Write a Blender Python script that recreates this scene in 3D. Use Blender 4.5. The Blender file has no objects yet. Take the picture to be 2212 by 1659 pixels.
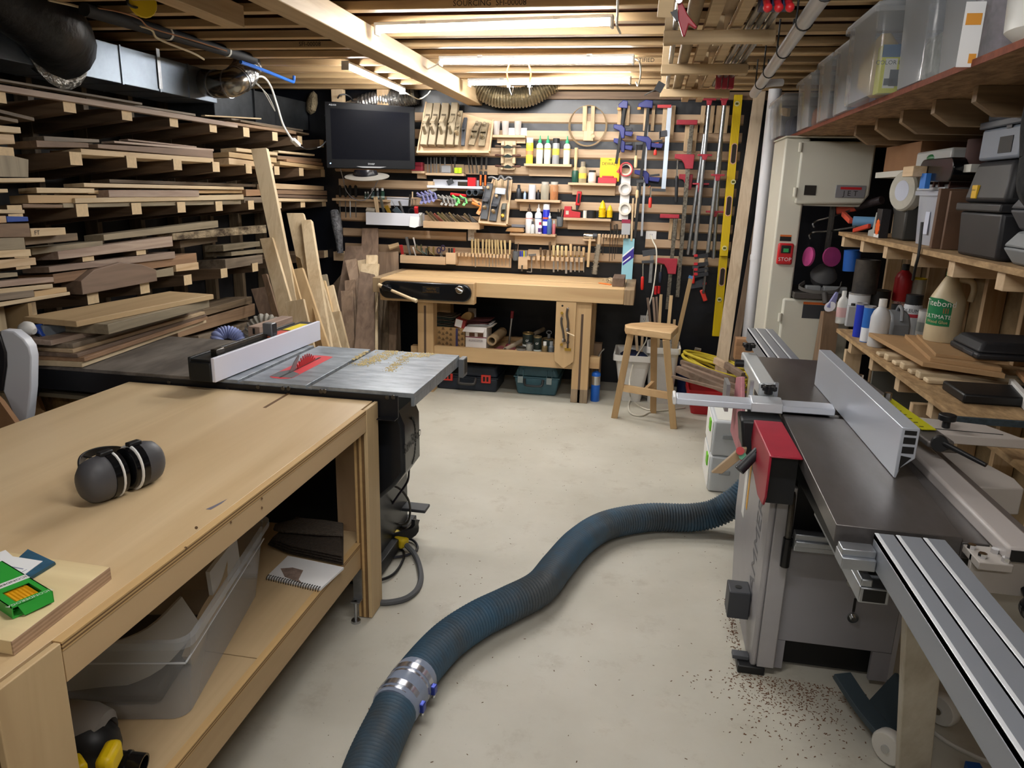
import bpy, bmesh, math, random
from mathutils import Vector, Matrix
SC = bpy.context.scene; COL = SC.collection
rnd = random.Random(7)
# ---------------------------------------------------------------- camera, world, exposure
F, PW, PH, EYE = 1577.0, 2212.0, 1659.0, 1.60
_d1 = Vector((301, -413, F)).normalized()            # the room's depth direction, seen from the camera
_dv = Vector((-156, 5920, F)); _dv = (_dv - _d1*_dv.dot(_d1)).normalized()
_Y, _Z = _d1, -_dv; _X = _Y.cross(_Z)
RM = Matrix((_X, _Y, _Z))                            # camera frame (right, down, forward) -> room frame
CAMP = Vector((0, 0, EYE))
_c = RM.transposed()
cam = bpy.data.cameras.new('camera'); cam.sensor_width = 36; cam.lens = F/PW*36; cam.clip_start = .05
cam_o = bpy.data.objects.new('camera', cam); COL.objects.link(cam_o)
_r, _dn, _fw = RM @ Vector((1,0,0)), RM @ Vector((0,1,0)), RM @ Vector((0,0,1))
_m = Matrix((_r, -_dn, -_fw)).transposed().to_4x4(); _m.translation = CAMP
cam_o.matrix_world = _m; SC.camera = cam_o
w = bpy.data.worlds.new('world'); SC.world = w; w.use_nodes = True
w.node_tree.nodes['Background'].inputs[0].default_value = (.8,.85,1,1)
w.node_tree.nodes['Background'].inputs[1].default_value = .02
SC.view_settings.view_transform = 'Standard'; SC.view_settings.look = 'None'
SC.view_settings.gamma = 1; SC.view_settings.use_curve_mapping = False
SC.view_settings.exposure = 1.3
TUBE_W = 44.0                                        # strength of every LED tube in the room

def W(px, py, x=None, y=None, z=None):
    """the point of the room seen at a photo pixel, on the plane x=, y= or z="""
    d = RM @ Vector(((px-PW/2)/F, (py-PH/2)/F, 1))
    if z is not None: s = (z-EYE)/d.z
    elif y is not None: s = y/d.y
    else: s = x/d.x
    return CAMP + d*s
# ---------------------------------------------------------------- mesh builder
class MB:
    def __init__(s): s.v=[]; s.f=[]; s.k=[]; s.m=0
    def poly(s, vs, fs):
        b=len(s.v); s.v += [Vector(p) for p in vs]
        for q in fs: s.f.append([b+i for i in q]); s.k.append(s.m)
        return s
    def hexa(s, c):  # c: 4 bottom, 4 top
        return s.poly(c, [(3,2,1,0),(4,5,6,7),(0,1,5,4),(1,2,6,5),(2,3,7,6),(3,0,4,7)])
    def box(s, x0,x1,y0,y1,z0,z1):
        if x0>x1: x0,x1=x1,x0
        if y0>y1: y0,y1=y1,y0
        if z0>z1: z0,z1=z1,z0
        return s.hexa([(x0,y0,z0),(x1,y0,z0),(x1,y1,z0),(x0,y1,z0),(x0,y0,z1),(x1,y0,z1),(x1,y1,z1),(x0,y1,z1)])
    def bar(s, p, q, w, t, wd=(1,0,0), taper=1):
        """box from p to q, w wide along wd, t thick"""
        p,q=Vector(p),Vector(q); a=(q-p).normalized(); u=Vector(wd); u=(u-a*u.dot(a)).normalized(); n=a.cross(u)
        c=[]
        for o,k in ((p,1),(q,taper)):
            for i,j in ((-1,-1),(1,-1),(1,1),(-1,1)): c.append(o+u*(i*w/2*k)+n*(j*t/2*k))
        return s.hexa(c)
    def prism(s, pts, axis, lo, hi):
        """2-D outline extruded along 'x','y' or 'z' (outline in the other two, in order)"""
        n=len(pts); vs=[]
        for h in (lo,hi):
            for a,b in pts:
                vs.append({'x':(h,a,b),'y':(a,h,b),'z':(a,b,h)}[axis])
        return s.poly(vs,[tuple(range(n-1,-1,-1)),tuple(range(n,2*n))]+[(i,(i+1)%n,n+(i+1)%n,n+i) for i in range(n)])
    def extr(s, loop, d):
        """planar 3-D loop extruded by vector d"""
        n=len(loop); d=Vector(d); vs=[Vector(p) for p in loop]; vs+= [p+d for p in vs]
        return s.poly(vs,[tuple(range(n-1,-1,-1)),tuple(range(n,2*n))]+[(i,(i+1)%n,n+(i+1)%n,n+i) for i in range(n)])
    def cone(s, p, q, r0, r1=None, n=16, caps=True):
        r1=r0 if r1 is None else r1
        p,q=Vector(p),Vector(q); a=(q-p).normalized(); u=a.orthogonal().normalized(); v=a.cross(u); vs=[]
        for o,r in ((p,r0),(q,r1)):
            for i in range(n):
                t=2*math.pi*i/n; vs.append(o+u*(r*math.cos(t))+v*(r*math.sin(t)))
        fs=[(i,(i+1)%n,n+(i+1)%n,n+i) for i in range(n)]
        if caps: fs += [tuple(range(n-1,-1,-1)),tuple(range(n,2*n))]
        return s.poly(vs,fs)
    def lathe(s, prof, base=(0,0,0), axis=(0,0,1), n=20, sx=1, sy=1, up=None):
        a=Vector(axis).normalized(); u=(Vector(up) if up else a.orthogonal()); u=(u-a*u.dot(a)).normalized(); v=a.cross(u); b=Vector(base); vs=[]; fs=[]
        for r,h in prof:
            for i in range(n):
                t=2*math.pi*i/n; vs.append(b+a*h+u*(r*sx*math.cos(t))+v*(r*sy*math.sin(t)))
        for j in range(len(prof)-1):
            for i in range(n): fs.append((j*n+i,j*n+(i+1)%n,(j+1)*n+(i+1)%n,(j+1)*n+i))
        ring=prof[0]==prof[-1]
        if prof[0][0]>1e-5 and not ring: fs.append(tuple(range(n-1,-1,-1)))
        if prof[-1][0]>1e-5 and not ring: fs.append(tuple(range((len(prof)-1)*n,len(prof)*n)))
        return s.poly(vs,fs)
    def tube(s, pts, r, n=8, closed=False, rad=None):
        pts=[Vector(p) for p in pts]; N=len(pts); vs=[]; fs=[]; prev=None
        for i,p in enumerate(pts):
            a=(pts[(i+1)%N] if (closed or i<N-1) else p)-(pts[i-1] if (closed or i>0) else p)
            a.normalize()
            if prev is None: u=a.orthogonal().normalized()
            else:
                u=prev-a*prev.dot(a)
                u=u.normalized() if u.length>1e-6 else a.orthogonal().normalized()
            prev=u; v=a.cross(u); rr=rad(i/(N-1)) if rad else r
            for k in range(n):
                t=2*math.pi*k/n; vs.append(p+u*(rr*math.cos(t))+v*(rr*math.sin(t)))
        for j in range(N if closed else N-1):
            j2=(j+1)%N
            for k in range(n): fs.append((j*n+k,j*n+(k+1)%n,j2*n+(k+1)%n,j2*n+k))
        if not closed: fs += [tuple(range(n-1,-1,-1)),tuple(range((N-1)*n,N*n))]
        return s.poly(vs,fs)
    def ribbon(s, pts, w, t, wd):
        """flat strip swept along the points, w wide along wd"""
        pts=[Vector(p) for p in pts]; N=len(pts); vs=[]; fs=[]; wd=Vector(wd)
        for i,p in enumerate(pts):
            a=((pts[i+1] if i<N-1 else p)-(pts[i-1] if i>0 else p)).normalized(); u=(wd-a*wd.dot(a)).normalized(); n=a.cross(u)
            for x,y in ((-1,-1),(1,-1),(1,1),(-1,1)): vs.append(p+u*(x*w/2)+n*(y*t/2))
        for j in range(N-1):
            for k in range(4): fs.append((j*4+k,j*4+(k+1)%4,j*4+4+(k+1)%4,j*4+4+k))
        return s.poly(vs,fs+[(3,2,1,0),(N*4-4,N*4-3,N*4-2,N*4-1)])
    def ball(s, c, r, sx=1, sy=1, sz=1, n=14):
        pr=[(math.sin(math.pi*i/10),-math.cos(math.pi*i/10)) for i in range(11)]
        c=Vector(c); vs=[]; fs=[]
        for a,h in pr:
            for i in range(n):
                t=2*math.pi*i/n; vs.append(c+Vector((r*sx*a*math.cos(t),r*sy*a*math.sin(t),r*sz*h)))
        for j in range(10):
            for i in range(n): fs.append((j*n+i,j*n+(i+1)%n,(j+1)*n+(i+1)%n,(j+1)*n+i))
        return s.poly(vs,fs)
    def text(s, body, at, right, up, size, depth=.0006, align='CENTER', squeeze=1):
        """lettering set on a surface: 'right' is the reading direction"""
        c=bpy.data.curves.new('t','FONT'); c.body=body; c.size=1; c.align_x=align; c.align_y='CENTER'; c.resolution_u=2
        o=bpy.data.objects.new('t',c); COL.objects.link(o)
        me=bpy.data.meshes.new_from_object(o.evaluated_get(bpy.context.evaluated_depsgraph_get()))
        r=Vector(right).normalized(); u=Vector(up); u=(u-r*u.dot(r)).normalized(); n=r.cross(u); at=Vector(at)
        s.poly([at+r*(v.co.x*size*squeeze)+u*(v.co.y*size)+n*depth for v in me.vertices],[tuple(p.vertices) for p in me.polygons])
        bpy.data.objects.remove(o); bpy.data.curves.remove(c); bpy.data.meshes.remove(me); return s
    def wrap(s, body, c, r, a0, z, size, depth=.001):
        """lettering bent around an upright cylinder, centred at angle a0"""
        t=MB().text(body,(0,0,0),(1,0,0),(0,0,1),size,depth); c=Vector(c)
        return s.poly([c+Vector(((r-p.y)*math.cos(a0+p.x/r),(r-p.y)*math.sin(a0+p.x/r),z+p.z)) for p in t.v],t.f)
    def turn(s, ang, axis='Z', about=(0,0,0)):
        m=Matrix.Rotation(ang,3,axis) if isinstance(axis,str) else Matrix.Rotation(ang,3,Vector(axis)); c=Vector(about)
        s.v=[m@(p-c)+c for p in s.v]; return s
    def move(s, d): d=Vector(d); s.v=[p+d for p in s.v]; return s
    def frame(s, o, ex, ey, ez):
        """carry local coordinates into the frame o, ex, ey, ez"""
        o,ex,ey,ez=map(Vector,(o,ex,ey,ez)); s.v=[o+ex*p.x+ey*p.y+ez*p.z for p in s.v]; return s
ORG = {}
def _link(name, mb, m, org, bev=0, parent=None, flat=False):
    me=bpy.data.meshes.new(name); me.from_pydata([p-org for p in mb.v],[],mb.f)
    for x in (m if isinstance(m,(list,tuple)) else [m]): me.materials.append(x)
    me.polygons.foreach_set('material_index',mb.k)
    bm=bmesh.new(); bm.from_mesh(me); bmesh.ops.recalc_face_normals(bm,faces=bm.faces) if not flat else None
    bm.to_mesh(me); bm.free()
    if not flat:
        me.polygons.foreach_set('use_smooth',[True]*len(me.polygons)); me.set_sharp_from_angle(angle=math.radians(38))
    o=bpy.data.objects.new(name,me); COL.objects.link(o)
    if bev:
        b=o.modifiers.new('edge','BEVEL'); b.width=bev; b.segments=2; b.limit_method='ANGLE'; b.angle_limit=math.radians(40)
    if parent: o.parent=parent; ORG[o.name]=ORG[parent.name]
    else: o.location=org; ORG[o.name]=Vector(org)
    return o
def tag(o, label, cat, group=None, kind=None):
    o['label']=label; o['category']=cat
    if group: o['group']=group
    if kind: o['kind']=kind
    return o
def T(name, label, cat, loc=(0,0,0), group=None):
    o=bpy.data.objects.new(name,None); COL.objects.link(o); o.location=loc; o.empty_display_size=.05
    ORG[o.name]=Vector(loc); return tag(o,label,cat,group)
def P(name, mb, m, parent, bev=0, label=None, flat=False):
    o=_link(name,mb,m,ORG[parent.name],bev,parent,flat)
    if label: o['label']=label
    return o
def S(name, label, cat, mb, m, group=None, bev=0, kind=None):
    lo=[min(p[i] for p in mb.v) for i in range(3)]; hi=[max(p[i] for p in mb.v) for i in range(3)]
    return tag(_link(name,mb,m,Vector(((lo[0]+hi[0])/2,(lo[1]+hi[1])/2,lo[2])),bev),label,cat,group,kind)
def ST(name, mb, m, bev=0):
    o=_link(name,mb,m,Vector((0,0,0)),bev); o['kind']='structure'; return o
def dup(o, d, label=None, rz=0):
    """a copy of a thing with copies of its parts and sub-parts, moved by d"""
    r=o.copy(); COL.objects.link(r); r.location=o.location+Vector(d); r.rotation_euler=(0,0,o.rotation_euler.z+rz)
    if label: r['label']=label
    for ch in o.children:
        c=ch.copy(); COL.objects.link(c); c.parent=r
        for g in ch.children:
            h=g.copy(); COL.objects.link(h); h.parent=c
    return r
def curve(pts, k=8, closed=False):
    """Catmull-Rom through the points"""
    pts=[Vector(p) for p in pts]; N=len(pts); out=[]
    for i in range(N if closed else N-1):
        p1,p2=pts[i],pts[(i+1)%N]
        p0=pts[i-1] if (i>0 or closed) else p1*2-p2; p3=pts[(i+2)%N] if (i<N-2 or closed) else p2*2-p1
        for j in range(k):
            t=j/k; out.append(.5*((2*p1)+(p2-p0)*t+(2*p0-5*p1+4*p2-p3)*t*t+(3*p1-p0-3*p2+p3)*t**3))
    if not closed: out.append(pts[-1])
    return out
# ---------------------------------------------------------------- materials
def lin(h):
    h=h.lstrip('#'); c=[int(h[i:i+2],16)/255 for i in (0,2,4)]
    return tuple(x/12.92 if x<=.04045 else ((x+.055)/1.055)**2.4 for x in c)+(1,)
_MAT={}
def mat(hexc, rough=.5, metal=0, var=.0, scale=8, c2=None, trans=0, alpha=1, emit=0, bump=0, bscale=None, coat=0, ior=1.45, stretch=None, rvar=0):
    key=(hexc,rough,metal,var,scale,c2,trans,alpha,emit,bump,bscale,coat,stretch,rvar)
    if key in _MAT: return _MAT[key]
    m=bpy.data.materials.new('m'+hexc.strip('#')); m.use_nodes=True; nt=m.node_tree; N=nt.nodes; L=nt.links
    b=N['Principled BSDF']; b.inputs['Roughness'].default_value=rough; b.inputs['Metallic'].default_value=metal
    b.inputs['IOR'].default_value=ior; b.inputs['Transmission Weight'].default_value=trans; b.inputs['Alpha'].default_value=alpha
    b.inputs['Coat Weight'].default_value=coat
    c=lin(hexc); b.inputs['Base Color'].default_value=c
    if emit: b.inputs['Emission Color'].default_value=c; b.inputs['Emission Strength'].default_value=emit
    if c2 or var or bump or rvar:
        tc=N.new('ShaderNodeTexCoord'); mp=N.new('ShaderNodeMapping'); L.new(tc.outputs['Object'],mp.inputs[0])
        if stretch: mp.inputs['Scale'].default_value=stretch
        oi=N.new('ShaderNodeObjectInfo'); ml=N.new('ShaderNodeMath'); ml.operation='MULTIPLY'; ml.inputs[1].default_value=50
        L.new(oi.outputs['Random'],ml.inputs[0]); L.new(ml.outputs[0],mp.inputs['Location'])
    if c2 or var:
        no=N.new('ShaderNodeTexNoise'); no.inputs['Scale'].default_value=scale; no.inputs['Detail'].default_value=5; no.inputs['Roughness'].default_value=.65
        L.new(mp.outputs[0],no.inputs['Vector'])
        r=N.new('ShaderNodeValToRGB'); r.color_ramp.elements[0].position=.36; r.color_ramp.elements[1].position=.66
        d=lin(c2) if c2 else tuple(x*(1-var) for x in c[:3])+(1,)
        r.color_ramp.elements[0].color=d; r.color_ramp.elements[1].color=c
        L.new(no.outputs['Fac'],r.inputs[0]); L.new(r.outputs[0],b.inputs['Base Color'])
        if rvar:
            mr=N.new('ShaderNodeMapRange'); mr.inputs[3].default_value=rough-rvar; mr.inputs[4].default_value=rough+rvar
            L.new(no.outputs['Fac'],mr.inputs[0]); L.new(mr.outputs[0],b.inputs['Roughness'])
    if bump:
        n2=N.new('ShaderNodeTexNoise'); n2.inputs['Scale'].default_value=bscale or scale; n2.inputs['Detail'].default_value=4
        L.new(mp.outputs[0],n2.inputs['Vector']); bp=N.new('ShaderNodeBump'); bp.inputs['Strength'].default_value=bump; bp.inputs['Distance'].default_value=.02
        L.new(n2.outputs['Fac'],bp.inputs['Height']); L.new(bp.outputs[0],b.inputs['Normal'])
    _MAT[key]=m; return m
def wood(dark, light, axis='y', fine=26, rough=.6, rv=.18, knots=True, streak=None):
    """sawn wood, grain along the named axis; every board shifts the pattern and its tone a little"""
    key=('w',dark,light,axis,fine,rough,rv,streak)
    if key in _MAT: return _MAT[key]
    m=bpy.data.materials.new('wood'+light.strip('#')); m.use_nodes=True; nt=m.node_tree; N=nt.nodes; L=nt.links
    b=N['Principled BSDF']; b.inputs['Roughness'].default_value=rough
    tc=N.new('ShaderNodeTexCoord'); mp=N.new('ShaderNodeMapping'); L.new(tc.outputs['Object'],mp.inputs[0])
    s=[1,1,1]; s['xyz'.index(axis)]=.07; mp.inputs['Scale'].default_value=s
    oi=N.new('ShaderNodeObjectInfo'); ml=N.new('ShaderNodeMath'); ml.operation='MULTIPLY'; ml.inputs[1].default_value=61
    L.new(oi.outputs['Random'],ml.inputs[0]); L.new(ml.outputs[0],mp.inputs['Location'])
    n1=N.new('ShaderNodeTexNoise'); n1.inputs['Scale'].default_value=fine; n1.inputs['Detail'].default_value=5; n1.inputs['Distortion'].default_value=1.2
    n2=N.new('ShaderNodeTexNoise'); n2.inputs['Scale'].default_value=fine*.22; n2.inputs['Detail'].default_value=3
    L.new(mp.outputs[0],n1.inputs['Vector']); L.new(mp.outputs[0],n2.inputs['Vector'])
    mx=N.new('ShaderNodeMix'); mx.data_type='FLOAT'; mx.inputs[0].default_value=.5
    L.new(n1.outputs['Fac'],mx.inputs[2]); L.new(n2.outputs['Fac'],mx.inputs[3])
    r=N.new('ShaderNodeValToRGB'); e=r.color_ramp.elements; e[0].position=.34; e[1].position=.6; e[0].color=lin(dark); e[1].color=lin(light)
    if streak: q=e.new(.27); q.color=lin(streak)
    L.new(mx.outputs[0],r.inputs[0])
    h=N.new('ShaderNodeHueSaturation'); h.inputs['Saturation'].default_value=.82; h.inputs['Hue'].default_value=.507; mr=N.new('ShaderNodeMapRange'); mr.inputs[3].default_value=1-rv; mr.inputs[4].default_value=1+rv*.5
    sn=N.new('ShaderNodeMath'); sn.operation='FRACT'; m7=N.new('ShaderNodeMath'); m7.operation='MULTIPLY'; m7.inputs[1].default_value=7.31
    L.new(oi.outputs['Random'],m7.inputs[0]); L.new(m7.outputs[0],sn.inputs[0]); L.new(sn.outputs[0],mr.inputs[0])
    L.new(mr.outputs[0],h.inputs['Value']); L.new(r.outputs[0],h.inputs['Color']); L.new(h.outputs[0],b.inputs['Base Color'])
    bp=N.new('ShaderNodeBump'); bp.inputs['Strength'].default_value=.15; bp.inputs['Distance'].default_value=.004
    L.new(n1.outputs['Fac'],bp.inputs['Height']); L.new(bp.outputs[0],b.inputs['Normal'])
    _MAT[key]=m; return m
# named palette
def pine(a='y'): return wood('#b48a58','#d3b186',a)
def maple(a='x'): return wood('#b98f58','#d0a970',a,fine=14)
def pale(a='y'): return wood('#bd9a6b','#dcc197',a)
def walnut(a='y'): return wood('#5d4433','#8a6c57',a,fine=20)
def grey_board(a='y'): return wood('#6f6048','#a08e70',a,fine=22)
def brown(a='y'): return wood('#6e4f36','#96714f',a)
def rough_dark(a='y'): return wood('#4a3826','#7a6246',a,fine=30)
BLACK=mat('#17181a',.45); BLACKG=mat('#0c0d10',.18); RUBBER=mat('#1c1c1e',.8); DGREY=mat('#3a3c40',.5); GREYP=mat('#8f9195',.5)
STEEL=mat('#b9bcc0',.32,1,var=.2,scale=30); DSTEEL=mat('#6d6a66',.42,1,var=.35,scale=18); CHROME=mat('#d5d7da',.15,1); ALU=mat('#b4b9c0',.38,.85,var=.1,scale=12)
BRASS=mat('#c8a24a',.3,1); WHITE=mat('#e6e6e4',.5); WHITEP=mat('#dcdcda',.35); REDP=mat('#c2262c',.35); RED2=mat('#a52036',.45,var=.15); ORANGE=mat('#e8621e',.45)
YELLOW=mat('#e8c50e',.4); BLUE=mat('#242a80',.45); GREEN=mat('#1f9a3c',.5); INK=mat('#161616',.6); CARD=mat('#b18a5e',.8,var=.12,scale=20); PAPER=mat('#e9eaec',.7)
IRON=mat('#a3abb3',.34,.35,c2='#7b838b',scale=9,stretch=(1,3,1),rvar=.08)
def clear(tint='#dfe3e6', a=.32, rough=.12):
    """hazy clear plastic: part see-through, part milky"""
    key=('c',tint,a,rough)
    if key in _MAT: return _MAT[key]
    m=bpy.data.materials.new('clear_plastic'); m.use_nodes=True; nt=m.node_tree; N=nt.nodes; L=nt.links; b=N['Principled BSDF']
    b.inputs['Base Color'].default_value=lin(tint); b.inputs['Roughness'].default_value=rough
    t=N.new('ShaderNodeBsdfTransparent'); t.inputs[0].default_value=(.93,.94,.95,1); lw=N.new('ShaderNodeLayerWeight'); lw.inputs[0].default_value=.25
    mr=N.new('ShaderNodeMapRange'); mr.inputs[3].default_value=a; mr.inputs[4].default_value=min(1,a+.45)
    mix=N.new('ShaderNodeMixShader'); L.new(lw.outputs['Facing'],mr.inputs[0]); L.new(mr.outputs[0],mix.inputs[0]); L.new(t.outputs[0],mix.inputs[1]); L.new(b.outputs[0],mix.inputs[2])
    L.new(mix.outputs[0],N['Material Output'].inputs[0]); _MAT[key]=m; return m
# ================================================================ the room
XL, XR, YB, YN, ZJ = -3.45, 1.86, 6.2, -2.6, 2.36
def floor_mat():
    m=bpy.data.materials.new('painted_concrete'); m.use_nodes=True; nt=m.node_tree; N=nt.nodes; L=nt.links; b=N['Principled BSDF']
    tc=N.new('ShaderNodeTexCoord')
    def noise(sc,det=5,ro=.6):
        n=N.new('ShaderNodeTexNoise'); n.inputs['Scale'].default_value=sc; n.inputs['Detail'].default_value=det; n.inputs['Roughness'].default_value=ro; L.new(tc.outputs['Object'],n.inputs['Vector']); return n
    def ramp(src,p0,c0,p1,c1):
        r=N.new('ShaderNodeValToRGB'); e=r.color_ramp.elements; e[0].position=p0; e[1].position=p1; e[0].color=c0; e[1].color=c1; L.new(src,r.inputs[0]); return r
    base=ramp(noise(1.6,6,.6).outputs['Fac'],.3,lin('#b1ad9f'),.7,lin('#c4c1b5'))
    st=ramp(noise(5.5,8,.72).outputs['Fac'],.55,(0,0,0,1),.70,(1,1,1,1))
    sp=ramp(noise(60,3,.5).outputs['Fac'],.72,(0,0,0,1),.75,(1,1,1,1))
    def mixc(a,fac,col,k):
        q=N.new('ShaderNodeMath'); q.operation='MULTIPLY'; q.inputs[1].default_value=k; L.new(fac,q.inputs[0])
        x=N.new('ShaderNodeMix'); x.data_type='RGBA'; L.new(q.outputs[0],x.inputs[0]); L.new(a,x.inputs[6]); x.inputs[7].default_value=lin(col); return x.outputs[2]
    c=mixc(base.outputs[0],st.outputs[0],'#a39b8b',.6); c=mixc(c,sp.outputs[0],'#6e5f4e',.65)
    L.new(c,b.inputs['Base Color']); b.inputs['Roughness'].default_value=.55
    bp=N.new('ShaderNodeBump'); bp.inputs['Strength'].default_value=.12; bp.inputs['Distance'].default_value=.01; L.new(st.outputs[0],bp.inputs['Height']); L.new(bp.outputs[0],b.inputs['Normal'])
    return m
ST('floor', MB().box(XL,XR,YN,YB,-.1,0), floor_mat())
poly=mat('#0d1018',.36,var=.35,scale=3,bump=.9,bscale=2.2)
ST('wall_back', MB().box(XL,XR,YB,YB+.12,0,2.7), poly)
osb=mat('#9a7a4c',.8,c2='#6b5030',scale=40,stretch=(1,1,.5))
ST('wall_left', MB().box(XL-.12,XL,YN,YB,0,2.7), mat('#1b1a1c',.6,c2='#0c0c10',scale=3,bump=.5,bscale=3))
ST('wall_right', MB().box(XR,XR+.12,YN,YB,0,2.7), mat('#8a7656',.8,c2='#6f5c40',scale=6))
ST('wall_front', MB().box(XL,XR,YN-.12,YN,0,2.7), mat('#b9b4a8',.7))
ST('ceiling', MB().box(XL,XR,YN,YB,2.70,2.76), mat('#8a6038',.8,c2='#5e3d20',scale=14))
ST('trim_1', MB().box(-1.3,1.2,YB-.045,YB-.001,2.302,2.36), brown('x'), .003)      # plate above the black sheet
# I-joists, back to front
flange=wood('#a3773f','#d0a56a','x',fine=18); web=mat('#573420',.8,c2='#3a2114',scale=30,stretch=(.3,1,1))
ordn=['first','second','third','fourth','fifth','sixth','seventh','eighth','ninth','tenth','eleventh','twelfth','thirteenth','fourteenth','fifteenth','sixteenth','seventeenth','eighteenth','nineteenth','twentieth']
jy=[6.07-.292*i for i in range(17)]
words={4:('ESR-1153  -  CONSTRUCTION  CERTIFIED',-.35),9:('SOURCING  SFI-00008',-.75),11:('FIBER  SOURCING  SFI-00008',-.5),3:('SFI-00008  R - 300',.55),6:('SFI-00008',-2.0)}
for i,y in enumerate(jy):
    t=T('ceiling_joist','wooden I-joist under the ceiling, %s counting from the back wall'%ordn[i],'joist',(0,y,ZJ),'I-joists of the ceiling')
    P('web', MB().box(XL+.01,XR-.01,y-.005,y+.005,ZJ+.038,2.662), web, t)
    P('bottom_flange', MB().box(XL+.01,XR-.01,y-.03,y+.03,ZJ,ZJ+.038), flange, t, .003)
    P('top_flange', MB().box(XL+.01,XR-.01,y-.03,y+.03,2.662,2.70), flange, t)
    if i in words:
        s,x=words[i]; P('lettering', MB().text(s,(x,y-.0305,ZJ+.019),(1,0,0),(0,0,1),.034), INK, t, label='black printed grading letters', flat=True)
# main beam and the short ply beside it
S('ceiling_beam','long pale timber beam running under the joists to the back wall','beam', MB().box(-1.525,-1.405,1.2,6.19,2.252,2.358), wood('#a98252','#d2ac78','y',fine=16), bev=.004)
S('ceiling_beam','short timber ply left of the long beam, ending mid room','beam', MB().box(-1.93,-1.84,1.2,W(575,58,z=2.27).y,2.265,2.358), wood('#a98252','#d2ac78','y',fine=16), bev=.004)
# LED tubes
tube_m=bpy.data.materials.new('led_tube'); tube_m.use_nodes=True
_b=tube_m.node_tree.nodes['Principled BSDF']; _b.inputs['Base Color'].default_value=(.9,.9,.9,1); _b.inputs['Emission Color'].default_value=(1,.98,.95,1); _b.inputs['Emission Strength'].default_value=TUBE_W
def led(label,a,b,hang=.02):
    a,b=Vector(a),Vector(b); d=(b-a).normalized(); n=d.cross(Vector((0,0,1)))
    t=T('led_tube_light',label,'light',(a+b)/2,'LED shop lights')
    up=Vector((0,0,1))
    P('housing', MB().bar(a+up*.022,b+up*.022,.05,.016,n), WHITEP, t, .003)
    mb=MB(); ln=(b-a).length; pr=[]
    sec=[(-.021,.013),(-.02,0),(-.012,-.010),(0,-.014),(.012,-.010),(.02,0),(.021,.013)]
    k=len(sec); vs=[a+d*.012+n*p+up*q for p,q in sec]+[b-d*.012+n*p+up*q for p,q in sec]
    mb.poly(vs,[(i,(i+1)%k,k+(i+1)%k,k+i) for i in range(k)]+[tuple(range(k)),tuple(range(2*k-1,k-1,-1))])
    P('diffuser', mb, tube_m, t)
    for p,q in ((a,a+d*.012),(b-d*.012,b)): P('end_cap', MB().bar(p-up*.004,q-up*.004,.05,.04,n), WHITEP, t, .003)
    for f in (.22,.78):
        c=a+(b-a)*f; P('clip', MB().bar(c+up*.032,c+up*.016,.05,.03,n), STEEL, t)
    return t
ZT=2.327
led('LED tube light on the ceiling, nearest and longest of the three level ones',W(812,65,z=ZT),W(1325,48,z=ZT))
led('LED tube light on the ceiling, middle of the three level ones',W(950,134,z=ZT),W(1370,130,z=ZT))
led('LED tube light on the ceiling, closest to the back wall above the tools',W(1012,180,z=ZT),W(1363,175,z=ZT))
led('LED tube light left of the beam, slanting above the television',W(745,142,z=ZT),W(870,197,z=ZT))
led('LED tube light overhead at the near end of the room',(-.75,1.25,ZT),(.45,1.25,ZT))  # out of view, added to brighten the foreground
led('LED tube light overhead behind the workbench corner, near the front wall',(-.6,-.9,ZT),(.6,-.9,ZT))  # second added tube, unseen behind the camera, more fill for the foreground
# ================================================================ left wall: lumber rack, lumber, ducts, pipes
XT=-2.80                                              # plane of the rack arm tips
TIER=[1.905,1.66,1.412,1.19,.972]
rk=T('lumber_rack','timber rack of posts and five tiers of stubby arms along the left wall','rack',(XL+.05,4.2,0))
arm_m=wood('#412d1c','#735539','x',fine=20); tip_m=mat('#d8bf98',.7,var=.15,scale=60)
ay=[3.31+.406*k for k in range(-3,8) if 3.31+.406*k<6.2]
for y in ay:
    P('post', MB().box(XL+.005,XL+.095,y-.045,y-.003,0,2.33), rough_dark('z'), rk, .002)
for z in TIER:
    for y in ay:
        if z==1.19 and y>4: continue
        mb=MB(); dz=.055; h=.062; w2=.04
        xs=XL+.096; c=[(xs,y-w2,z-dz-.02),(XT,y-w2,z),(XT,y+w2,z),(xs,y+w2,z-dz-.02),(xs,y-w2,z-dz+h+.02),(XT,y-w2,z+h),(XT,y+w2,z+h),(xs,y+w2,z-dz+h+.02)]
        mb.poly(c,[(3,2,1,0),(4,5,6,7),(0,1,5,4),(2,3,7,6),(3,0,4,7)]); mb.m=1; mb.poly([c[1],c[2],c[6],c[5]],[(0,1,2,3)])
        P('arm', mb, [arm_m,tip_m], rk)
LG='boards lying on the lumber rack'
TONE={'p':pale('y'),'m':maple('y'),'n':pine('y'),'w':walnut('y'),'g':grey_board('y'),'b':brown('y'),'d':rough_dark('y'),'k':wood('#5a4a3a','#94806a','y',fine=24),'o':wood('#7d5433','#a9774a','y'),'r':wood('#8a6a5a','#b79c88','y')}
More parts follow.
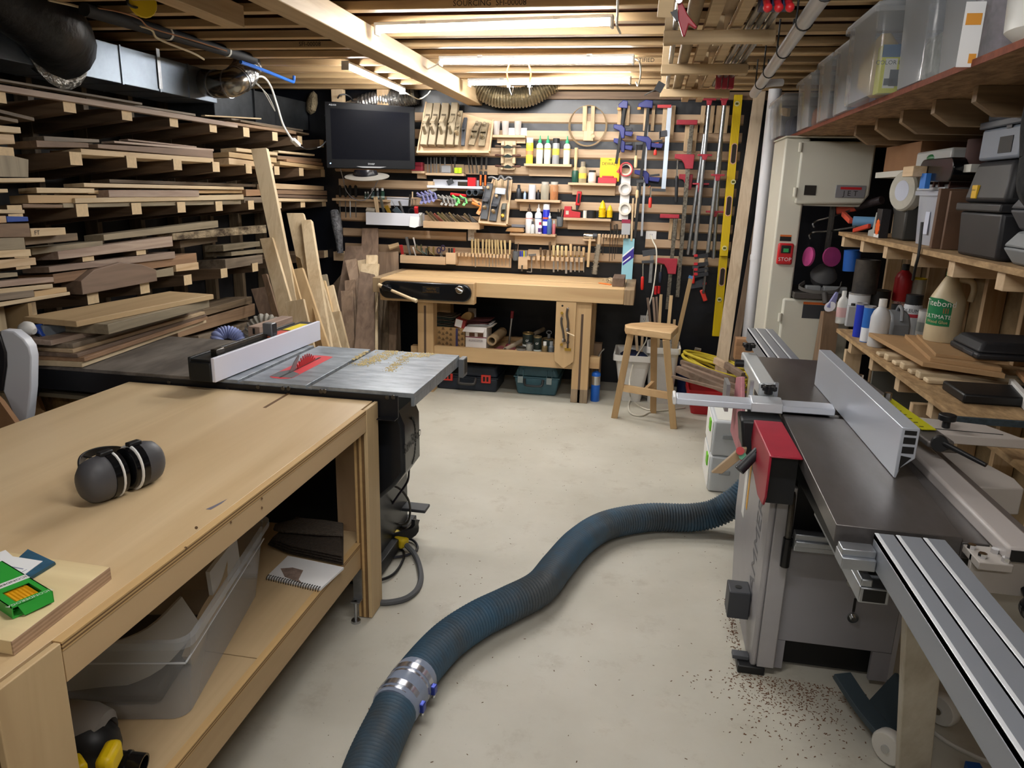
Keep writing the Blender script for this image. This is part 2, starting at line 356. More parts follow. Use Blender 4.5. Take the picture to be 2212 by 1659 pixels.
def plank(x0,t0,b0,x1,t1,b1,label,tone='p',w=.14,xf=XT-.01,yn=None,cat='board'):
    """a board along the rack from the photo's near and far ends of its front face"""
    a=W(x0,b0,x=xf); at=W(x0,t0,x=xf); b=W(x1,b1,x=xf); bt=W(x1,t1,x=xf); at.y=a.y; bt.y=b.y
    if x0<=0: # runs on towards the camera, out of the picture
        k=(b-a); s=min(.7,.9/max(k.length,.2)); a=a-k*s; at=a+Vector((0,0,at.z-W(0,b0,x=xf).z))
    th=max(.008,min((at.z-a.z),(bt.z-b.z)*1.6)); d=Vector((-w,0,-.02*w/.14*.5))
    up=Vector((0,0,th)); up2=Vector((0,0,max(.008,bt.z-b.z)))
    mb=MB().hexa([a+d,a,b,b+d,a+d+up,a+up,b+up2,b+d+up2])
    return S('lumber_board',label,cat,mb,TONE[tone],LG,bev=.002)
# top tier
plank(0,182,196,514,267,276,'long pinkish walnut strip along the front of the top rack tier','r',.03,XT+.02)
plank(0,170,175,308,222,227,'thin pale metal-edged strip lying behind the front walnut strip on the top tier','k',.04,XT-.06)
plank(187,209,214,423,246,251,'thin bluish grey strip on the top tier behind the walnut strip','k',.05,XT-.1)
plank(443,248,251,565,255,258,'thin pale lath lying on the top tier below the black duct','p',.03,XT-.12)
plank(490,262,268,640,284,290,'thin brown board at the far end of the top tier, lowest of its pile','b',.2,XT-.02)
plank(520,259,263,668,288,292,'thin dark board at the far end of the top tier, middle of its pile','d',.16,XT-.05)
plank(500,255,259,655,280,284,'thin dusty board topmost at the far end of the top tier','k',.12,XT-.1)
plank(0,236,244,75,254,262,'dark rough stick poking out at the near end of the top tier','d',.1,XT-.05)
plank(0,250,258,40,258,266,'splintered dark board at the near end under the top tier','d',.1,XT-.02)
# second tier
plank(0,270,285,46,275,288,'pale squared board at the near left end of the second tier, upper','p',.12)
plank(0,288,312,33,291,311,'ochre block end at the near left end of the second tier, lower','n',.15)
plank(96,293,306,215,301,308,'grey brown board on top of the near pile on the second tier','k',.12,XT-.1)
plank(80,303,318,192,309,319,'dark brown board under the grey brown one on the second tier','b',.16,XT-.04)
plank(212,311,320,461,325,342,'long dark walnut board on the second tier above the bright pale one','w',.2,XT-.02)
plank(176,321,334,462,342,352,'long bright pale board at the front of the second tier, lowest','p',.18)
plank(247,304,309,462,322,327,'thin pinkish strip on the second tier, lower of two','r',.08,XT-.06)
plank(277,300,304,425,316,320,'thin pinkish strip topmost on the second tier','r',.06,XT-.12)
plank(511,319,327,600,329,336,'pale board topmost of the far stack on the second tier behind the leaning board','p',.12)
plank(495,328,339,598,341,352,'pale board in the middle of the far stack on the second tier','m',.14)
plank(495,341,355,592,354,363,'pale board lowest of the far stack on the second tier','n',.16)
plank(602,325,330,680,333,337,'thin pale lath topmost at the far end of the second tier','p',.05)
plank(600,336,344,716,345,351,'brown board at the far end of the second tier, below the lath','b',.15,XT-.03)
plank(605,348,356,700,360,367,'pale board end lowest at the far end of the second tier','m',.12)
plank(620,343,349,712,353,360,'reddish board squeezed in the far end stack of the second tier','o',.18,XT-.02)
# third tier
plank(182,395,404,527,404,410,'long pale board topmost along the third tier','p',.12,XT-.03)
plank(80,405,417,205,407,417,'short pale board at the near end of the third tier, dark sawn end','p',.1)
plank(236,410,426,431,411,425,'grey pink walnut board on the third tier between the pale ones','r',.12,XT+.01)
plank(190,411,419,527,411,417,'pale board behind the grey pink one on the third tier','m',.2,XT-.05)
plank(62,421,439,210,422,438,'pale board with square end at the near end of the third tier, lower','m',.1)
plank(163,428,439,527,420,431,'long cream board in front on the third tier, second from the bottom','p',.12,XT+.005)
plank(137,439,449,521,432,441,'long weathered board lowest on the third tier, resting on the arms','g',.16)
plank(50,440,449,136,442,449,'short brown offcut lowest at the near end of the third tier','b',.1)
plank(237,387,395,553,398,404,'dark board lying far back on top of the third tier','d',.12,XT-.15)
plank(592,396,408,700,402,411,'pale brown board topmost of the far stack on the third tier','n',.14)
plank(592,410,419,715,412,422,'dark brown board in the far stack of the third tier, second from the top','b',.16,XT+.01)
plank(592,420,426,720,424,430,'rough dark slab in the far stack of the third tier, third from the top','w',.2,XT+.01)
plank(600,428,435,720,431,436,'pale board lowest of the far stack on the third tier','p',.14,XT+.01)
plank(532,409,424,592,410,421,'brown board behind the tall leaning board on the third tier','o',.12,XT-.02)
plank(528,426,438,598,426,437,'grey brown board behind the tall leaning board on the third tier, lowest','k',.12,XT-.02)
# fourth tier
plank(225,507,520,472,476,491,'long grey weathered board topmost on the fourth tier','g',.12,XT-.04)
bk=plank(374,504,519,576,486,503,'bark-edged slab on the fourth tier behind the leaning board','g',.14,XT-.03); bk.data.materials[0]=mat('#a8977a',.9,c2='#3c2f22',scale=22,bump=1,bscale=24,stretch=(1,.45,1))
plank(70,536,551,223,520,530,'grey tan board at the near end of the fourth tier, above the walnut','g',.14)
plank(127,543,561,374,510,532,'long walnut board with dark knots on the fourth tier','r',.16,XT+.01)
plank(107,576,589,379,543,558,'long pinkish grey board on the fourth tier below the walnut','r',.15,XT+.005)
plank(117,592,613,426,546,566,'long orange brown board on the fourth tier behind the curved block','o',.2,XT-.01)
plank(483,529,543,562,521,532,'grey board with slanted end on the far fourth tier','g',.14)
plank(500,544,553,570,538,546,'thin grey offcut on the far fourth tier above the thick dark slab','g',.2,XT-.02)
plank(488,560,582,568,550,569,'thick dark slab lowest on the far fourth tier','k',.22)
plank(381,571,587,430,566,582,'short pale block on the lowest arms of the rack','n',.14)
plank(329,586,601,376,577,595,'short pale grey block beside the curved walnut block','g',.14)
plank(390,520,536,470,508,522,'dark board in the shade below the bark-edged slab','d',.2,XT-.1)
# curved walnut block
a0,a1=W(179,637,x=XT+.03),W(340,607,x=XT+.03); L=(a1.y-a0.y)
S('lumber_block','thick dark walnut block with curved top on the lowest rack arms','board',MB().prism([(a0.y,a0.z),(a1.y,a1.z),(a1.y,a1.z+.065),(a1.y-.12,a1.z+.105),(a0.y+.3,a0.z+.135),(a0.y+.1,a0.z+.115),(a0.y,a0.z+.07)],'x',XT-.09,XT+.03),TONE['w'],bev=.003)
# near stacks, poking in from the left of the picture
near=[(452,461,54,453,461,'pale strip topmost in the near left stack','p',.09),(466,482,15,466,481,'tan block end in the near left stack left of the blue strip','n',.09),
(484,513,67,482,512,'broad brown board end in the near left stack','b',.1),(514,541,56,513,539,'thick grey tan board below the broad brown one in the near left stack','g',.1),
(541,557,68,538,553,'pale board with a barcode sticker in the near left stack','p',.12),(560,581,79,556,572,'tan board with slant-cut end below the stickered one in the near left stack','n',.12),
(589,601,39,588,597,'short pale offcut under the slant-cut tan board in the near left stack','g',.1),(606,621,117,598,609,'long pink tan board in the lower near left stack, topmost','r',.12),
(622,636,115,613,622,'pale board second in the lower near left stack','p',.12),(632,650,75,625,641,'brown grey board third in the lower near left stack','k',.1),(652,663,152,630,637,'pale board lowest in the lower near left stack','p',.14)]
for t0,b0,x1,t1,b1,lab,tn,w_ in near: plank(0,t0,b0,x1,t1,b1,lab,tn,w_,XT+.16)
plank(75,629,642,145,620,630,'tan board end poking out of the lower near left stack','m',.12,XT+.15)
plank(16,467,480,62,468,478,'blue painted strip in the near left stack','d',.05,XT+.16).data.materials[0]=mat('#24489a',.5)
ftb=plank(68,493,512,143,491,507,'pale board with handwritten letters FT in the near left stack','p',.1,XT+.15)
c_=W(80,503,x=XT+.151); tag(ftb,'pale board with handwritten letters FT in the near left stack','board')
P('lettering',MB().text('FT',c_,(0,1,.0),(0,0,1),.028,.001),INK,ftb,label='black handwritten FT',flat=True)
plank(55,513,530,169,503,519,'dark board behind the lettered pale one, near left','d',.1,XT+.1)
v=W(0,384,x=XT+.14)
S('plywood_offcut','large grey brown plywood offcut standing at the near left end of the rack','board',MB().prism([(2.35,v.z+.0),(W(74,384,x=XT+.1).y,v.z+.005),(W(74,345,x=XT+.1).y,W(74,345,x=XT+.1).z),(W(40,338,x=XT+.1).y,W(40,337,x=XT+.1).z),(2.35,W(0,335,x=XT+.1).z)],'x',XT+.05,XT+.07),grey_board('z'))
plank(0,385,394,98,384,393,'pale strip under the grey plywood offcut at the near left','p',.09,XT+.16)
plank(0,408,416,18,408,416,'pale strip end below the plywood offcut at the near left','p',.06,XT+.18)
S('timber_shelf_post','pale timber post carrying the near left stacks','post',MB().box(XT+.03,XT+.07,2.62,2.70,0,1.75),pale('z'))
# boards piled on the saw's extension table
ST_=[(178,794,446,697,.871,.022,'pale board lowest of the pile on the saw extension','p',.30),(183,782,449,690,.893,.018,'brown board second from the bottom of the extension pile','o',.3),
(168,773,446,684,.911,.016,'dark board third from the bottom of the extension pile','w',.32),(158,763,443,679,.927,.015,'ochre board fourth from the bottom of the extension pile','n',.28),
(158,753,440,671,.942,.02,'grey tan board fifth from the bottom of the extension pile','k',.3),(111,747,420,672,.962,.021,'brown board third from the top of the extension pile','r',.3),
(235,723,453,664,.985,.042,'thick grey board second from the top of the extension pile','g',.24),(166,707,462,646,1.028,.024,'wide honey coloured board on top of the extension pile','m',.26)]
for x0,y0,x1,y1,z,t,lab,tn,w_ in ST_:
    a,b=W(x0,y0,z=z),W(x1,y1,z=z); b=a+(b-a)*(min(1.75,(b-a).length)/(b-a).length); d=(b-a).normalized(); n=Vector((-d.y,d.x,0))*w_
    S('lumber_board',lab,'board',MB().hexa([a+n,a,b,b+n]+[p+Vector((0,0,t)) for p in (a+n,a,b,b+n)]),TONE[tn],'boards piled on the saw extension',bev=.002)
# low boards on end at the far end of the rack
for x0,t0,b0,x1,t1,b1,lab,tn in [(380,685,700,545,640,654,'dark board low behind the leaning boards, upper','d'),(385,705,730,552,655,680,'dark brown board low behind the leaning boards, middle','b'),(430,725,742,560,690,706,'dark pale-edged board low behind the leaning boards, lowest','k')]:
    plank(x0,t0,b0,x1,t1,b1,lab,tn,.2,XT+.0)
# boards leaning at the far left corner
def lean(tl,tr,bl,br,yt,yb,label,tone,th=.022,cat='board',group='boards leaning in the far left corner'):
    A,B,C,D=W(*tl,y=yt),W(*tr,y=yt),W(*br,y=yb),W(*bl,y=yb)
    C=B+(C-B)*(B.z/(B.z-C.z)) ; D=A+(D-A)*(A.z/(A.z-D.z))
    m={'p':pale('z'),'m':maple('z'),'w':walnut('z'),'g':grey_board('z'),'b':brown('z'),'d':rough_dark('z'),'k':wood('#6b4e3a','#9a7a5e','z',fine=22),'o':wood('#7d5a3a','#ab855a','z'),'n':pine('z'),'r':pale('z')}[tone]
    n=(B-A).cross(D-A).normalized(); n=n if n.y>0 else -n
    mb=MB().extr([A,B,C,D],n*th); lo=min(p.z for p in mb.v); mb.move((0,0,.001-lo))
    return S('leaning_board',label,cat,mb,m,group,bev=.002)
lean((542,324),(575,322),(583,519),(619,544),4.86,4.72,'tallest pale board leaning against the lumber rack','p',.035)
lean((561,519),(588,516),(607,697),(640,697),4.70,4.50,'pale board leaning left of the wide light one, in front of the tallest','p',.03)
lean((590,545),(620,541),(620,650),(650,650),4.76,4.66,'wide light board with chipped corner leaning under the tallest','m')
lean((619,464),(655,464),(646,590),(690,590),5.32,5.12,'pale knotty board leaning to the right of the tallest','p',.03)
lean((650,481),(672,480),(664,595),(690,594),5.26,5.06,'narrow pale board with a dark knot leaning in the corner','p',.04)
lean((629,586),(653,582),(675,735),(704,735),4.8,4.6,'pale board with a brown stained edge leaning behind the saw fence','m',.03)
lean((615,655),(655,648),(636,742),(676,742),4.4,4.32,'short wide pale board with an arched cut leaning behind the saw fence','p',.025)
lean((664,600),(705,594),(668,620),(710,620),5.5,5.48,'grey pale board behind the short leaning boards','g')
lean((683,610),(702,608),(700,682),(720,682),5.4,5.3,'pale strip leaning left of the split board','m')
lean((704,622),(719,617),(715,677),(733,676),5.41,5.34,'pale strip with rounded top leaning beside the split board','p')
lean((700,680),(733,674),(718,752),(752,752),5.28,5.2,'short pale board with grey streak leaning in front','p',.03)
lean((680,652),(692,650),(708,740),(718,740),5.36,5.28,'narrow dark strip leaning between the pale boards','w')
lean((542,627),(575,622),(565,697),(598,697),4.95,4.85,'short dark walnut board leaning low by the rack','w')
lean((565,596),(576,594),(592,697),(606,697),4.84,4.7,'narrow brown strip leaning behind the front pale board','b')
lean((640,560),(650,566),(646,590),(656,590),5.1,5.0,'pale pointed offcut behind the stained-edge board','m',.03)
lean((747,533),(783,534),(726,660),(776,660),5.98,5.75,'wide dark walnut board leaning under the hanging plastic sleeve','w')
lean((782,495),(816,495),(780,560),(816,560),6.08,5.98,'walnut board with pale sapwood edge standing tallest beside the bench','w')
lean((745,566),(769,562),(762,640),(780,640),5.8,5.66,'pale brown board leaning with skewed top beside the walnut boards','k',.03)
lean((770,566),(790,563),(775,640),(792,640),5.86,5.7,'pale board behind the skewed brown one','p')
lean((791,554),(815,554),(790,590),(815,590),5.84,5.76,'small pale board with clipped corners standing near the bench end','p')
lean((779,573),(819,573),(776,640),(812,640),5.76,5.6,'pale board with straight sawn top in front of the bench end','p')
lean((777,590),(809,597),(766,749),(808,749),5.62,5.32,'broad walnut plank with live edge leaning before the bench end','w',.03)
lean((744,609),(766,606),(748,680),(770,680),5.7,5.56,'brown board behind the short brown one','k')
lean((736,631),(762,630),(741,748),(766,748),5.56,5.36,'short brown board leaning left of the broad walnut plank','k')
lean((809,545),(860,544),(806,620),(862,620),6.12,6.1,'grey brown plywood panel standing behind the bench end','k',.015)
lean((812,641),(828,641),(806,750),(823,750),5.8,5.66,'dark mossy edged board in the shade under the bench end','d',.03)
lean((829,641),(840,641),(826,750),(838,750),5.84,5.7,'dark brown strip in the shade under the bench end','d',.03)
lean((836,641),(860,641),(832,750),(855,750),5.86,5.72,'reddish brown board in the shade under the bench end','k',.03)
lean((690,650),(752,575),(706,720),(760,720),6.0,5.95,'dark grey panel standing in the corner behind the leaning boards','d',.012)
# plastic sleeve hanging on the wall
q=[W(713,458,y=6.05),W(730,455,y=6.05),W(742,540,y=6.02),W(724,548,y=6.02)]
mb=MB(); cl=curve([W(722,456,y=6.06),W(727,480,y=6.03),W(732,515,y=6.02),W(735,546,y=6.03)],6)
mb.tube(cl,.04,10,rad=lambda t:.036+.008*math.sin(t*5)); S('plastic_sleeve','crinkled clear plastic sleeve hanging above the leaning walnut board','sleeve',mb,mat('#7b7d82',.12,var=.7,scale=30,bump=1,bscale=30))
# ---------------------------------------------------------------- ducts and pipes under the ceiling
galv=mat('#98a3b0',.45,.85,var=.22,scale=5,rvar=.1); dull=mat('#4f5358',.38,.7,var=.4,scale=6); foil=mat('#a9a8a6',.28,.9,bump=1,bscale=28)
d=T('air_duct','bright galvanised rectangular duct along the left wall under the joists','duct',(-3.1,3.6,2.1))
xf=-2.96
P('body',MB().box(xf-.385,xf,1.2,4.86,2.115,2.315),galv,d,.003)
for px in (172,262,342,405): 
    y=W(px,150,x=xf).y; P('seam',MB().box(xf-.387,xf+.006,y-.006,y+.006,2.112,2.318),galv,d)
P('hanger_strap',MB().box(xf+.004,xf+.008,W(334,100,x=xf).y,W(341,100,x=xf).y,2.13,2.355),STEEL,d)
d2=T('air_duct','dull grey duct section running on towards the back corner','duct',(-3.1,5.5,2.06))
P('body',MB().hexa([(xf-.385,4.87,2.03),(xf-.03,4.87,2.03),(xf+.03,6.19,2.04),(xf-.385,6.19,2.04),(xf-.385,4.87,2.26),(xf-.03,4.87,2.26),(xf+.03,6.19,2.27),(xf-.385,6.19,2.27)]),dull,d2,.004)
for px in (548,592): y=W(px,210,x=xf).y; P('seam',MB().box(xf-.387,xf+.008,y-.005,y+.005,2.028,2.27),dull,d2)
S('insulation_tuft','ragged tan insulation tuft stuck to the dull duct','insulation',MB().lathe([(0,-.1),(.06,-.07),(.075,0),(.05,.07),(0,.1)],W(674,222,x=-2.88),(.1,.2,1),9,sx=.6),mat('#a8987a',.95,var=.4,scale=30,bump=1,bscale=50))
def elbow(pts,r,n=18): return MB().tube(pts,r,n)
el=T('duct_elbow','shiny round duct elbow branching off the galvanised duct, foil taped end','duct',W(500,172,x=-2.7))
cpts=curve([W(440,178,x=-2.97),W(475,182,x=-2.8),W(505,178,x=-2.7),W(528,158,x=-2.68)],5)
P('elbow',elbow(cpts[:13],.085),mat('#9b978f',.2,.95),el)
for k in (4,8,12): P('rib',MB().tube([cpts[k]-(cpts[k]-cpts[k-1])*.2,cpts[k]+(cpts[k]-cpts[k-1])*.2],.089,18),STEEL,el)
P('foil_tape',MB().tube([cpts[12],cpts[15],W(536,140,x=-2.72)],.092,18),foil,el)
b_=T('duct_boot','large black insulated duct boot at the upper left, foil sealed','duct',W(110,60,x=-2.95))
P('boot',MB().tube(curve([(-2.93,2.62,2.52),W(70,30,x=-2.8),W(112,66,x=-2.86),W(118,88,x=-2.97)],6),.17,18,rad=lambda t:.13+.055*t),mat('#26272b',.45,var=.5,scale=9,bump=.6,bscale=10),b_,)
P('seal',MB().lathe([(.2,0),(.21,.02),(.19,.03)],W(118,96,x=-2.965),(1,0,0),18),mat('#8d8b86',.35,.8,bump=1,bscale=25),b_)
pi=T('foam_pipe','black foam covered pipe under the joists with a blue end','pipe',W(350,70,x=-2.5))
pp=[W(182,20,x=-2.55),W(360,72,x=-2.55),W(548,128,x=-2.55)]
P('foam_cover',MB().tube(curve(pp,6),.03,10),mat('#1b1d22',.7),pi); P('blue_pipe',MB().tube(curve([W(520,134,x=-2.55),W(560,148,x=-2.55),W(625,174,x=-2.55),W(634,176,x=-2.55),W(635,164,x=-2.55)],4),.011,8),mat('#2f6ac6',.35),pi)
for f in (.4,.78): P('tie',MB().tube([pp[0].lerp(pp[2],f),pp[0].lerp(pp[2],f+.012)],.032,10),mat('#cfcfc8',.5),pi)
def cable(label,pts,r,m,name='cable',k=8,cat='cable'): return S(name,label,cat,MB().tube(curve(pts,k),r,6),m)
cable('cream cable slung along the black foam pipe',[W(105,0,x=-2.6),W(180,18,x=-2.58),W(235,42,x=-2.56),W(322,62,x=-2.52),W(342,84,x=-2.55),W(415,114,x=-2.56),W(440,128,x=-2.6)],.006,mat('#cdbf9f',.5))
cable('thin tan cable above the black foam pipe',[W(185,14,x=-2.55),W(250,24,x=-2.5),W(300,40,x=-2.5),W(325,60,x=-2.5),W(400,82,x=-2.5),W(490,110,x=-2.5)],.004,mat('#a4744f',.5))
wc=T('power_cord','white cord hanging from the duct to a plug above the rack','cord',W(600,220,x=-2.6))
P('cord',MB().tube(curve([W(548,168,x=-2.62),W(568,166,x=-2.6),W(584,185,x=-2.6),W(598,225,x=-2.58),W(612,270,x=-2.56),W(632,304,x=-2.55)],8),.007,6),WHITE,wc)
P('plug',MB().bar(W(632,301,x=-2.55),W(645,314,x=-2.55),.035,.025,(1,0,0)),WHITE,wc,.003)
P('black_cord',MB().tube(curve([W(645,314,x=-2.55),W(662,322,x=-2.5),W(690,318,x=-2.35),W(704,305,y=5.75)],6),.005,6),BLACK,wc)
cable('loop of grey wire below the shiny elbow',[W(545,172,x=-2.62),W(566,192,x=-2.6),W(594,240,x=-2.6),W(578,205,x=-2.6),W(552,180,x=-2.62)],.003,mat('#b5b3ac',.5))
r_=T('cord_reel','yellow cord reel hung from the joists at the upper left','reel',W(296,6,x=-2.3))
P('reel_disc',MB().lathe([(.02,0),(.06,.002),(.065,.012),(.06,.022),(.02,.024)],W(305,5,x=-2.3),(1,-.6,-.1),18),mat('#e0c022',.4),r_)
P('bracket',MB().tube(curve([W(278,-10,x=-2.3),W(276,8,x=-2.3),W(296,16,x=-2.3),W(312,8,x=-2.3)],5),.006,6),BLACK,r_)
for px in (730,828):
    a=W(px,210,y=6.08); S('timber_post','short timber post hanging from the joists behind the television, %s one'%('left' if px<800 else 'right'),'post',MB().box(a.x-.05,a.x+.05,6.06,6.12,1.9,ZJ-.001),pine('z'),bev=.003)
mb=MB(); pts=curve([W(735,235,y=6.13)+Vector((-.1,0,-.1)),W(790,222,y=6.13),W(850,215,y=6.12),W(900,205,y=6.12)],20)
S('flex_duct','silver crinkled flexible duct behind the posts above the television','duct',MB().tube(pts,.075,16,rad=lambda t:.07+.006*math.sin(t*190)),foil)
# ---------------------------------------------------------------- floor stand machine and cartons at the near left edge
m_=T('dust_hood','white painted metal machine hood with a black end at the left edge','machine',(-2.2,2.1,.6))
hx=W(30,900,y=2.2)
def hp(px,py,y): return W(px,py,y=y)
out=[(0,714),(28,716),(50,733),(62,750),(67,772),(66,840),(60,900),(52,930),(38,918),(6,845),(14,790),(13,762),(0,722)]
mb=MB().extr([hp(x,y_,2.28) for x,y_ in out],(-.01,.05,0)); P('hood',mb,mat('#dfe4ee',.3),m_,.006)
P('black_end',MB().extr([hp(x,y_,2.275) for x,y_ in ((-60,700),(0,724),(12,762),(12,792),(4,846),(-60,840))],(-.01,.04,0)),mat('#2a2a2e',.35),m_,.006)
mb=MB(); pts=curve([hp(68,742,2.5),hp(82,790,2.5),hp(72,850,2.5)],26)
S('flex_hose','dark ribbed hose behind the white machine hood','hose',MB().tube(pts,.03,12,rad=lambda t:.026+.004*math.sin(t*160)),DGREY)
S('cardboard_sheet','flattened brown carton leaning behind the white machine hood','carton',MB().extr([hp(62,830,2.55),hp(75,850,2.55),hp(98,905,2.55),hp(95,960,2.55),hp(40,960,2.55)],(0,.02,0)),CARD)
S('cardboard_sheet','brown carton with tape at the left edge before the white hood','carton',MB().extr([hp(-40,830,2.12),hp(0,868,2.12),hp(34,915,2.12),hp(30,990,2.12),hp(-60,990,2.12)],(0,.02,0)),mat('#9a7350',.8,var=.2,scale=14))
S('round_board','pale board with rounded top standing behind the machine hood','board',MB().extr([hp(8,668,2.75),hp(35,660,2.75),hp(60,655,2.75),hp(66,720,2.75),hp(70,760,2.75),hp(5,760,2.75)],(0,.02,0)),mat('#b59a72',.7,var=.12))
mb=MB().tube(curve([hp(45,725,2.45),hp(58,710,2.45),hp(75,716,2.45)],6),.04,10,rad=lambda t:.012+.018*math.sin(t*3.1)); S('hood_cover','white rounded cap on top of the machine hood','cap',mb,WHITE)
ag=T('nail_gun','small blue and grey air tool lying on the board pile','tool',hp(100,715,2.55))
P('body',MB().bar(hp(88,716,2.5),hp(146,706,2.6),.05,.04,(0,0,1),.6),mat('#6f7780',.45),ag,.006); P('grip',MB().bar(hp(82,718,2.5),hp(92,712,2.5),.055,.04,(0,0,1)),mat('#2a50b0',.4),ag,.006)
P('hose',MB().tube(curve([hp(62,718,2.48),hp(78,722,2.48),hp(88,728,2.48),hp(78,740,2.48),hp(74,750,2.48)],6),.006,6),BLACK,ag)
# ================================================================ outfeed table in the foreground
ZT_=.835; plyf=wood('#c0985f','#e0be8c','y',fine=6,rough=.42,rv=0); plye=[mat('#caa772',.6,var=.15,scale=30,stretch=(1,.1,1)),mat('#7a5c39',.7,var=.2,scale=30,stretch=(1,.1,1))]
def plies(mb,x0,x1,y0,y1,z0,z1,n=5,ax='z'):
    for i in range(n):
        mb.m=i%2
        if ax=='z': mb.box(x0,x1,y0,y1,z0+(z1-z0)*i/n,z0+(z1-z0)*(i+1)/n)
        else: mb.box(x0+(x1-x0)*i/n,x0+(x1-x0)*(i+1)/n,y0,y1,z0,z1)
    mb.m=0; return mb
tb=T('outfeed_table','large plywood outfeed table with shelf in the foreground','table',(-1.44,1.62,0))
X0,X1,Y0,Y1=-1.955,-.935,.80,2.445
mb=MB(); mb.box(X0,X1-.019,Y0+.02,Y1-.0,ZT_-.018,ZT_); P('tabletop',mb,plyf,tb,.001)
mb=MB(); mb.box(X1-.019,X1,Y0+.135,Y1-.115,.755,ZT_-.019); mb.box(X0,X0+.019,Y0,Y1,.755,ZT_-.019); mb.box(X0+.02,X1-.02,Y0,Y0+.019,.755,ZT_-.019); P('apron',mb,wood('#a67f4a','#c39a63','y',fine=8,rough=.5,rv=0),tb,.001,label='plywood apron under the top edge')
P('top_edge',plies(MB(),X1-.0188,X1+.001,Y0+.135,Y1-.115,ZT_-.0185,ZT_-.0005,5),plye,tb)
legm=wood('#b08a54','#cfaa72','z',fine=9,rv=0)
for nm,(ya,yb) in (('near',(Y0,Y0+.132)),('far',(Y1-.112,Y1-.0))):
    L_=MB(); L_.box(X1-.012,X1+.002,ya,yb,0.004,ZT_); leg=P('leg',L_,legm,tb,.002)
    plies(mb:=MB(),X1-.05,X1-.0125,ya,yb,.004,ZT_-.02,4,'x'); P('leg_plies',mb,plye,leg)
    yy=Y1-.03 if nm=='far' else Y0
    P('leg_brace',MB().box(X1-.16,X1-.051,yy+.002,yy+.02,.10,.75),wood('#96714a','#b58c5c','z',fine=9,rv=0),leg)
for yy in (Y0+.05,Y1-.05): P('leg',MB().box(X0,X0+.05,yy-.05,yy+.05,0.004,.75),legm,tb,.002)
shm=wood('#a98655','#c5a270','y',fine=8,rv=.0)
P('shelf',MB().box(X0+.06,X1-.056,Y0+.05,1.618,.297,.315),shm,tb); P('shelf',MB().box(X0+.06,X1-.056,1.622,Y1-.03,.297,.315),shm,tb)
P('shelf_apron',MB().box(X1-.055,X1-.036,Y0+.132,Y1-.115,.212,.297),wood('#a67f4a','#c8a069','y',fine=8,rv=0),tb,.001)
P('shelf_edge',plies(MB(),X1-.0562,X1-.035,Y0+.133,Y1-.116,.2972,.3152,5),plye,tb)
a,b=W(571,881,z=ZT_),W(627,848,z=ZT_); P('miter_slot',MB().bar(a+Vector((0,0,-.0005)),b+Vector((0,0,-.0005)),.012,.002,(1,0,0)),mat('#6a4b2c',.7),tb,label='dark groove cut in the back edge')
P('stain',MB().poly([W(x,y,z=ZT_+.0004) for x,y in ((444,1100),(462,1092),(492,1077),(478,1088),(455,1101))],[(0,1,2,3,4)]),mat('#6d6a78',.6),tb,label='blue grey stain near the right edge',flat=True)
for x,y in ((401,1184),(424,1140),(565,1077),(565,1097),(498,1128)): P('screw_head',MB().cone(W(x,y,x=X1-.001),W(x,y,x=X1+.0012),.0035,n=8),mat('#5a4020',.6),tb)
f=MB().box(-1.0,-.965,2.32,2.325,.09,.21); P('levelling_foot',f.box(-1.0,-.965,2.29,2.32,.085,.09).cone((-.985,2.3,.004),(-.985,2.3,.09),.006).cone((-.985,2.3,.0),(-.985,2.3,.01),.018),STEEL,tb)
# earmuffs
ec,ed=W(226,1033,z=.89),W(300,1006,z=.89); ax=(ed-ec).normalized(); ax.z=0; mid=(ec+ed)/2
em=T('earmuffs','black and grey ear defenders lying on the plywood table','ear defenders',(mid.x,mid.y,ZT_))
side=Vector((0,0,1))
for s,c in ((-1,mid-ax*.006),(1,mid+ax*.006)):
    d=ax*s; c=Vector((c.x,c.y,ZT_+.058)); tl=(d+Vector((0,-.10*1,.0))).normalized()
    cup=MB().lathe([(.052,.04),(.0535,.05),(.052,.07),(.047,.086),(.035,.098),(.018,.104),(0,.1055)],c,d,24,sx=1.08,sy=.86,up=side)
    P('cup',cup,mat('#4a4a4e',.5),em,label='grey soft-touch outer cup')
    P('cup_base',MB().lathe([(.05,.0215),(.0545,.024),(.0545,.041),(.05,.043)],c,d,24,sx=1.08,sy=.86,up=side),BLACKG,em)
    P('cup_ring',MB().lathe([(.053,.0165),(.056,.018),(.056,.0215),(.053,.023)],c,d,24,sx=1.08,sy=.86,up=side),WHITE,em,label='white ring')
    P('cushion',MB().lathe([(.03,.0),(.044,.0),(.052,.005),(.052,.016),(.04,.018)],c,d,24,sx=1.06,sy=.86,up=side),BLACKG,em)
    k=c+d*.034; P('pivot',MB().bar(k+Vector((0,0,.045)),k+Vector((0,0,.066)),.035,.02,ax),BLACK,em,.003)
hb=[W(x,y,y=yy) for x,y,yy in ((177,1036,1.47),(171,1004,1.52),(182,986,1.57),(212,974,1.61),(248,971,1.63),(276,976,1.6),(292,984,1.56))]
P('headband',MB().ribbon(curve(hb,6),.02,.005,(0,-.1,1)),BLACK,em,.001)
P('wire_arm',MB().tube([W(182,986,y=1.56),W(222,994,y=1.47)],.003,6).tube([W(276,976,y=1.6),W(288,985,y=1.55)],.003,6),BLACK,em)
P('wire_end',MB().tube([W(287,982,y=1.54),W(290,963,y=1.55)],.004,8),mat('#4a4444',.4),em)
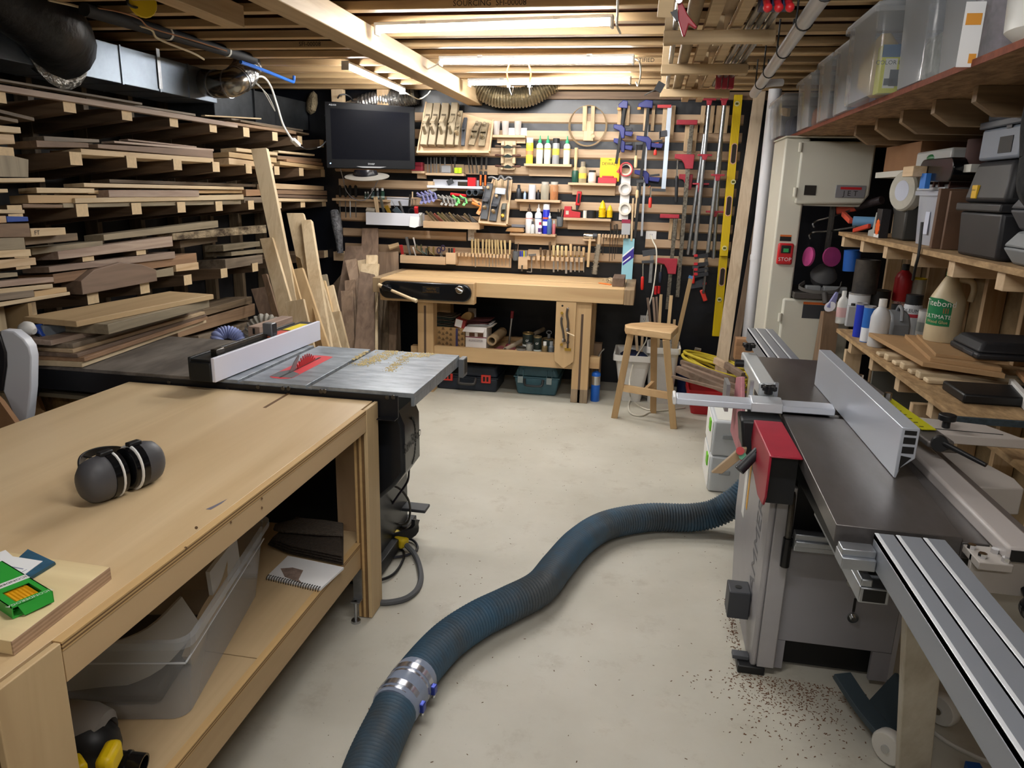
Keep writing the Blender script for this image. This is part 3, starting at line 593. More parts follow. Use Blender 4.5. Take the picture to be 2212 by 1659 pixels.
# plywood panel with papers and pencils
zp=.862; c1,c2=W(237,1225,z=zp),W(25,1386,z=zp); d=(W(0,1190,z=zp)-c1); d=d.normalized()*.5
pm=wood('#d2b072','#efd59c','x',fine=6,rough=.5,rv=0)
t=T('plywood_sheet','pale thick plywood panel lying on the near left of the table','panel',(c1.x-.2,c1.y-.1,ZT_+.001))
lo=[c2+d,c2,c1,c1+d]; dn=Vector((0,0,-.026))
mb=MB().hexa([p+dn for p in lo]+lo)
P('panel',mb,[pm],t,.001); 
e=MB(); n=(c1-c2).normalized().cross(Vector((0,0,1)))
for i in range(7):
    e.m=i%2; z0=-.026+.0037*i; e.hexa([c2+n*-.002+Vector((0,0,z0)),c2+n*.0006+Vector((0,0,z0)),c1+n*.0006+Vector((0,0,z0)),c1+n*-.002+Vector((0,0,z0)),c2+n*-.002+Vector((0,0,z0+.0036)),c2+n*.0006+Vector((0,0,z0+.0036)),c1+n*.0006+Vector((0,0,z0+.0036)),c1+n*-.002+Vector((0,0,z0+.0036))])
P('panel_edge',e,[mat('#b89b80',.6,var=.15,scale=20),mat('#a3876c',.6,var=.15,scale=20)],t,label='layered greyish edge')
z1=zp+.002
S('notebook','dark blue notebook under the white papers on the plywood panel','notebook',MB().hexa([W(x,y,z=zp+.001) for x,y in ((-40,1280),(58,1258),(121,1219),(60,1190))]+[W(x,y,z=zp+.009) for x,y in ((-40,1277),(56,1252),(119,1214),(60,1186))]),mat('#2f5f7c',.6,var=.35,scale=40))
pp_=MB().extr([W(x,y,z=zp+.010) for x,y in ((-30,1262),(35,1255),(92,1213),(28,1203),(12,1189),(-30,1205))],(0,0,.0012)); 
pt=T('paper_sheets','white folded papers lying on the dark blue notebook','paper',W(20,1230,z=zp+.01)); P('sheets',pp_,PAPER,pt)
P('pen_marks',MB().ribbon([W(23,1224,z=zp+.0114),W(50,1229,z=zp+.0114)],.0025,.0004,(0,1,0)).ribbon([W(40,1240,z=zp+.0114),W(58,1230,z=zp+.0114)],.001,.0004,(1,0,0)),mat('#8d90b0',.6),pt)
# pencil box
zb=zp+.022; A,B,C,D=W(-75,1268,z=zb),W(41,1256,z=zb),W(114,1277,z=zb),W(24,1314,z=zb)
ux=(C-D).normalized(); uy=(ux.cross(Vector((0,0,1)))*-1).normalized()   # ux along the end, uy along the box (away left)
O=D.copy(); Lx=(C-D).length
bx=T('pencil_box','open green pencil box on the plywood panel, pencils showing in its window','box',(O.x,O.y,zp))
ly=Vector((-ux.y,ux.x,0)); ly=ly if ly.x<0 else -ly
def bp(u,v,z): return O+ux*u+ly*v+Vector((0,0,z))
def slab(mb,u0,u1,v0,v1,z0,z1): return mb.hexa([bp(u0,v0,z0),bp(u1,v0,z0),bp(u1,v1,z0),bp(u0,v1,z0),bp(u0,v0,z1),bp(u1,v0,z1),bp(u1,v1,z1),bp(u0,v1,z1)])
gr=mat('#2fa03a',.4); g2=mat('#1d6a28',.5)
mb=MB(); slab(mb,0,Lx,0,.19,-.021,-.018); slab(mb,0,.002,0,.19,-.018,0); slab(mb,Lx-.002,Lx,0,.19,-.018,0); slab(mb,0,Lx,0,.016,-.0015,0); slab(mb,0,.014,.016,.19,-.0015,0); slab(mb,Lx-.01,Lx,.016,.19,-.0015,0); slab(mb,.014,Lx-.01,.066,.19,-.0015,0)
P('box',mb,gr,bx)
P('end_flap',MB().hexa([bp(.01,0,0),bp(Lx-.002,0,0),bp(Lx-.002,.002,0),bp(.01,.002,0),bp(.016,-.008,-.019),bp(Lx-.004,-.006,-.017),bp(Lx-.004,-.004,-.017),bp(.016,-.006,-.019)]),gr,bx)
k=6
for i in range(k):
    u=.02+i*(Lx-.036)/(k-1); P('pencil',MB().cone(bp(u,.02,-.0085),bp(u,.18,-.0085),.0048,n=6),mat('#e0a018',.35),bx); 
P('lettering',MB().text('TICONDEROGA',bp(Lx/2,.008,.0003),ux*-1,ly*-1,.0105,.0003),WHITE,bx,label='white lettering on the end',flat=True)
mb=MB(); slab(mb,.0,Lx,.082,.10,.0001,.0006); P('band',mb,WHITE,bx,label='white band'); P('lettering',MB().text('TICONDEROGA',bp(Lx/2,.091,.0008),ux*-1,ly*-1,.0105,.0003),INK,bx,label='black lettering on the white band',flat=True)
# big clear bin on the shelf
bn=T('storage_bin','big clear plastic bin on the shelf under the plywood table','bin',(-1.4,1.75,.316))
b0=[W(400,1552,z=.317),W(150,1562,z=.317)]; xr=b0[0].x
def binshell(mb,x0,x1,y0,y1,z0,z1,fl,th=.006,n=6,r=.04):
    """tapered open bin with rounded corners"""
    def ring(g,z,rr):
        o=[]
        for cx,cy,a in ((x1+g-rr,y0-g+rr,-90),(x1+g-rr,y1+g-rr,0),(x0-g+rr,y1+g-rr,90),(x0-g+rr,y0-g+rr,180)):
            for i in range(n): t=math.radians(a+90*i/(n-1)); o.append(Vector((cx+rr*math.cos(t),cy+rr*math.sin(t),z)))
        return o
    R=[ring(0,z0,r),ring(fl,z1,r),ring(fl+.014,z1,r),ring(fl+.014,z1-.02,r)]; k=len(R[0]); vs=[p for q in R for p in q]
    fs=[tuple(range(k-1,-1,-1))]
    for j in range(3):
        for i in range(k): fs.append((j*k+i,j*k+(i+1)%k,(j+1)*k+(i+1)%k,(j+1)*k+i))
    return mb.poly(vs,fs)
x1,ybn=-1.035,1.362; ab=(x1,ybn,0); an=math.radians(12.6)
P('tub',binshell(MB(),x1-.44,x1,ybn,ybn+.60,.317,.56,.03).turn(an,'Z',ab),clear('#c6c9cd',.24),bn)
P('rim_line',MB().tube([(x1+.02,ybn-.018,.49),(x1+.02,ybn+.62,.49)],.0025,6).tube([(x1+.02,ybn-.02,.49),(x1-.46,ybn-.02,.49)],.0025,6).turn(an,'Z',ab),clear('#e8ebee',.6),bn)
def inbin(mb): return mb.turn(an,'Z',ab)
S('grey_sheet','curved pale grey sheet standing inside the clear bin','sheet',inbin(MB().ribbon(curve([(x1-.40,ybn+.05,.36),(x1-.25,ybn+.07,.40),(x1-.12,ybn+.10,.44),(x1-.05,ybn+.2,.49)],5),.12,.008,(0,.1,1))),mat('#b5b1aa',.7))
S('wood_scrap','pale twisted wood scrap inside the clear bin','scrap',inbin(MB().ribbon(curve([(x1-.07,ybn+.2,.34),(x1-.06,ybn+.3,.40),(x1-.05,ybn+.42,.43),(x1-.06,ybn+.5,.5)],5),.05,.02,(0,.2,1))),pale('y'))
S('paper_pad','white spiral pad edge inside the clear bin','paper',inbin(MB().bar((x1-.06,ybn+.36,.47),(x1-.04,ybn+.54,.49),.1,.012,(0,0,1))),PAPER)
S('dark_cloth','dark folded cloth at the bottom of the clear bin','cloth',inbin(MB().box(x1-.38,x1-.08,ybn+.05,ybn+.4,.32,.36)),mat('#4a4744',.9),bev=.015)
# folded mats, notebook
mt=T('rubber_mat','folded dark mesh mat lying on the table shelf','mat',W(660,1160,z=.32))
mm=mat('#40372f',.9,var=.35,scale=90,bump=.6,bscale=120)
def mw(x,y,z): return W(x,y,z=z)
for i in range(4):
    z=.322+i*.013; o=i*3
    q=[mw(742-o*.3,1222-i*6,z),mw(742-o,1147-i*3,z),mw(640,1128-o,z),mw(578+o,1178-i*4,z),mw(620+o,1196-i*5,z)]
    cc=[curve([q[0],q[1]],4),0]
    P('fold',MB().extr(q,(0,0,.008)),mm,mt,.003)
P('fold',MB().extr([mw(741,1160,.372),mw(742,1135,.372),mw(700,1128,.378),mw(650,1124,.378),mw(594,1137,.372),mw(590,1147,.372),mw(610,1152,.372),mw(690,1158,.376)],(0,0,.012)),mat('#5a5148',.9,var=.35,scale=90,bump=.6,bscale=120),mt,.004)
nb=T('spiral_notebook','open spiral notebook with brown stain on the table shelf','notebook',W(660,1240,z=.317))
q=[mw(x,y,.316) for x,y in ((576,1250),(692,1277),(743,1230),(622,1205))]
P('pages',MB().extr(q,(0,0,.009)),PAPER,nb,.001)
P('stain',MB().extr([mw(x,y,.3255) for x,y in ((606,1228),(632,1226),(655,1232),(645,1252),(655,1262),(640,1256),(615,1246))],(0,0,.0003)),mat('#9a8478',.8,var=.4,scale=60),nb)
rg=MB(); 
for i in range(22):
    c=q[0].lerp(q[1],(i+.5)/22)+Vector((0,0,.006)); rg.tube([c+Vector((math.sin(t)*.002,math.cos(t)*.009,math.sin(t)*.009)) for t in [x*2*math.pi/8 for x in range(8)]],.0014,5,closed=True)
P('spiral',rg,BLACK,nb)
# router at the near end of the shelf
rt=T('cordless_router','yellow and black cordless router lying at the near end of the table shelf','power tool',W(200,1630,z=.32))
c=W(175,1615,z=.40); e=W(262,1625,z=.39); dd=(e-c).normalized()
P('motor_body',MB().lathe([(.02,-.12),(.06,-.1),(.068,-.02),(.066,.03),(.05,.06),(.03,.075)],c,dd,18),BLACK,rt); P('gear_cap',MB().lathe([(.069,-.07),(.071,-.06),(.071,.0),(.06,.035),(.045,.045),(.044,.02)],c+Vector((0,.02,.012)),dd,18),mat('#8a8580',.4),rt)
P('dust_port',MB().lathe([(.026,.06),(.026,.1),(.029,.1),(.029,.108),(.0265,.11),(.0265,.14),(.022,.14),(.022,.1)],c+Vector((.0,-.01,-.02)),dd,18),BLACKG,rt)
P('yellow_shell',MB().bar(W(222,1668,z=.43),W(250,1613,z=.43),.035,.05,(1,0,0)),YELLOW,rt,.012); P('yellow_base',MB().bar(W(160,1640,z=.44),W(178,1668,z=.44),.025,.03,(1,0,0)),YELLOW,rt,.008)
# ================================================================ table saw
ZS=.87; SX0,SX1,SY0,SY1=-1.615,-.80,2.462,3.125
sw=T('table_saw','cast iron table saw with red throat plate and raised blade','table saw',(-1.2,2.8,0))
mb=MB(); sl=[(-1.50,-1.478),(-1.222,-1.2)]
xs=[SX0,sl[0][0],sl[0][1],sl[1][0],sl[1][1],SX1]
for i in range(5):
    z1=ZS if i%2==0 else ZS-.012
    mb.box(xs[i],xs[i+1],SY0,SY1,ZS-.018,z1)
# rim and slot ribs
mb.box(SX1-.012,SX1,SY0,SY1,ZS-.05,ZS-.018)
for a,b in sl: mb.prism([(a-.03,ZS-.018),(a-.012,ZS-.034),(b+.012,ZS-.034),(b+.03,ZS-.018)],'y',SY0,SY0+.03)
P('cast_iron_top',mb,IRON,sw,.0015)
for k,(a,b) in enumerate(sl): P('slot_shadow',MB().box(a+.001,b-.001,SY0+.001,SY1-.001,ZS-.0118,ZS-.0112),mat('#57524c',.6),sw,label='brownish floor of the miter slot')  # thin brownish sheet laid as the bottom of each slot
tx=-1.367; o=[]
for i in range(13): t=math.pi*i/12; o.append((tx+.048*math.cos(t),2.925+.012*math.sin(t)+.0))
for i in range(13): t=math.pi+math.pi*i/12; o.append((tx+.048*math.cos(t),2.555+.03*math.sin(t)))
P('throat_plate',MB().prism(o,'z',ZS-.004,ZS+.0008),mat('#d23b42',.4),sw,label='red throat plate')
P('throat_insert',MB().prism([(tx-.046,2.545),(tx+.046,2.545),(tx+.046,2.61),(tx-.02,2.66),(tx-.046,2.62)],'z',ZS,ZS+.0014),mat('#5e6164',.5),sw,label='grey insert')
P('blade_slot',MB().box(tx-.005,tx+.005,2.54,2.90,ZS+.001,ZS+.0018),INK,sw)
R_,cz=.127,ZS-.082; yc=2.765; bl=[]
n=40
for i in range(n):
    t0=2*math.pi*i/n; 
    for dt,rr in ((0,R_-.014),(.02,R_),(.055,R_-.001),(.075,R_-.014)): bl.append((yc+rr*math.cos(t0+dt),cz+rr*math.sin(t0+dt)))
P('blade',MB().prism(bl,'x',tx-.0016,tx+.0016),mat('#b5242c',.35,.2),sw,label='red saw blade with teeth')
rk_=[(yc+(R_+.006)*math.cos(t),cz+(R_+.006)*math.sin(t)) for t in [math.radians(x) for x in range(128,172,6)]]+[(yc+(R_+.05)*math.cos(t),cz+(R_+.03)*math.sin(t)) for t in [math.radians(x) for x in (160,150,140)]]
P('riving_knife',MB().prism([(yc-.10,ZS),(yc-.055,ZS+.052),(yc-.066,ZS+.056),(yc-.105,ZS+.035),(yc-.15,ZS)],'x',tx-.0014,tx+.0014),mat('#8b8b8d',.4,.6),sw,label='grey riving knife')
P('rear_rail',MB().box(-2.62,-.86,SY0-.006,SY0,ZS-.095,ZS-.014).box(-.93,-.86,SY0-.045,SY0-.006,ZS-.098,ZS-.095),mat('#16171b',.4),sw)
P('front_rail',MB().box(-2.62,-.775,SY1,SY1+.05,ZS-.09,ZS-.02),BLACK,sw,.004); P('rail_cap',MB().box(-.80,-.776,SY1-.02,SY1+.055,ZS-.1,ZS-.015),mat('#6f7276',.4),sw,.003)
for x,z in ((490,842),(558,836),(612,839),(624,839),(694,845),(702,845),(837,858),(850,858),(366,826),(290,832)):
    p=W(x,z,y=SY0-.006); P('bolt',MB().lathe([(.009,0),(.008,.004),(0,.005)],p,(0,-1,0),10),DSTEEL,sw)
P('extension_table',MB().box(-2.62,SX0-.004,SY0,SY1,ZS-.03,ZS-.001),mat('#948c83',.5,c2='#524d49',scale=5,stretch=(1,.25,1)),sw,.002,label='dusty black laminate extension table')
P('cabinet',MB().box(-1.58,-1.03,2.56,3.06,.07,ZS-.05),mat('#101113',.35),sw,.006); P('mobile_base',MB().box(-1.62,-1.0,2.52,3.1,.02,.075),BLACK,sw,.004)
cv=[(-1.06,.80),(-.93,.80),(-.885,.775),(-.862,.72),(-.86,.53),(-.90,.47),(-1.0,.375),(-1.06,.33)]
P('motor_cover',MB().prism(cv,'y',2.52,2.73),mat('#191b1f',.32),sw,.015,label='black domed motor cover')
mb=MB().text('SawStop',(-.8595,2.622,.63),(0,1,.08),(0,-.06,1),.062,.0008)
for i in range(17):
    a=math.radians(-80+i*160/16); mb.box(-.8605,-.859,2.61+.055*math.cos(a)-.004,2.61+.055*math.cos(a)+.004,.63+.095*math.sin(a)-.006,.63+.095*math.sin(a)+.006)
P('vent_lettering',mb,INK,sw,label='cut-out lettering and vent holes',flat=True)
for i in range(6):
    z=.67-.045*i; P('vent',MB().lathe([(.018,0),(.016,.006),(.008,.012),(0,.014)],(-1.12,2.559,z),(0,-1,0),10,sx=1,sy=.6),mat('#26272a',.4),sw)
for dx,w_ in ((0,.07),(.12,.1)):
    p=W(838+dx*330,1095,z=.16); 
    P('foot_pedal',MB().box(p.x-.02,p.x+w_,p.y-.03,p.y+.05,.15,.165),DGREY,sw,.004); 
P('pedal_arm',MB().ribbon(curve([(-1.08,2.86,.06),(-1.02,2.86,.07),(-.95,2.88,.10),(-.94,2.9,.15)],5),.045,.018,(0,0,1)).ribbon(curve([(-1.1,2.86,.05),(-1.05,2.88,.11),(-1.04,2.9,.15)],4),.03,.015,(0,1,0)),BLACK,sw)
# dusting of sawdust on the saw top
sd=MB(); r2=random.Random(3)
for (ax_,ay_,bx_,by_,n_,wd) in ((775,790,855,757,620,.022),(838,802,890,762,330,.014),(900,771,938,762,190,.022),(765,777,792,760,140,.008)):
    for i in range(n_):
        t=r2.random(); p=W(ax_+(bx_-ax_)*t,ay_+(by_-ay_)*t,z=ZS); p+=Vector((r2.gauss(0,wd),r2.gauss(0,.012),.0012)); s_=r2.uniform(.0015,.0045)
        if SX0<p.x<SX1-.01 and SY0<p.y<SY1 : sd.ball(p,s_,n=5) if False else sd.poly([p+Vector((s_,0,0)),p+Vector((0,s_,0)),p+Vector((-s_,0,0)),p+Vector((0,-s_,0)),p+Vector((0,0,s_*.6)),p-Vector((0,0,.0012))],[(0,1,4),(1,2,4),(2,3,4),(3,0,4),(1,0,5),(2,1,5),(3,2,5),(0,3,5)])
S('sawdust','fine pale sawdust in streaks on the cast iron saw top','sawdust',sd,mat('#d9c58f',.9),kind='stuff')
# fence
fn=T('rip_fence','long white faced rip fence lying across the table saw','fence',(-1.6,2.8,ZS+.001))
fa,fb=W(466,826.6,z=ZS+.004),W(693,734,z=ZS+.004); fd=(fb-fa).normalized(); fnn=Vector((fd.y,-fd.x,0)); h_=.092
up=Vector((0,0,1))
P('face',MB().hexa([fa-fnn*.014,fa,fb,fb-fnn*.014,fa-fnn*.014+up*h_,fa+up*h_,fb+up*h_,fb-fnn*.014+up*h_]),mat('#e3e5f4',.35),fn,.002)
P('body',MB().hexa([fa-fnn*.10+up*.002,fa-fnn*.015+up*.002,fb-fnn*.015+up*.002,fb-fnn*.10+up*.002,fa-fnn*.10+up*(h_-.008),fa-fnn*.015+up*(h_-.008),fb-fnn*.015+up*(h_-.008),fb-fnn*.10+up*(h_-.008)]),mat('#17191b',.5,var=.3,scale=20),fn,.003)
P('back_rail',MB().bar(fa-fnn*.105+up*(h_/2),fb-fnn*.105+up*(h_/2)-fd*.06,h_-.004,.014,up),mat('#1d2023',.45),fn,.004); P('end_plate',MB().bar(fa-fnn*.1-fd*.004+up*h_*.42,fa-fnn*.012-fd*.004+up*h_*.42,h_*.8,.012,up),mat('#15181a',.5),fn,.004)
def fl(s,o,z): return fa+fd*s-fnn*o+up*z
P('top_bar',MB().bar(fl(.12,.055,h_-.0),fl(.45,.055,h_-.0),.02,.012,fnn),DSTEEL,fn); P('bracket',MB().bar(fl(.06,.04,h_+.004),fl(.11,.04,h_+.004),.03,.03,fnn),DSTEEL,fn,.004)
P('warning_sticker',MB().bar(fl(.62,.04,h_-.0065),fl(.78,.04,h_-.0065),.06,.001,fnn),mat('#e9d22a',.5),fn,label='yellow sticker'); P('warning_sticker',MB().bar(fl(.5,.045,h_-.0065),fl(.6,.045,h_-.0065),.05,.001,fnn),mat('#d0564c',.5),fn,label='red sticker')
gz=T('digital_gauge','small grey magnetic gauge standing on the rip fence','gauge',fl(.47,.045,h_-.007))
P('body',MB().bar(fl(.45,.045,h_+.022),fl(.49,.045,h_+.022),.045,.06,fnn),mat('#8d8f94',.35,.5),gz,.004); P('screen',MB().bar(fl(.455,.022,h_+.025),fl(.488,.022,h_+.025),.05,.003,up),mat('#2c2f36',.2),gz); P('base',MB().bar(fl(.45,.046,h_-.002),fl(.492,.046,h_-.002),.03,.012,fnn),mat('#d4572a',.5),gz)
p=W(541,735,z=ZS+.03); 
wb=T('mortised_block','pinkish walnut block with two mortises lying behind the rip fence','block',p)
e0,e1=W(550,742,z=.874),W(622,716,z=.874); dd=(e1-e0).normalized()
P('block',MB().bar(e0+up*.04,e1+up*.04,.078,.06,up),wood('#7a5a4a','#b08f7e','y'),wb,.002)
for f in (.018,-.024): P('mortise',MB().bar(e0+up*(.04+f)-dd*.0006,e0+up*(.04+f)+dd*.002,.028,.012,up),INK,wb,label='dark mortise hole')
# hoses behind the saw
def ribbed(label,pts,r,m,name='dust_hose',amp=.08,pitch=.013,cat='hose',n=16):
    cu=curve(pts,24); out=[cu[0]]; acc=0; L=0
    for a,b in zip(cu,cu[1:]): L+=(b-a).length
    N=max(8,int(L/pitch*4)); step=L/N; res=[cu[0]]; d=0; i=0; cur=cu[0]
    rem=step
    for a,b in zip(cu,cu[1:]):
        seg=(b-a).length; u=(b-a).normalized() if seg>0 else Vector(); pos=0
        while seg-pos>=rem: pos+=rem; res.append(a+u*pos); rem=step
        rem-=seg-pos
    mb=MB(); K=len(res); mb.tube(res,r,n,rad=lambda t:r*(1-amp*(1-abs(math.sin(math.pi*round(t*(K-1))/4)))))
    return S(name,label,cat,mb,m)
ribbed('small grey ribbed hose arching up behind the rip fence',[W(538,830,y=3.5)*1-Vector((0,0,W(538,830,y=3.5).z-.06)),W(538,830,y=3.5),W(540,745,y=3.5),W(545,715,y=3.5),W(566,695,y=3.52),W(592,702,y=3.54),W(600,730,y=3.54)],.045,mat('#8a867c',.6),amp=.22,pitch=.018)
ribbed('pale blue ribbed hose behind the saw extension table',[W(464,790,y=3.4),W(468,735,y=3.4),W(475,722,y=3.42),W(495,717,y=3.45),W(516,728,y=3.46),W(520,742,y=3.46)],.035,mat('#8b97c8',.5),amp=.2,pitch=.012)
# cords by the saw
cf=lambda *q:[W(x,y,z=.012) for x,y in q]
cd=T('power_cord','thick grey cord with yellow connector coiling on the floor by the saw','cord',W(870,1240,z=0))
P('cord',MB().tube(curve([W(872,1172,z=.05)]+cf((897,1200),(909,1238),(904,1268),(882,1290),(850,1300),(815,1300),(770,1280)),8),.012,8),mat('#55575a',.6),cd)
P('connector',MB().bar(W(848,1154,z=.07),W(876,1175,z=.05),.05,.05,(0,0,1)),mat('#d9bb20',.4),cd,.01); P('boot',MB().cone(W(828,1130,z=.1),W(848,1154,z=.07),.01,.02,10),BLACK,cd)
S('power_cord','thin dark cord looping on the floor beside the table leg','cord',MB().tube(curve([W(832,1125,z=.1)]+cf((826,1150),(850,1178),(872,1192),(868,1215),(850,1240),(824,1252),(790,1255)),8).tube(curve(cf((800,1165),(850,1163),(888,1165),(902,1182),(890,1195),(860,1203),(822,1206),(790,1206)),8),.006,6),.006,6) if False else MB().tube(curve([W(832,1125,z=.1)]+cf((826,1150),(850,1178),(872,1192),(868,1215),(850,1240),(824,1252),(790,1255)),8),.006,6),BLACK)
S('power_cord','second thin dark cord crossing under the yellow connector','cord',MB().tube(curve(cf((800,1165),(850,1163),(888,1165),(902,1182),(890,1195),(860,1203),(822,1206),(790,1206)),8),.006,6),mat('#2a2b33',.5))
S('power_cord','cord hanging from the motor cover to the foot pedals','cord',MB().tube(curve([W(884,1010,y=2.74),W(880,1040,y=2.8),W(860,1070,y=2.84),W(845,1092,y=2.86)],6).tube,.005) if False else MB().tube(curve([W(884,1010,y=2.74),W(880,1040,y=2.8),W(860,1070,y=2.84),W(845,1092,y=2.86)],6),.005,6),mat('#231c2c',.5))
S('power_cord','cord arching above the foot pedals beside the saw','cord',MB().tube(curve([W(828,1085,y=2.8),W(834,1062,y=2.82),W(848,1050,y=2.84),W(866,1058,y=2.86),W(882,1080,y=2.88),W(886,1105,y=2.9),W(880,1128,y=2.92),W(862,1132,y=2.92),W(846,1118,y=2.9)],6),.005,6),mat('#3a3732',.5))
# crate below the extension
S('chipboard_cabinet','chipboard fronted drawer cabinet under the saw extension at far left','cabinet',MB().box(-2.6,-1.66,2.62,3.1,.02,.72),osb,bev=.003)
S('shelf_board','long pale board edge under the saw extension, above the chipboard cabinet','board',MB().box(-2.66,-1.62,2.5,2.95,.725,.742),grey_board('x'))
# blue dust hose across the floor
hm=mat('#3b637f',.5,c2='#4a5156',scale=2.6,rvar=.1)
HZ=.072
hp_=[W(x,y,z=HZ) for x,y in ((770,1745),(800,1650),(838,1565),(880,1485),(958,1392),(1030,1340),(1100,1305),(1165,1270),(1205,1222),(1250,1172),(1310,1135),(1400,1118),(1490,1118))]+[W(1545,1108,z=.10),W(1590,1082,z=.17),W(1625,1050,z=.24)]
hz=ribbed('thick blue ribbed dust hose snaking across the concrete floor',hp_,.07,hm,amp=.12,pitch=.0145,n=20)
for i,(x,y) in enumerate(((862,1515),(888,1478))):
    c=W(x,y,z=HZ); dv=(W(900,1465,z=HZ)-W(850,1540,z=HZ)).normalized()
    h=T('hose_clamp','steel bridge clamp around the blue hose, %s'%('nearer one' if i==0 else 'farther one'),'clamp',(c.x,c.y,0.001))
    P('band',MB().lathe([(.0715,-.012),(.0745,-.012),(.0745,.012),(.0715,.012)],c,dv,24).lathe([(.0715,-.03),(.0735,-.03),(.0735,-.022),(.0715,-.022)],c,dv,24),mat('#c6c9d6',.2,.9),h)
    s=Vector((dv.y,-dv.x,0)); k=c+s*.076; P('screw_box',MB().bar(k-dv*.012,k+dv*.012,.03,.02,(0,0,1)),mat('#3c4aa0',.3,.6),h,.003); P('thumb_screw',MB().bar(k-Vector((0,0,.03)),k+Vector((0,0,.012)),.014,.01,dv),CHROME,h,.002)
S('hose_cuff','clear banded cuff joining the two lengths of blue hose','cuff',MB().lathe([(.0705,-.085),(.073,-.07),(.073,.07),(.0705,.085)],W(876,1496,z=HZ),(W(900,1465,z=HZ)-W(850,1540,z=HZ)),24),clear('#a8b4cc',.5))
# ================================================================ workbench on the back wall
ZB=.905; BF=5.45; BB=6.165
wbm=wood('#b08248','#cfa468','x',fine=10,rough=.5,rv=0); wbz=wood('#b08248','#cfa468','z',fine=10,rough=.5,rv=0)
wb=T('workbench','heavy pale maple workbench with twin-screw vise against the back wall','workbench',(-1.06,5.8,0))
xl,xr=-2.03,-.145
P('top_plank',MB().box(xl,xr,BF,5.76,ZB-.112,ZB),wbm,wb,.004); P('top_plank',MB().box(xl,xr,5.79,BB,ZB-.112,ZB),wbm,wb,.004)
P('gap_stop',MB().box(xl,xr,5.761,5.789,ZB-.1,ZB-.006),wood('#5c4028','#7a5a3c','x'),wb,label='dark strip in the gap between the planks')
P('end_cap',MB().box(xr+.001,xr+.075,BF-.004,BB,ZB-.115,ZB+.001),wood('#6f5338','#a08158','z',fine=30,rv=0),wb,.004,label='dark end-grain cap')
P('end_cap',MB().box(xl-.07,xl-.001,BF-.004,BB,ZB-.115,ZB+.001),wood('#6f5338','#a08158','z',fine=30,rv=0),wb,.004)
for xa in (-1.745,-.507):
    for ya in (5.48,6.0):
        l=P('leg',MB().box(xa,xa+.128,ya,ya+.11,0.0,ZB-.113),wbz,wb,.003)
        if ya<5.9: P('inlay',MB().box(xa+.052,xa+.07,ya-.001,ya+.003,.0 if xa>-1 else .05,.70),wood('#4a3222','#64462f','z'),l,label='dark inlaid strip')
P('foot_block',MB().box(-.508,-.378,5.479,5.591,.0,.11),wood('#7a6248','#9c8262','z',rv=0),wb,.003,label='dusty darker foot of the right leg')
P('stretcher',MB().box(-1.617,-.507,5.50,5.54,.262,.378),wbm,wb,.003); P('stretcher',MB().box(-1.617,-.507,6.04,6.08,.262,.378),wbm,wb,.003)
P('shelf',MB().box(-1.617,-.507,5.541,6.039,.33,.348),wbm,wb)
for x0,x1 in ((-1.82,-1.746),(-.378,-.30)): P('stretcher_end',MB().box(x0,x1,5.53,5.6,.27,.36),wbm,wb,.003)
# vise
C0,C1=W(820,598,y=5.375),W(1025,608,y=5.375)
vs=T('twin_screw_vise','black covered twin screw vise with wooden chop on the bench front','vise',(C0.x+.35,5.4,.73)) if False else wb
ch=P('vise_chop',MB().box(C0.x,C1.x,5.375,5.449,.742,ZB+.002),wbm,wb,.006)
va,vb=W(838,625,y=5.35),W(1000,628,y=5.35); zc=(W(830,605,y=5.35).z+W(830,644,y=5.35).z)/2; rr=.066
o=[(va.x+rr*math.cos(t),zc+rr*math.sin(t)) for t in [math.pi/2+math.pi*i/12 for i in range(13)]]+[(vb.x+rr*math.cos(t),zc+rr*math.sin(t)) for t in [-math.pi/2+math.pi*i/12 for i in range(13)]]
P('vise_cover',MB().prism(o,'y',5.335,5.374),mat('#0f1216',.22),ch,.008,label='glossy black vise cover')
pl=W(931,626,y=5.333)
P('name_plate',MB().box(pl.x-.066,pl.x+.066,5.3335,5.335,pl.z-.022,pl.z+.022),BLACK,ch); 
P('plate_lettering',MB().text('VERITAS',(pl.x,5.333,pl.z+.006),(1,0,0),(0,0,1),.02).text('Twin-Screw Vise',(pl.x,5.333,pl.z-.011),(1,0,0),(0,0,1),.0125).box(pl.x-.066,pl.x+.066,5.333,5.3335,pl.z+.0205,pl.z+.022).box(pl.x-.066,pl.x+.066,5.333,5.3335,pl.z-.022,pl.z-.0205),BRASS,ch,label='gold lettering and border',flat=True)
k=W(836,622,y=5.31); P('screw_boss',MB().cone((k.x,5.33,k.z),(k.x,5.27,k.z),.03,.022,16).ball((k.x,5.265,k.z),.022),BLACKG,ch)
ha,hb_=W(819,616,y=5.27),W(899,650,y=5.2)
P('handle',MB().cone(ha,hb_,.0115,n=12).cone(hb_-(hb_-ha).normalized()*.03,hb_+(hb_-ha).normalized()*.005,.015,n=12).cone(ha-(hb_-ha).normalized()*.005,ha+(hb_-ha).normalized()*.025,.015,n=12),wood('#cda876','#e3c79b','x'),ch,label='pale wooden vise handle')
P('handle_collar',MB().cone(ha.lerp(hb_,.1),ha.lerp(hb_,.34),.019,n=12),BLACKG,ch)
k=W(993,626,y=5.32); P('locking_knob',MB().cone((k.x,5.335,k.z),(k.x,5.31,k.z),.03,n=16).bar((k.x-.028,5.3,k.z+.012),(k.x+.028,5.3,k.z-.012),.016,.012,(0,1,0)),CHROME,ch,.003)
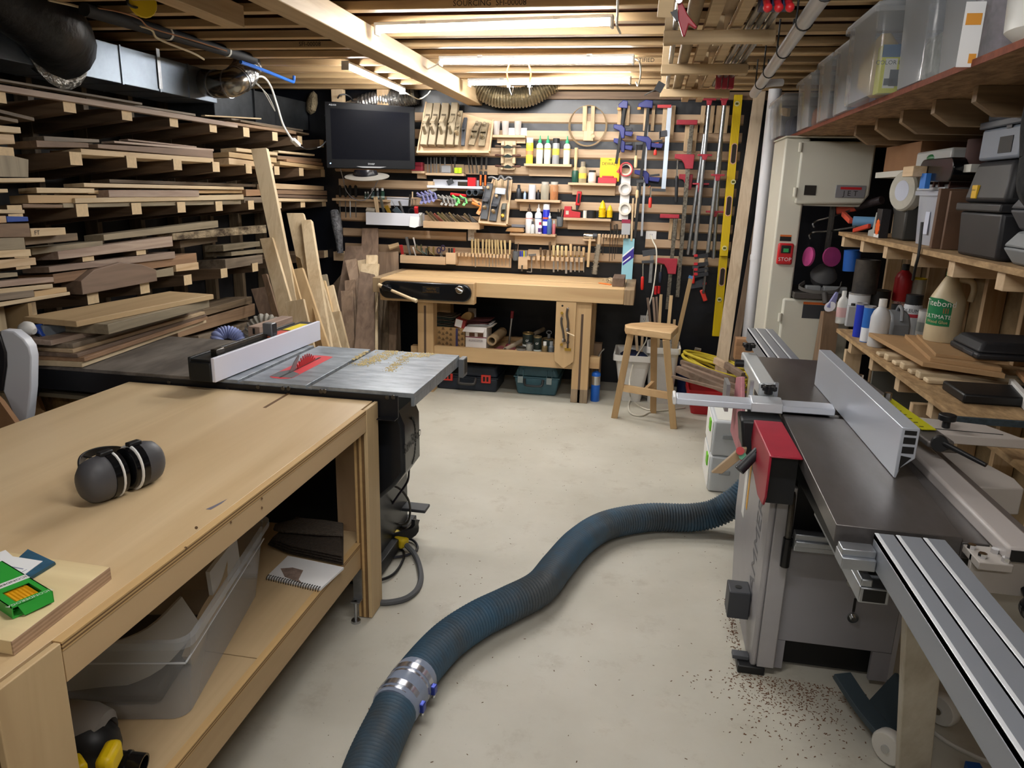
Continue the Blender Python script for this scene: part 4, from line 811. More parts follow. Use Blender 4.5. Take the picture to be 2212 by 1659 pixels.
# sliding tool board
dz0,dz1=.785,W(1218,656,y=5.45).z
da=W(1200,700,y=5.46).x; db=W(1243,700,y=5.46).x; zt=ZB-.113; zb_=W(1220,796,y=5.46).z; zs=W(1220,780,y=5.46).z
P('sliding_board',MB().prism([(da,zs),((da+db)/2,zb_),(db,zs),(db,zt),(da,zt)],'y',5.455,5.479),wbz,wb,.002)
P('peg_hole',MB().cone(W(1215,660.5,y=5.4548),W(1215,660.5,y=5.4546)+Vector((0,-.001,0)),.008,n=12),INK,wb,label='dark peg hole')
for x,y in ((1214,676),(1213,744)): P('peg',MB().cone(W(x,y,y=5.454),W(x,y,y=5.44)+Vector((0,-.01,0)),.011,n=12),BRASS,wb)
def hook(label,pts,r,name='holdfast'):
    t=T(name,label,'holdfast',W(*pts[0],y=5.44)); q=[W(x,y,y=5.44-d) for (x,y),d in zip(pts,(0.0,.0,.0,.0,.0,.0))]
    P('stem',MB().tube(curve(q,5),r,8),mat('#7b7570',.35,.9),t); e=W(pts[-1][0],pts[-1][1],y=5.44); P('pad',MB().lathe([(.004,0),(.016,.012),(.02,.03),(.0,.036)],e+Vector((0,0,.012)),(0,0,-1),10,sy=.5),mat('#7b7570',.35,.9),t)
hook('curved steel holdfast hung on the sliding board, upper right',[(1228,668),(1226,667),(1224.5,680),(1227,695),(1227,710)],.009)
hook('curved steel holdfast hung on the sliding board, lower left',[(1215,686),(1213,688),(1213,700),(1217,720),(1218,733)],.009)
t=T('wooden_marking_gauge','dark pin with pale peg and brass foot on the sliding board','tool',W(1226,740,y=5.44))
P('stem',MB().lathe([(.007,0),(.006,.03),(.012,.045),(.006,.06),(.006,.09),(.011,.1),(.005,.11)],W(1226,752,y=5.44),(0,0,1),10),mat('#3a302a',.4),t); P('peg',MB().cone(W(1224,718,y=5.43),W(1241,726,y=5.40),.005,n=8),pale('x'),t)
S('brass_plate','small brass plate at the foot of the sliding board','plate',MB().box(W(1219,757,y=5.44).x,W(1233,757,y=5.44).x,5.445,5.454,W(1219,758,y=5.44).z,W(1219,752,y=5.44).z),BRASS,bev=.001)
# on the bench top
p=W(1325,619,z=ZB); bl_=wood('#4d382b','#6d5140','y',fine=24)
S('walnut_block','dark walnut block on the right end of the workbench','block',MB().box(p.x-.01,W(1345,620,z=ZB).x+.01,p.y-.01,p.y+.28,ZB+.002,ZB+.065),bl_,bev=.002)
a,b=W(1292,611,z=ZB+.005),W(1320,615,z=ZB+.005)
S('carpenter_pencil','orange pencil lying on the bench top left of the walnut block','pencil',MB().cone(a+(b-a)*.18,b,.006,n=6).cone(a,a+(b-a)*.18,.001,.006,n=6),mat('#e07a3a',.4))
sh=MB(); r4=random.Random(5)
for i in range(7):
    c=W(1316+r4.uniform(-8,10),606+r4.uniform(-3,3),z=ZB+.02); sh.ribbon([c+Vector((.022*math.cos(t+i),.02*math.sin(t*1.3+i),.016*math.sin(t)))for t in [x*.5 for x in range(11)]],.012,.0006,(.3,1,.2))
S('wood_shavings','curled pale shavings behind the orange pencil on the bench','shavings',sh,pale('x'),kind='stuff')
# ---------------------------------------------------------------- things on the bench's lower shelf
SH=.349
def sx(px,y=5.62): return W(px,720,y=y).x
def box_thing(name,label,cat,x0,x1,y0,y1,z0,z1,m,bev=.003,group=None): return S(name,label,cat,MB().box(x0,x1,y0,y1,z0,z1),m,group,bev)
kb=T('cardboard_box','brown carton printed with rows of triangle symbols on the bench shelf','box',(sx(970),5.66,SH))
bx0,bx1=sx(937),sx(1005); bz1=W(950,706,y=5.6).z
P('box',MB().box(bx0,bx1,5.6,5.85,SH,bz1),mat('#a9875a',.8,var=.1,scale=20),kb,.003)
mb=MB()
for i in range(8):
    for j in range(4):
        x=bx0+.02+(bx1-bx0-.03)*i/7.3; z=SH+.022+(bz1-SH-.035)*j/3+(.012 if i%2 else 0)
        if z>bz1-.012: continue
        if abs(i-5.2)<.6: continue
        for rr,aa in ((.015,0),(.007,0)):
            pts=[Vector((x+rr*math.cos(math.radians(90+120*k)),5.599,z+rr*math.sin(math.radians(90+120*k)))) for k in range(3)]; mb.ribbon(pts+[pts[0]],.0028,.0006,(0,0,1)) if False else mb.tube([p.lerp(q,f) for p,q in zip(pts,pts[1:]+pts[:1]) for f in (.12,.5,.88)],.0013,4,closed=True)
P('print',mb,mat('#4a3a28',.7),kb,label='dark printed triangle marks',flat=True)
xx=bx0+(bx1-bx0)*.72; P('print_band',MB().box(xx,xx+.018,5.5985,5.6,SH+.004,bz1-.004),mat('#3c3a66',.6),kb,label='dark violet strip')
for i in range(9):
    z=bz1+.001+i*.0105; ww=.01*math.sin(i*2.1); c=(mat('#44524a',.85,var=.3,scale=40),mat('#6f6a5c',.85,var=.3,scale=40),mat('#52493e',.85,var=.3,scale=40))[i%3]
    mb=MB(); x0=bx0+.002+ww; x1=bx0+.17+ww*1.5; n=6; top=[]
    for k in range(n+1): x=x0+(x1-x0)*k/n; top.append(Vector((x,5.61+ww,z+.006*math.sin(k*1.1+i)*(k/n)+.003)))
    mb.ribbon([p+Vector((0,.09,0)) for p in top],.17,.0045,(0,1,0)); S('sanding_sheet','curled sanding sheet in the pile on the triangle-printed carton','sandpaper',mb,c,'sanding sheets on the carton')
gb=T('grit_box','small carton with white grit label tilted on top of the carton','box',W(992,708,y=5.6))
q0=W(980,702,y=5.6); mb=MB().box(q0.x,q0.x+.085,5.6,5.72,bz1+.012,bz1+.08).turn(.22,'Y',(q0.x,5.6,bz1+.0)); P('box',mb,mat('#8e2c2a',.6),gb,.002)
P('grit_label',MB().box(q0.x+.003,q0.x+.06,5.5985,5.6,bz1+.016,bz1+.076).turn(.22,'Y',(q0.x,5.6,bz1)),PAPER,gb,label='white label')
S('sanding_roll','tan sanding roll behind the grit carton','roll',MB().lathe([(.05,0),(.05,.1)],(sx(1003),5.76,bz1+.055),(0,-1,.2),18,sx=1.2,sy=.7),mat('#9a7a4a',.85))
wbx=T('white_box','white carton with open flap and red stripe on the bench shelf','box',(sx(1030),5.66,SH))
x0,x1=sx(1007),sx(1052); z1=W(1008,706,y=5.6).z
P('box',MB().box(x0,x1,5.6,5.8,SH,z1),mat('#e4e0de',.6),wbx,.002); P('stripe',MB().box(x0,x1,5.5985,5.6,SH+.095,SH+.102),mat('#7a2440',.6),wbx)
P('flap',MB().hexa([(x0-.004,5.6,z1),(x1-.01,5.6,z1),(x1-.01,5.603,z1+.001),(x0-.004,5.603,z1+.001),(x0-.014,5.55,z1-.03),(x1-.014,5.55,z1-.03),(x1-.014,5.553,z1-.028),(x0-.014,5.553,z1-.028)]),mat('#e4e0de',.6),wbx)
P('flap',MB().hexa([(x1,5.6,z1),(x1+.05,5.6,z1+.012),(x1+.05,5.78,z1+.012),(x1,5.78,z1),(x1,5.6,z1+.002),(x1+.05,5.6,z1+.014),(x1+.05,5.78,z1+.014),(x1,5.78,z1+.002)]),mat('#cfc6b8',.6),wbx)
for f in (.03,.1): P('hand_hole',MB().box(x0+f,x0+f+.045,5.5985,5.6,z1-.075,z1-.045),mat('#6b4a38',.8),wbx)
P('lettering',MB().text('KLINGSPOR',((x0+x1)/2,5.5985,SH+.07),(1,0,0),(0,0,1),.022),mat('#9a8f98',.6),wbx,flat=True)
for i in range(6):
    z=z1+.003+i*.008; S('sanding_sheet','dark red sanding sheet in the loose pile on the white carton','sandpaper',MB().ribbon([(x0+.0+.02*math.sin(i),5.72,z+.0),(x0+.08,5.72,z+.004),(x0+.19+.02*math.cos(i),5.72,z+.008*math.sin(i*1.7)+.006)],.16,.003,(0,1,0)),mat('#5b2c30',.85,var=.2) if i>1 else PAPER,'red sanding sheets on the white carton')
def pipe_thing(label,c,e,r,ri,m,name='cardboard_tube',cat='tube',group=None):
    return S(name,label,cat,MB().lathe([(ri,0),(r,0),(r,1),(ri,1),(ri,0)],c,(e-c).normalized(),20).__class__() if False else _hollow(c,e,r,ri),m,group)
def _hollow(c,e,r,ri):
    L=(e-c).length; return MB().lathe([(ri,L),(ri,0),(r,0),(r,L),(ri,L)],c,(e-c),20)
pipe_thing('thick cardboard tube lying open end forward on the bench shelf',W(1062,736,y=5.58)+Vector((0,0,.0)),W(1085,722,y=5.9)+Vector((0,0,.02)),.04,.027,mat('#a58d6c',.8,var=.1))
pipe_thing('thin grey cardboard tube lying on the bench shelf by the cans',Vector((sx(1092,5.56),5.56,SH+.02)),Vector((sx(1128,5.8),5.85,SH+.045)),.019,.012,mat('#a89a86',.8))
S('red_rag','crumpled dark red cloth on the bench shelf under the tubes','rag',MB().ribbon(curve([(sx(1066),5.62,SH+.003),(sx(1078),5.62,SH+.02),(sx(1090),5.62,SH+.008),(sx(1100),5.62,SH+.025),(sx(1112),5.62,SH+.004)],5),.1,.006,(.2,1,.1)),mat('#7a3a3c',.9,var=.4,scale=30))
t=T('red_jack_pole','thin rod with dark red cap standing on the bench shelf','rod',W(1100,740,y=5.75))
b0,b1=W(1099,748,y=5.75),W(1107,672,y=5.75); b0.z=max(b0.z,SH); P('rod',MB().cone(b0,b0.lerp(b1,.8),.009,n=10),STEEL,t); P('cap',MB().cone(b0.lerp(b1,.8),b1,.013,n=10),mat('#7c1f2a',.5),t); P('base',MB().cone(b0,b0+Vector((0,0,.02)),.03,.018,12),mat('#8c3a44',.5),t)
def can(label,px,w_,ptop,y=5.6,body='#1c2420',rim=STEEL,name='finish_can',lab=None,extra=None,group=None,base=SH):
    r=w_/2; c=Vector((sx(px,y),y,base)); h=W(px,ptop,y=y).z-base
    t=T(name,label,'can',c,group); P('body',MB().lathe([(r*.97,0),(r,.004),(r,h-.008),(r*.97,h-.004)],c,n=20),mat(body,.35),t); P('lid',MB().lathe([(r*.99,h-.008),(r*1.02,h-.004),(r*1.02,h+.002),(r*.86,h+.003),(r*.84,h-.001),(0,h-.001)],c,n=20),rim,t)
    if lab: P('paper_label',MB().lathe([(r*1.006,h*lab[1]),(r*1.006,h*lab[2])],c,n=20),mat(lab[0],.5),t)
    if extra: P('lettering',MB().text(extra,(c.x,c.y-r*1.012,c.z+h*.62),(1,0,0),(0,0,1),.022),WHITE,t,flat=True)
    return t
can('dark green tin with brassy lid, leftmost of the cans on the bench shelf',1141,.088,719,5.66,'#202a26',mat('#a89060',.35,.8),lab=('#c9cfcc',.12,.4),extra='GF')
can('slim dark tin beside the brassy one on the bench shelf',1162,.066,727,5.6,'#1d2825',mat('#9a8a68',.35,.8),lab=('#c3ccc8',.1,.25),extra='GF')
can('wide dark tin with ring on its lid behind the small bottles',1184,.085,731,5.68,'#262f2c',mat('#8a7a5a',.4,.7))
S('lid_ring','grey plastic ring handle on the wide tin at right','ring',MB().lathe([(.012,0),(.012,.022),(.008,.03)],Vector((sx(1186,5.68),5.68,W(1184,731,y=5.68).z+.004)),n=12).tube([Vector((sx(1186,5.68)+.02*math.cos(a),5.68,W(1184,731,y=5.68).z+.048+.014*math.sin(a))) for a in [i*math.pi/6 for i in range(12)]],.004,6,closed=True),mat('#6e6f70',.4))
can('small clear jar before the brassy lidded tin on the bench shelf',1144,.05,742,5.56,'#8f908a',STEEL,name='glass_jar')
can('squat tin lid leaning low by the tubes on the bench shelf',1127,.075,750,5.55,'#77736e',DSTEEL)
for px,b_,c_,lab in ((1178,'#7b6a4a','#e8e8e4','small brown bottle with white cap on the bench shelf'),(1192,'#5f676e','#8b8f92','small grey bottle at the right end of the bench shelf')):
    c=Vector((sx(px,5.56),5.56,SH)); h=W(px,738,y=5.56).z-SH; t=T('finish_bottle',lab,'bottle',c); P('body',MB().lathe([(.021,0),(.022,.004),(.022,h*.62),(.013,h*.72)],c,n=16),mat(b_,.25),t); P('cap',MB().lathe([(.014,h*.72),(.014,h),(0,h)],c,n=14),mat(c_,.4),t)
pipe_thing('small dark roll behind the slim tin',Vector((sx(1155,5.8),5.75,SH+.12)),Vector((sx(1170,5.8),5.9,SH+.14)),.018,.01,mat('#6d6252',.8))
# ---------------------------------------------------------------- cases and torch on the floor
def case(name,label,x0,x1,y0,y1,h,taper,m):
    t=T(name,label,'case',((x0+x1)/2,y0,0)); zc=h*.56
    def lay(z,g): return [Vector((x0+g,y0+g*.6,z)),Vector((x1-g,y0+g*.6,z)),Vector((x1-g,y1-g,z)),Vector((x0+g,y1-g,z))]
    P('lower_shell',MB().hexa(lay(.0,taper*.6)+lay(zc-.004,0)),m,t,.014); P('upper_shell',MB().hexa(lay(zc+.003,0)+lay(h,taper)),m,t,.02); P('seam',MB().hexa(lay(zc-.005,-.004)+lay(zc+.004,-.004)),m,t)
    return t,zc
dk=mat('#232b38',.5,var=.35,scale=8); tl=mat('#3f6673',.5,c2='#35545f',scale=6)
a0=W(946,835,z=0); a1=W(1074,849,z=0)
t,zc=case('tool_case','dark blue black tool case with red latches under the workbench',a0.x,a1.x,a1.y,a1.y+.36,.21,.02,dk)
for px in (968,1050): 
    c=W(px,810,y=a1.y-.004); P('latch',MB().box(c.x-.04,c.x+.04,a1.y-.014,a1.y,zc-.04,zc+.028),mat('#d23a30',.4),t,.004); P('latch_hole',MB().box(c.x-.022,c.x-.006,a1.y-.0155,a1.y-.013,zc-.025,zc+.014).box(c.x+.006,c.x+.022,a1.y-.0155,a1.y-.013,zc-.025,zc+.014),INK,t)
c=W(1010,818,y=a1.y); hz_=zc-.035; P('handle',MB().tube(curve([(c.x-.07,a1.y-.006,hz_+.03),(c.x-.066,a1.y-.03,hz_),(c.x-.05,a1.y-.045,hz_-.012),(c.x+.05,a1.y-.045,hz_-.012),(c.x+.066,a1.y-.03,hz_),(c.x+.07,a1.y-.006,hz_+.03)],4),.011,8),mat('#3c3a38',.5),t)
a0=W(1113,846,z=0); a1=W(1206,858,z=0); y0=a1.y
t,zc=case('tool_case','teal blue tool case with pale latches under the workbench',a0.x,a1.x,y0,y0+.38,.265,.045,tl)
for px in (1124,1186): c=W(px,828,y=y0); P('latch',MB().box(c.x-.022,c.x+.022,y0-.01,y0+.002,zc-.05,zc+.004),mat('#8d9a9c',.4),t,.003); [P('latch_rib',MB().box(c.x+s-.003,c.x+s+.003,y0-.006,y0+.03,zc,zc+.06),tl,t) for s in (-.021,.021)]
c=W(1153,830,y=y0); P('handle',MB().tube(curve([(c.x-.075,y0-.004,zc-.015),(c.x-.07,y0-.02,zc-.05),(c.x-.05,y0-.03,zc-.062),(c.x+.05,y0-.03,zc-.062),(c.x+.07,y0-.02,zc-.05),(c.x+.075,y0-.004,zc-.015)],4),.01,8),mat('#272b2e',.5),t)
c=W(1284,868,z=0); c.y+=.03; H=.32
t=T('gas_torch','blue gas torch with silver collar standing beside the bench leg','torch',c)
P('cylinder',MB().lathe([(.033,0),(.0355,.004),(.0355,.135)],c,n=20),mat('#1f62c4',.35),t); P('silver_band',MB().lathe([(.0357,.135),(.0357,.205)],c,n=20),mat('#c9cacb',.25,.9),t); P('shoulder',MB().lathe([(.0355,.205),(.0355,.22),(.03,.232),(.015,.24),(.015,.25)],c,n=20),mat('#1f62c4',.35),t)
P('grip',MB().bar(c+Vector((0,0,.245)),c+Vector((0,0,.335)),.04,.03,(0,1,0)),BLACK,t,.006); P('grip_label',MB().box(c.x+.006,c.x+.016,c.y-.0225,c.y-.019,.29,.32),WHITE,t); P('burner_tube',MB().tube(curve([c+Vector((0,0,.33)),c+Vector((.01,0,.36)),c+Vector((.03,0,.40)),c+Vector((.05,-.01,.425))],5),.006,8),STEEL,t)
S('wood_offcut','dark brown offcut standing behind the gas torch','offcut',MB().box(sx(1285,5.9),sx(1302,5.9),5.88,5.95,.0,.40),brown('z'))
# wall outlets
def outlet(label,px,py,w_=.072,h=.118,y=6.194):
    c=W(px,py,y=y); t=T('wall_outlet',label,'outlet',c); P('plate',MB().box(c.x-w_/2,c.x+w_/2,y-.006,y,c.z-h/2,c.z+h/2),WHITEP,t,.002)
    for dz in (.022,-.022):
        mb=MB()
        for dx in (-.008,.008): mb.box(c.x+dx-.0015,c.x+dx+.0015,y-.0068,y-.006,c.z+dz,c.z+dz+.01)
        mb.box(c.x-.002,c.x+.002,y-.0068,y-.006,c.z+dz-.01,c.z+dz-.006)
        P('socket',mb,INK,t)
    return t
outlet('white wall outlet behind the bench shelf',1020,680); outlet('white wall outlet below the file tray, centre left of the tool wall',1020,505); outlet('white wall outlet among the hanging clamps',1406,514,.085,.125); outlet('white wall outlet behind the three-legged stool',1392,696,.075,.115)
# ================================================================ tool wall: cleats and what hangs on them
YS=6.18; MP=1/281.
def Q(x,y,d=6.12): return W(x,y,y=d)
clm=wood('#9a7450','#c09b74','x',fine=14,rv=.12)
rows=[2.132,2.0,1.862,1.721,1.585,1.448,1.305,1.170,1.0395]; lefts=[-1.98,-2.0,-2.02,-2.7,-2.67,-2.7,-2.66,-2.645,-2.63]
for i,(z,x) in enumerate(zip(rows,lefts)):
    segs=[(x,.66)] if i!=7 else [(x,-1.53),(-1.46,-.11),(-.02,.66)]
    for k,(a,b) in enumerate(segs):
        S('wall_cleat','pale wooden strip across the black wall, %s from the top%s'%(ordn[i],'' if i!=7 else (', left length',', middle length',', right length')[k]),'strip',MB().prism([(YS,z),(YS,z+.064),(6.1985,z+.064),(6.1985,z-.012)],'x',a,b),clm,'wooden strips across the back wall',bev=.001)
ledge_m=wood('#a9835a','#cba67c','x',fine=14,rv=.08)
def ledge(label,x0,y0,x1,y1,m=None,d=.1,back=.075,lip=0,rear=6.179,thk=.02,name='wall_shelf',up=0):
    a,b=Q(x0,y0,rear-d),Q(x1,y1,rear-d); z=a.z; t=T(name,label,'shelf',((a.x+b.x)/2,rear,z-thk)); m=m or ledge_m
    P('board',MB().box(a.x,b.x,rear-d,rear,z-thk,z),m,t,.002)
    if back: P('back_cleat',MB().box(a.x+.03,b.x-.004,rear-.022,rear,z-thk-back,z-thk-.0005),m,t,.001)
    if up: P('back_board',MB().box(a.x+.03,b.x-.02,rear-.006,rear,z+.0005,z+up),m,t)
    return z
def bottle(label,px,z,ptop,w_,body,cap,kind='glue',lab=None,txt=None,y=6.12,name='bottle',cat='bottle',tcol=None,group=None,a=None):
    h=W(px,ptop,y=y).z-z; r=w_*MP/2; c=Vector((W(px,(ptop),y=y).x,y,z+.0005)); t=T(name,label,cat,c,group); bm=body if not isinstance(body,str) else mat(body,.35); cm=cap if not isinstance(cap,str) else mat(cap,.4)
    if kind=='glue':
        P('body',MB().lathe([(r*.9,0),(r,.004),(r,h*.64),(r*.8,h*.70),(r*.4,h*.74)],c,n=18),bm,t); P('cap',MB().lathe([(r*.55,h*.74),(r*.55,h*.84),(r*.25,h*.86),(r*.16,h),(0,h)],c,n=14),cm,t)
    elif kind=='can':
        P('body',MB().lathe([(r*.96,0),(r,.004),(r,h*.80),(r*.9,h*.83)],c,n=18),bm,t); P('cap',MB().lathe([(r*.96,h*.8),(r*.96,h*.99),(r*.9,h),(0,h)],c,n=18),cm,t)
    elif kind=='jar':
        P('body',MB().lathe([(r*.9,0),(r,.006),(r,h*.76),(r*.82,h*.84)],c,n=20),bm,t); P('lid',MB().lathe([(r*.86,h*.84),(r*.88,h*.86),(r*.88,h),(0,h)],c,n=20),cm,t)
        if a: P('contents',MB().lathe([(r*.86,.005),(r*.93,.01),(r*.93,h*a[1]),(0,h*a[1])],c,n=18),mat(a[0],.2),t)
    elif kind=='small':
        P('body',MB().lathe([(r*.95,0),(r,.003),(r,h*.66),(r*.55,h*.76)],c,n=16),bm,t); P('cap',MB().lathe([(r*.6,h*.76),(r*.6,h*.99),(0,h)],c,n=14),cm,t)
    elif kind=='cup': P('cup',MB().lathe([(0,0.001),(r*.74,0),(r,h),(r*.96,h),(r*.7,.003),(0,.003)],c,n=18),bm,t)
    if lab:
        for (col,f0,f1) in lab: P('label_band',MB().lathe([(r*1.012,h*f0),(r*1.012,h*f1)],c,n=18),mat(col,.5),t)
    if txt:
        s,f,sz,col=txt; P('lettering',MB().text(s,(c.x,c.y-r*1.05,c.z+h*f),(1,0,0),(0,0,1),sz),mat(col,.5),t,flat=True)
    return t
# television
tv=T('television','black flat television angled on the wall, stand base hanging below it','television',W(795,300,y=5.9))
TL,TR,BR,BL=W(700,218,y=5.72),W(896,231,y=5.97),W(890,366,y=5.97),W(697,363,y=5.72)
BR=Vector((TR.x,TR.y,BR.z)); BL=Vector((TL.x,TL.y,BL.z)); nrm=(TR-TL).cross(BL-TL).normalized(); nrm=nrm if nrm.y<0 else -nrm
def tvp(u,v,o=0): return TL.lerp(TR,u).lerp(BL.lerp(BR,u),v)+nrm*o
P('body',MB().extr([tvp(0,0),tvp(1,0),tvp(1,1),tvp(0,1)],-nrm*.06),mat('#08090c',.3,ior=1.25),tv,.008)
P('bezel',MB().extr([tvp(0.004,.004),tvp(.996,.004),tvp(.996,.996),tvp(.004,.996)],nrm*.004),mat('#07080c',.28,ior=1.25),tv,.003)
P('screen',MB().extr([tvp(.062,.10,.0042),tvp(.94,.10,.0042),tvp(.94,.86,.0042),tvp(.062,.86,.0042)],nrm*.0006),mat('#05060d',.3,ior=1.15),tv)
P('silver_line',MB().extr([tvp(.33,.965,.0045),tvp(.67,.965,.0045),tvp(.60,.985,.0045),tvp(.40,.985,.0045)],nrm*.004),mat('#9a9b9e',.3,.6),tv)
rr_=(TR-TL); P('lettering',MB().text('SHARP',tvp(.5,.925,.0047),rr_,(0,0,1),.018).text('AQUOS',tvp(.09,.05,.0047),rr_,(0,0,1),.016),mat('#b9bcc0',.3),tv,flat=True)
P('power_light',MB().lathe([(.005,0),(0,.002)],tvp(.045,.925,.0045),nrm,10),mat('#8fc6f0',.3,emit=2),tv)
P('neck',MB().lathe([(.1,0),(.105,.03),(.09,.06)],W(790,384,y=5.82),(0,0,1),20,sx=1,sy=.7,up=(1,0,0)),mat('#15151a',.25),tv); 
P('stand_base',MB().lathe([(.0,.0),(.13,.004),(.185,.012),(.187,.016),(.0,.03)],W(793,382,y=5.80)+Vector((0,0,-.012)),(.0,-.32,1),28,sx=1,sy=.62,up=(1,0,0)),mat('#77736c',.4),tv)
P('cable_loop',MB().tube(curve([W(730,212,y=5.9),W(733,206,y=5.95),W(745,204,y=5.98),W(757,210,y=6.0),W(762,218,y=6.0)],5),.006,6),BLACK,tv)
S('power_cord','grey cord looping down from the television past the bottles','cord',MB().tube(curve([W(735,365,y=6.0),W(741,385,y=6.05),W(747,410,y=6.05),W(762,428,y=6.05),W(780,433,y=6.05),W(795,427,y=6.05),W(810,402,y=6.04),W(818,385,y=6.0),W(817,377,y=5.95),W(812,371,y=5.9)],6),.004,6),mat('#8a8a90',.45))
# silver flex duct and tape above the wall
ribbed('silver ribbed flexible duct sagging between the joists and the wall',[W(1030,196,y=6.0)+Vector((-.08,0,.08)),W(1060,205,y=6.02),W(1100,211,y=6.02),W(1150,205,y=6.04),W(1185,190,y=6.1)+Vector((.1,.0,.08))],.08,mat('#8b8068',.3,.8,bump=.5,bscale=40),name='flex_duct',amp=.16,pitch=.022,cat='duct')
for px,x1 in ((1101,1098),(1141,1139)):
    t=T('hanging_clip','orange strapped metal clip hanging from the middle tube light, %s one'%('left' if px<1120 else 'right'),'clip',W(px,200,y=5.0))
    a=W(px,136,z=ZT); b=W(px-3 if px<1120 else px+3,178,y=a.y); c=W(px,205,y=a.y)
    P('strap',MB().tube(curve([a,a.lerp(b,.5)+Vector((-.012 if px<1120 else .012,0,0)),b],5),.005,6),ORANGE,t); P('hook',MB().tube(curve([b,b.lerp(c,.4),c+Vector((.012,0,0)),c+Vector((.02,0,.04)),c.lerp(b,.6)+Vector((.02,0,0))],5),.004,6).bar(b,b.lerp(c,.4),.018,.012,(1,0,0)),CHROME,t)
cable('white wire linking the tube light left of the beam to the next one',[W(868,197,z=2.3),W(885,205,z=2.27),W(905,214,z=2.27),W(921,206,z=2.3),W(930,196,z=2.33)],.005,WHITE)
cable('white wire draped along the right face of the ceiling beam',[W(800,62,z=2.34),W(815,92,z=2.32),W(845,128,z=2.30),W(880,152,z=2.29),W(905,155,z=2.29),W(940,142,z=2.31),W(950,128,z=2.33)],.004,WHITE)
cable('white wire hanging from the right end of the nearest tube light',[W(1335,-10,z=2.3),W(1334,30,z=2.3),W(1333,55,z=2.28),W(1340,72,z=2.26)],.005,mat('#c9c4b6',.5))
cable('white wire joining the right ends of the two farther tube lights',[W(1372,127,z=2.33),W(1382,135,z=2.31),W(1384,160,z=2.29),W(1378,185,z=2.26),W(1374,178,z=2.3)],.005,mat('#c9c4b6',.5))
# ---- plane tray, upper left
def tray(label,tl,tr,bl,br,y_top,y_bot,name='plane_tray',lip=.05,n=0):
    A,B,C,D=Q(*tl,y_top),Q(*tr,y_top),Q(*br,y_bot),Q(*bl,y_bot); t=T(name,label,'tool tray',(A+B+C+D)/4); r=(B-A).normalized(); d=(D-A).normalized(); u=r.cross(d); u=u if u.y<0 else -u
    m=wood('#a98259','#cda779','x',fine=14,rv=0)
    P('back',MB().extr([A,B,C,D],-u*.01),m,t); P('rail',MB().bar(D+u*lip/2+d*.008,C+u*lip/2+d*.008,lip,.018,u),m,t,.002)
    for a,b in ((A,D),(B,C)): P('rail',MB().bar(a+u*lip*.35,b+u*lip*.35,lip*.7,.012,u),m,t,.001)
    return t,A,r,d,u
pt_,PA,pr,pd,pu=tray('slanted wooden tray of hand planes, upper left of the tool wall',(922,223),(1066,262),(903,330),(1058,330),6.15,6.02,lip=.045)
dust=mat('#8d7f6a',.7,c2='#75684f',scale=14); dust2=mat('#a3957c',.7,var=.2,scale=14); knobm=wood('#7a6244','#a4875c','z')
def hplane(label,top,bot,w_,yt=6.12,yb=5.99,m=dust,tote=True,knob=True,wide=1,cap=DSTEEL):
    a,b=Q(*top,yt),Q(*bot,yb); d=(b-a).normalized(); r=Vector((1,0,0)); r=(r-d*r.dot(d)).normalized(); u=r.cross(d); u=u if u.y<0 else -u; L=(b-a).length; w=w_*MP
    t=T('hand_plane',label,'hand plane',a.lerp(b,.5)); P('body',MB().bar(a,b,w,.02,r),m,t,.004)
    for s in (-1,1): 
        k=[a+d*L*f+r*(s*w/2)+u*z for f,z in ((.08,.01),(.3,.028),(.45,.04),(.6,.028),(.92,.01),(.92,0),(.08,0))]; P('side_wall',MB().extr(k,-r*s*.004),m,t)
    c=a+d*L*.5; P('blade',MB().bar(c-d*L*.10+u*.015,c+d*L*.06+u*.055,w*.72,.004,r),m,t); P('lever_cap',MB().bar(c-d*L*.06+u*.024,c+d*L*.07+u*.06,w*.5,.006,r),m,t,.003)
    if tote: k=a+d*L*.70; P('tote',MB().tube(curve([k+u*.01,k+u*.035-d*.004,k+u*.06+d*.012,k+u*.075+d*.005],4),.012,8,rad=lambda q:.014-.005*q),m if m is dust else knobm,t)
    if knob: k=a+d*L*.16; P('knob',MB().lathe([(.009,0),(.006,.012),(.014,.028),(.012,.038),(0,.042)],k+u*.01,u,12),m if m is dust else knobm,t)
    return t
def wplane(label,top,bot,w_,yt=6.13,yb=6.0):
    a,b=Q(*top,yt),Q(*bot,yb); d=(b-a).normalized(); r=Vector((1,0,0)); r=(r-d*r.dot(d)).normalized(); u=r.cross(d); u=u if u.y<0 else -u; L=(b-a).length; w=w_*MP
    t=T('wooden_plane',label,'hand plane',a.lerp(b,.5),'dusty wooden planes in the tray'); P('body',MB().bar(a,b,w,.05,r),dust2,t,.004); c=a+d*L*.36+u*.026
    P('throat',MB().bar(c-d*.03,c+d*.012,w*.62,.003,r),mat('#4f4535',.8),t); P('wedge',MB().bar(c-d*.01,c+d*.06+u*.05,w*.6,.012,r),dust2,t,.002); P('iron',MB().bar(c,c+d*.075+u*.06,w*.62,.004,r),dust,t)
    k=a+d*L*.66+u*.02; P('tote',MB().tube(curve([k+d*.03,k+u*.03+d*.012,k+u*.06+d*.005,k+u*.075-d*.004],4),.012,8),dust,t); return t
wplane('dusty wooden bodied plane, leftmost in the upper tray',(930,225),(916,315),16); wplane('dusty wooden bodied plane, second from the left in the upper tray',(946,225),(933,315),16)
wplane('dusty wooden bodied plane, third from the left in the upper tray',(964,225),(952,315),17); wplane('dusty wooden bodied plane, fourth from the left in the upper tray',(984,224),(972,315),16)
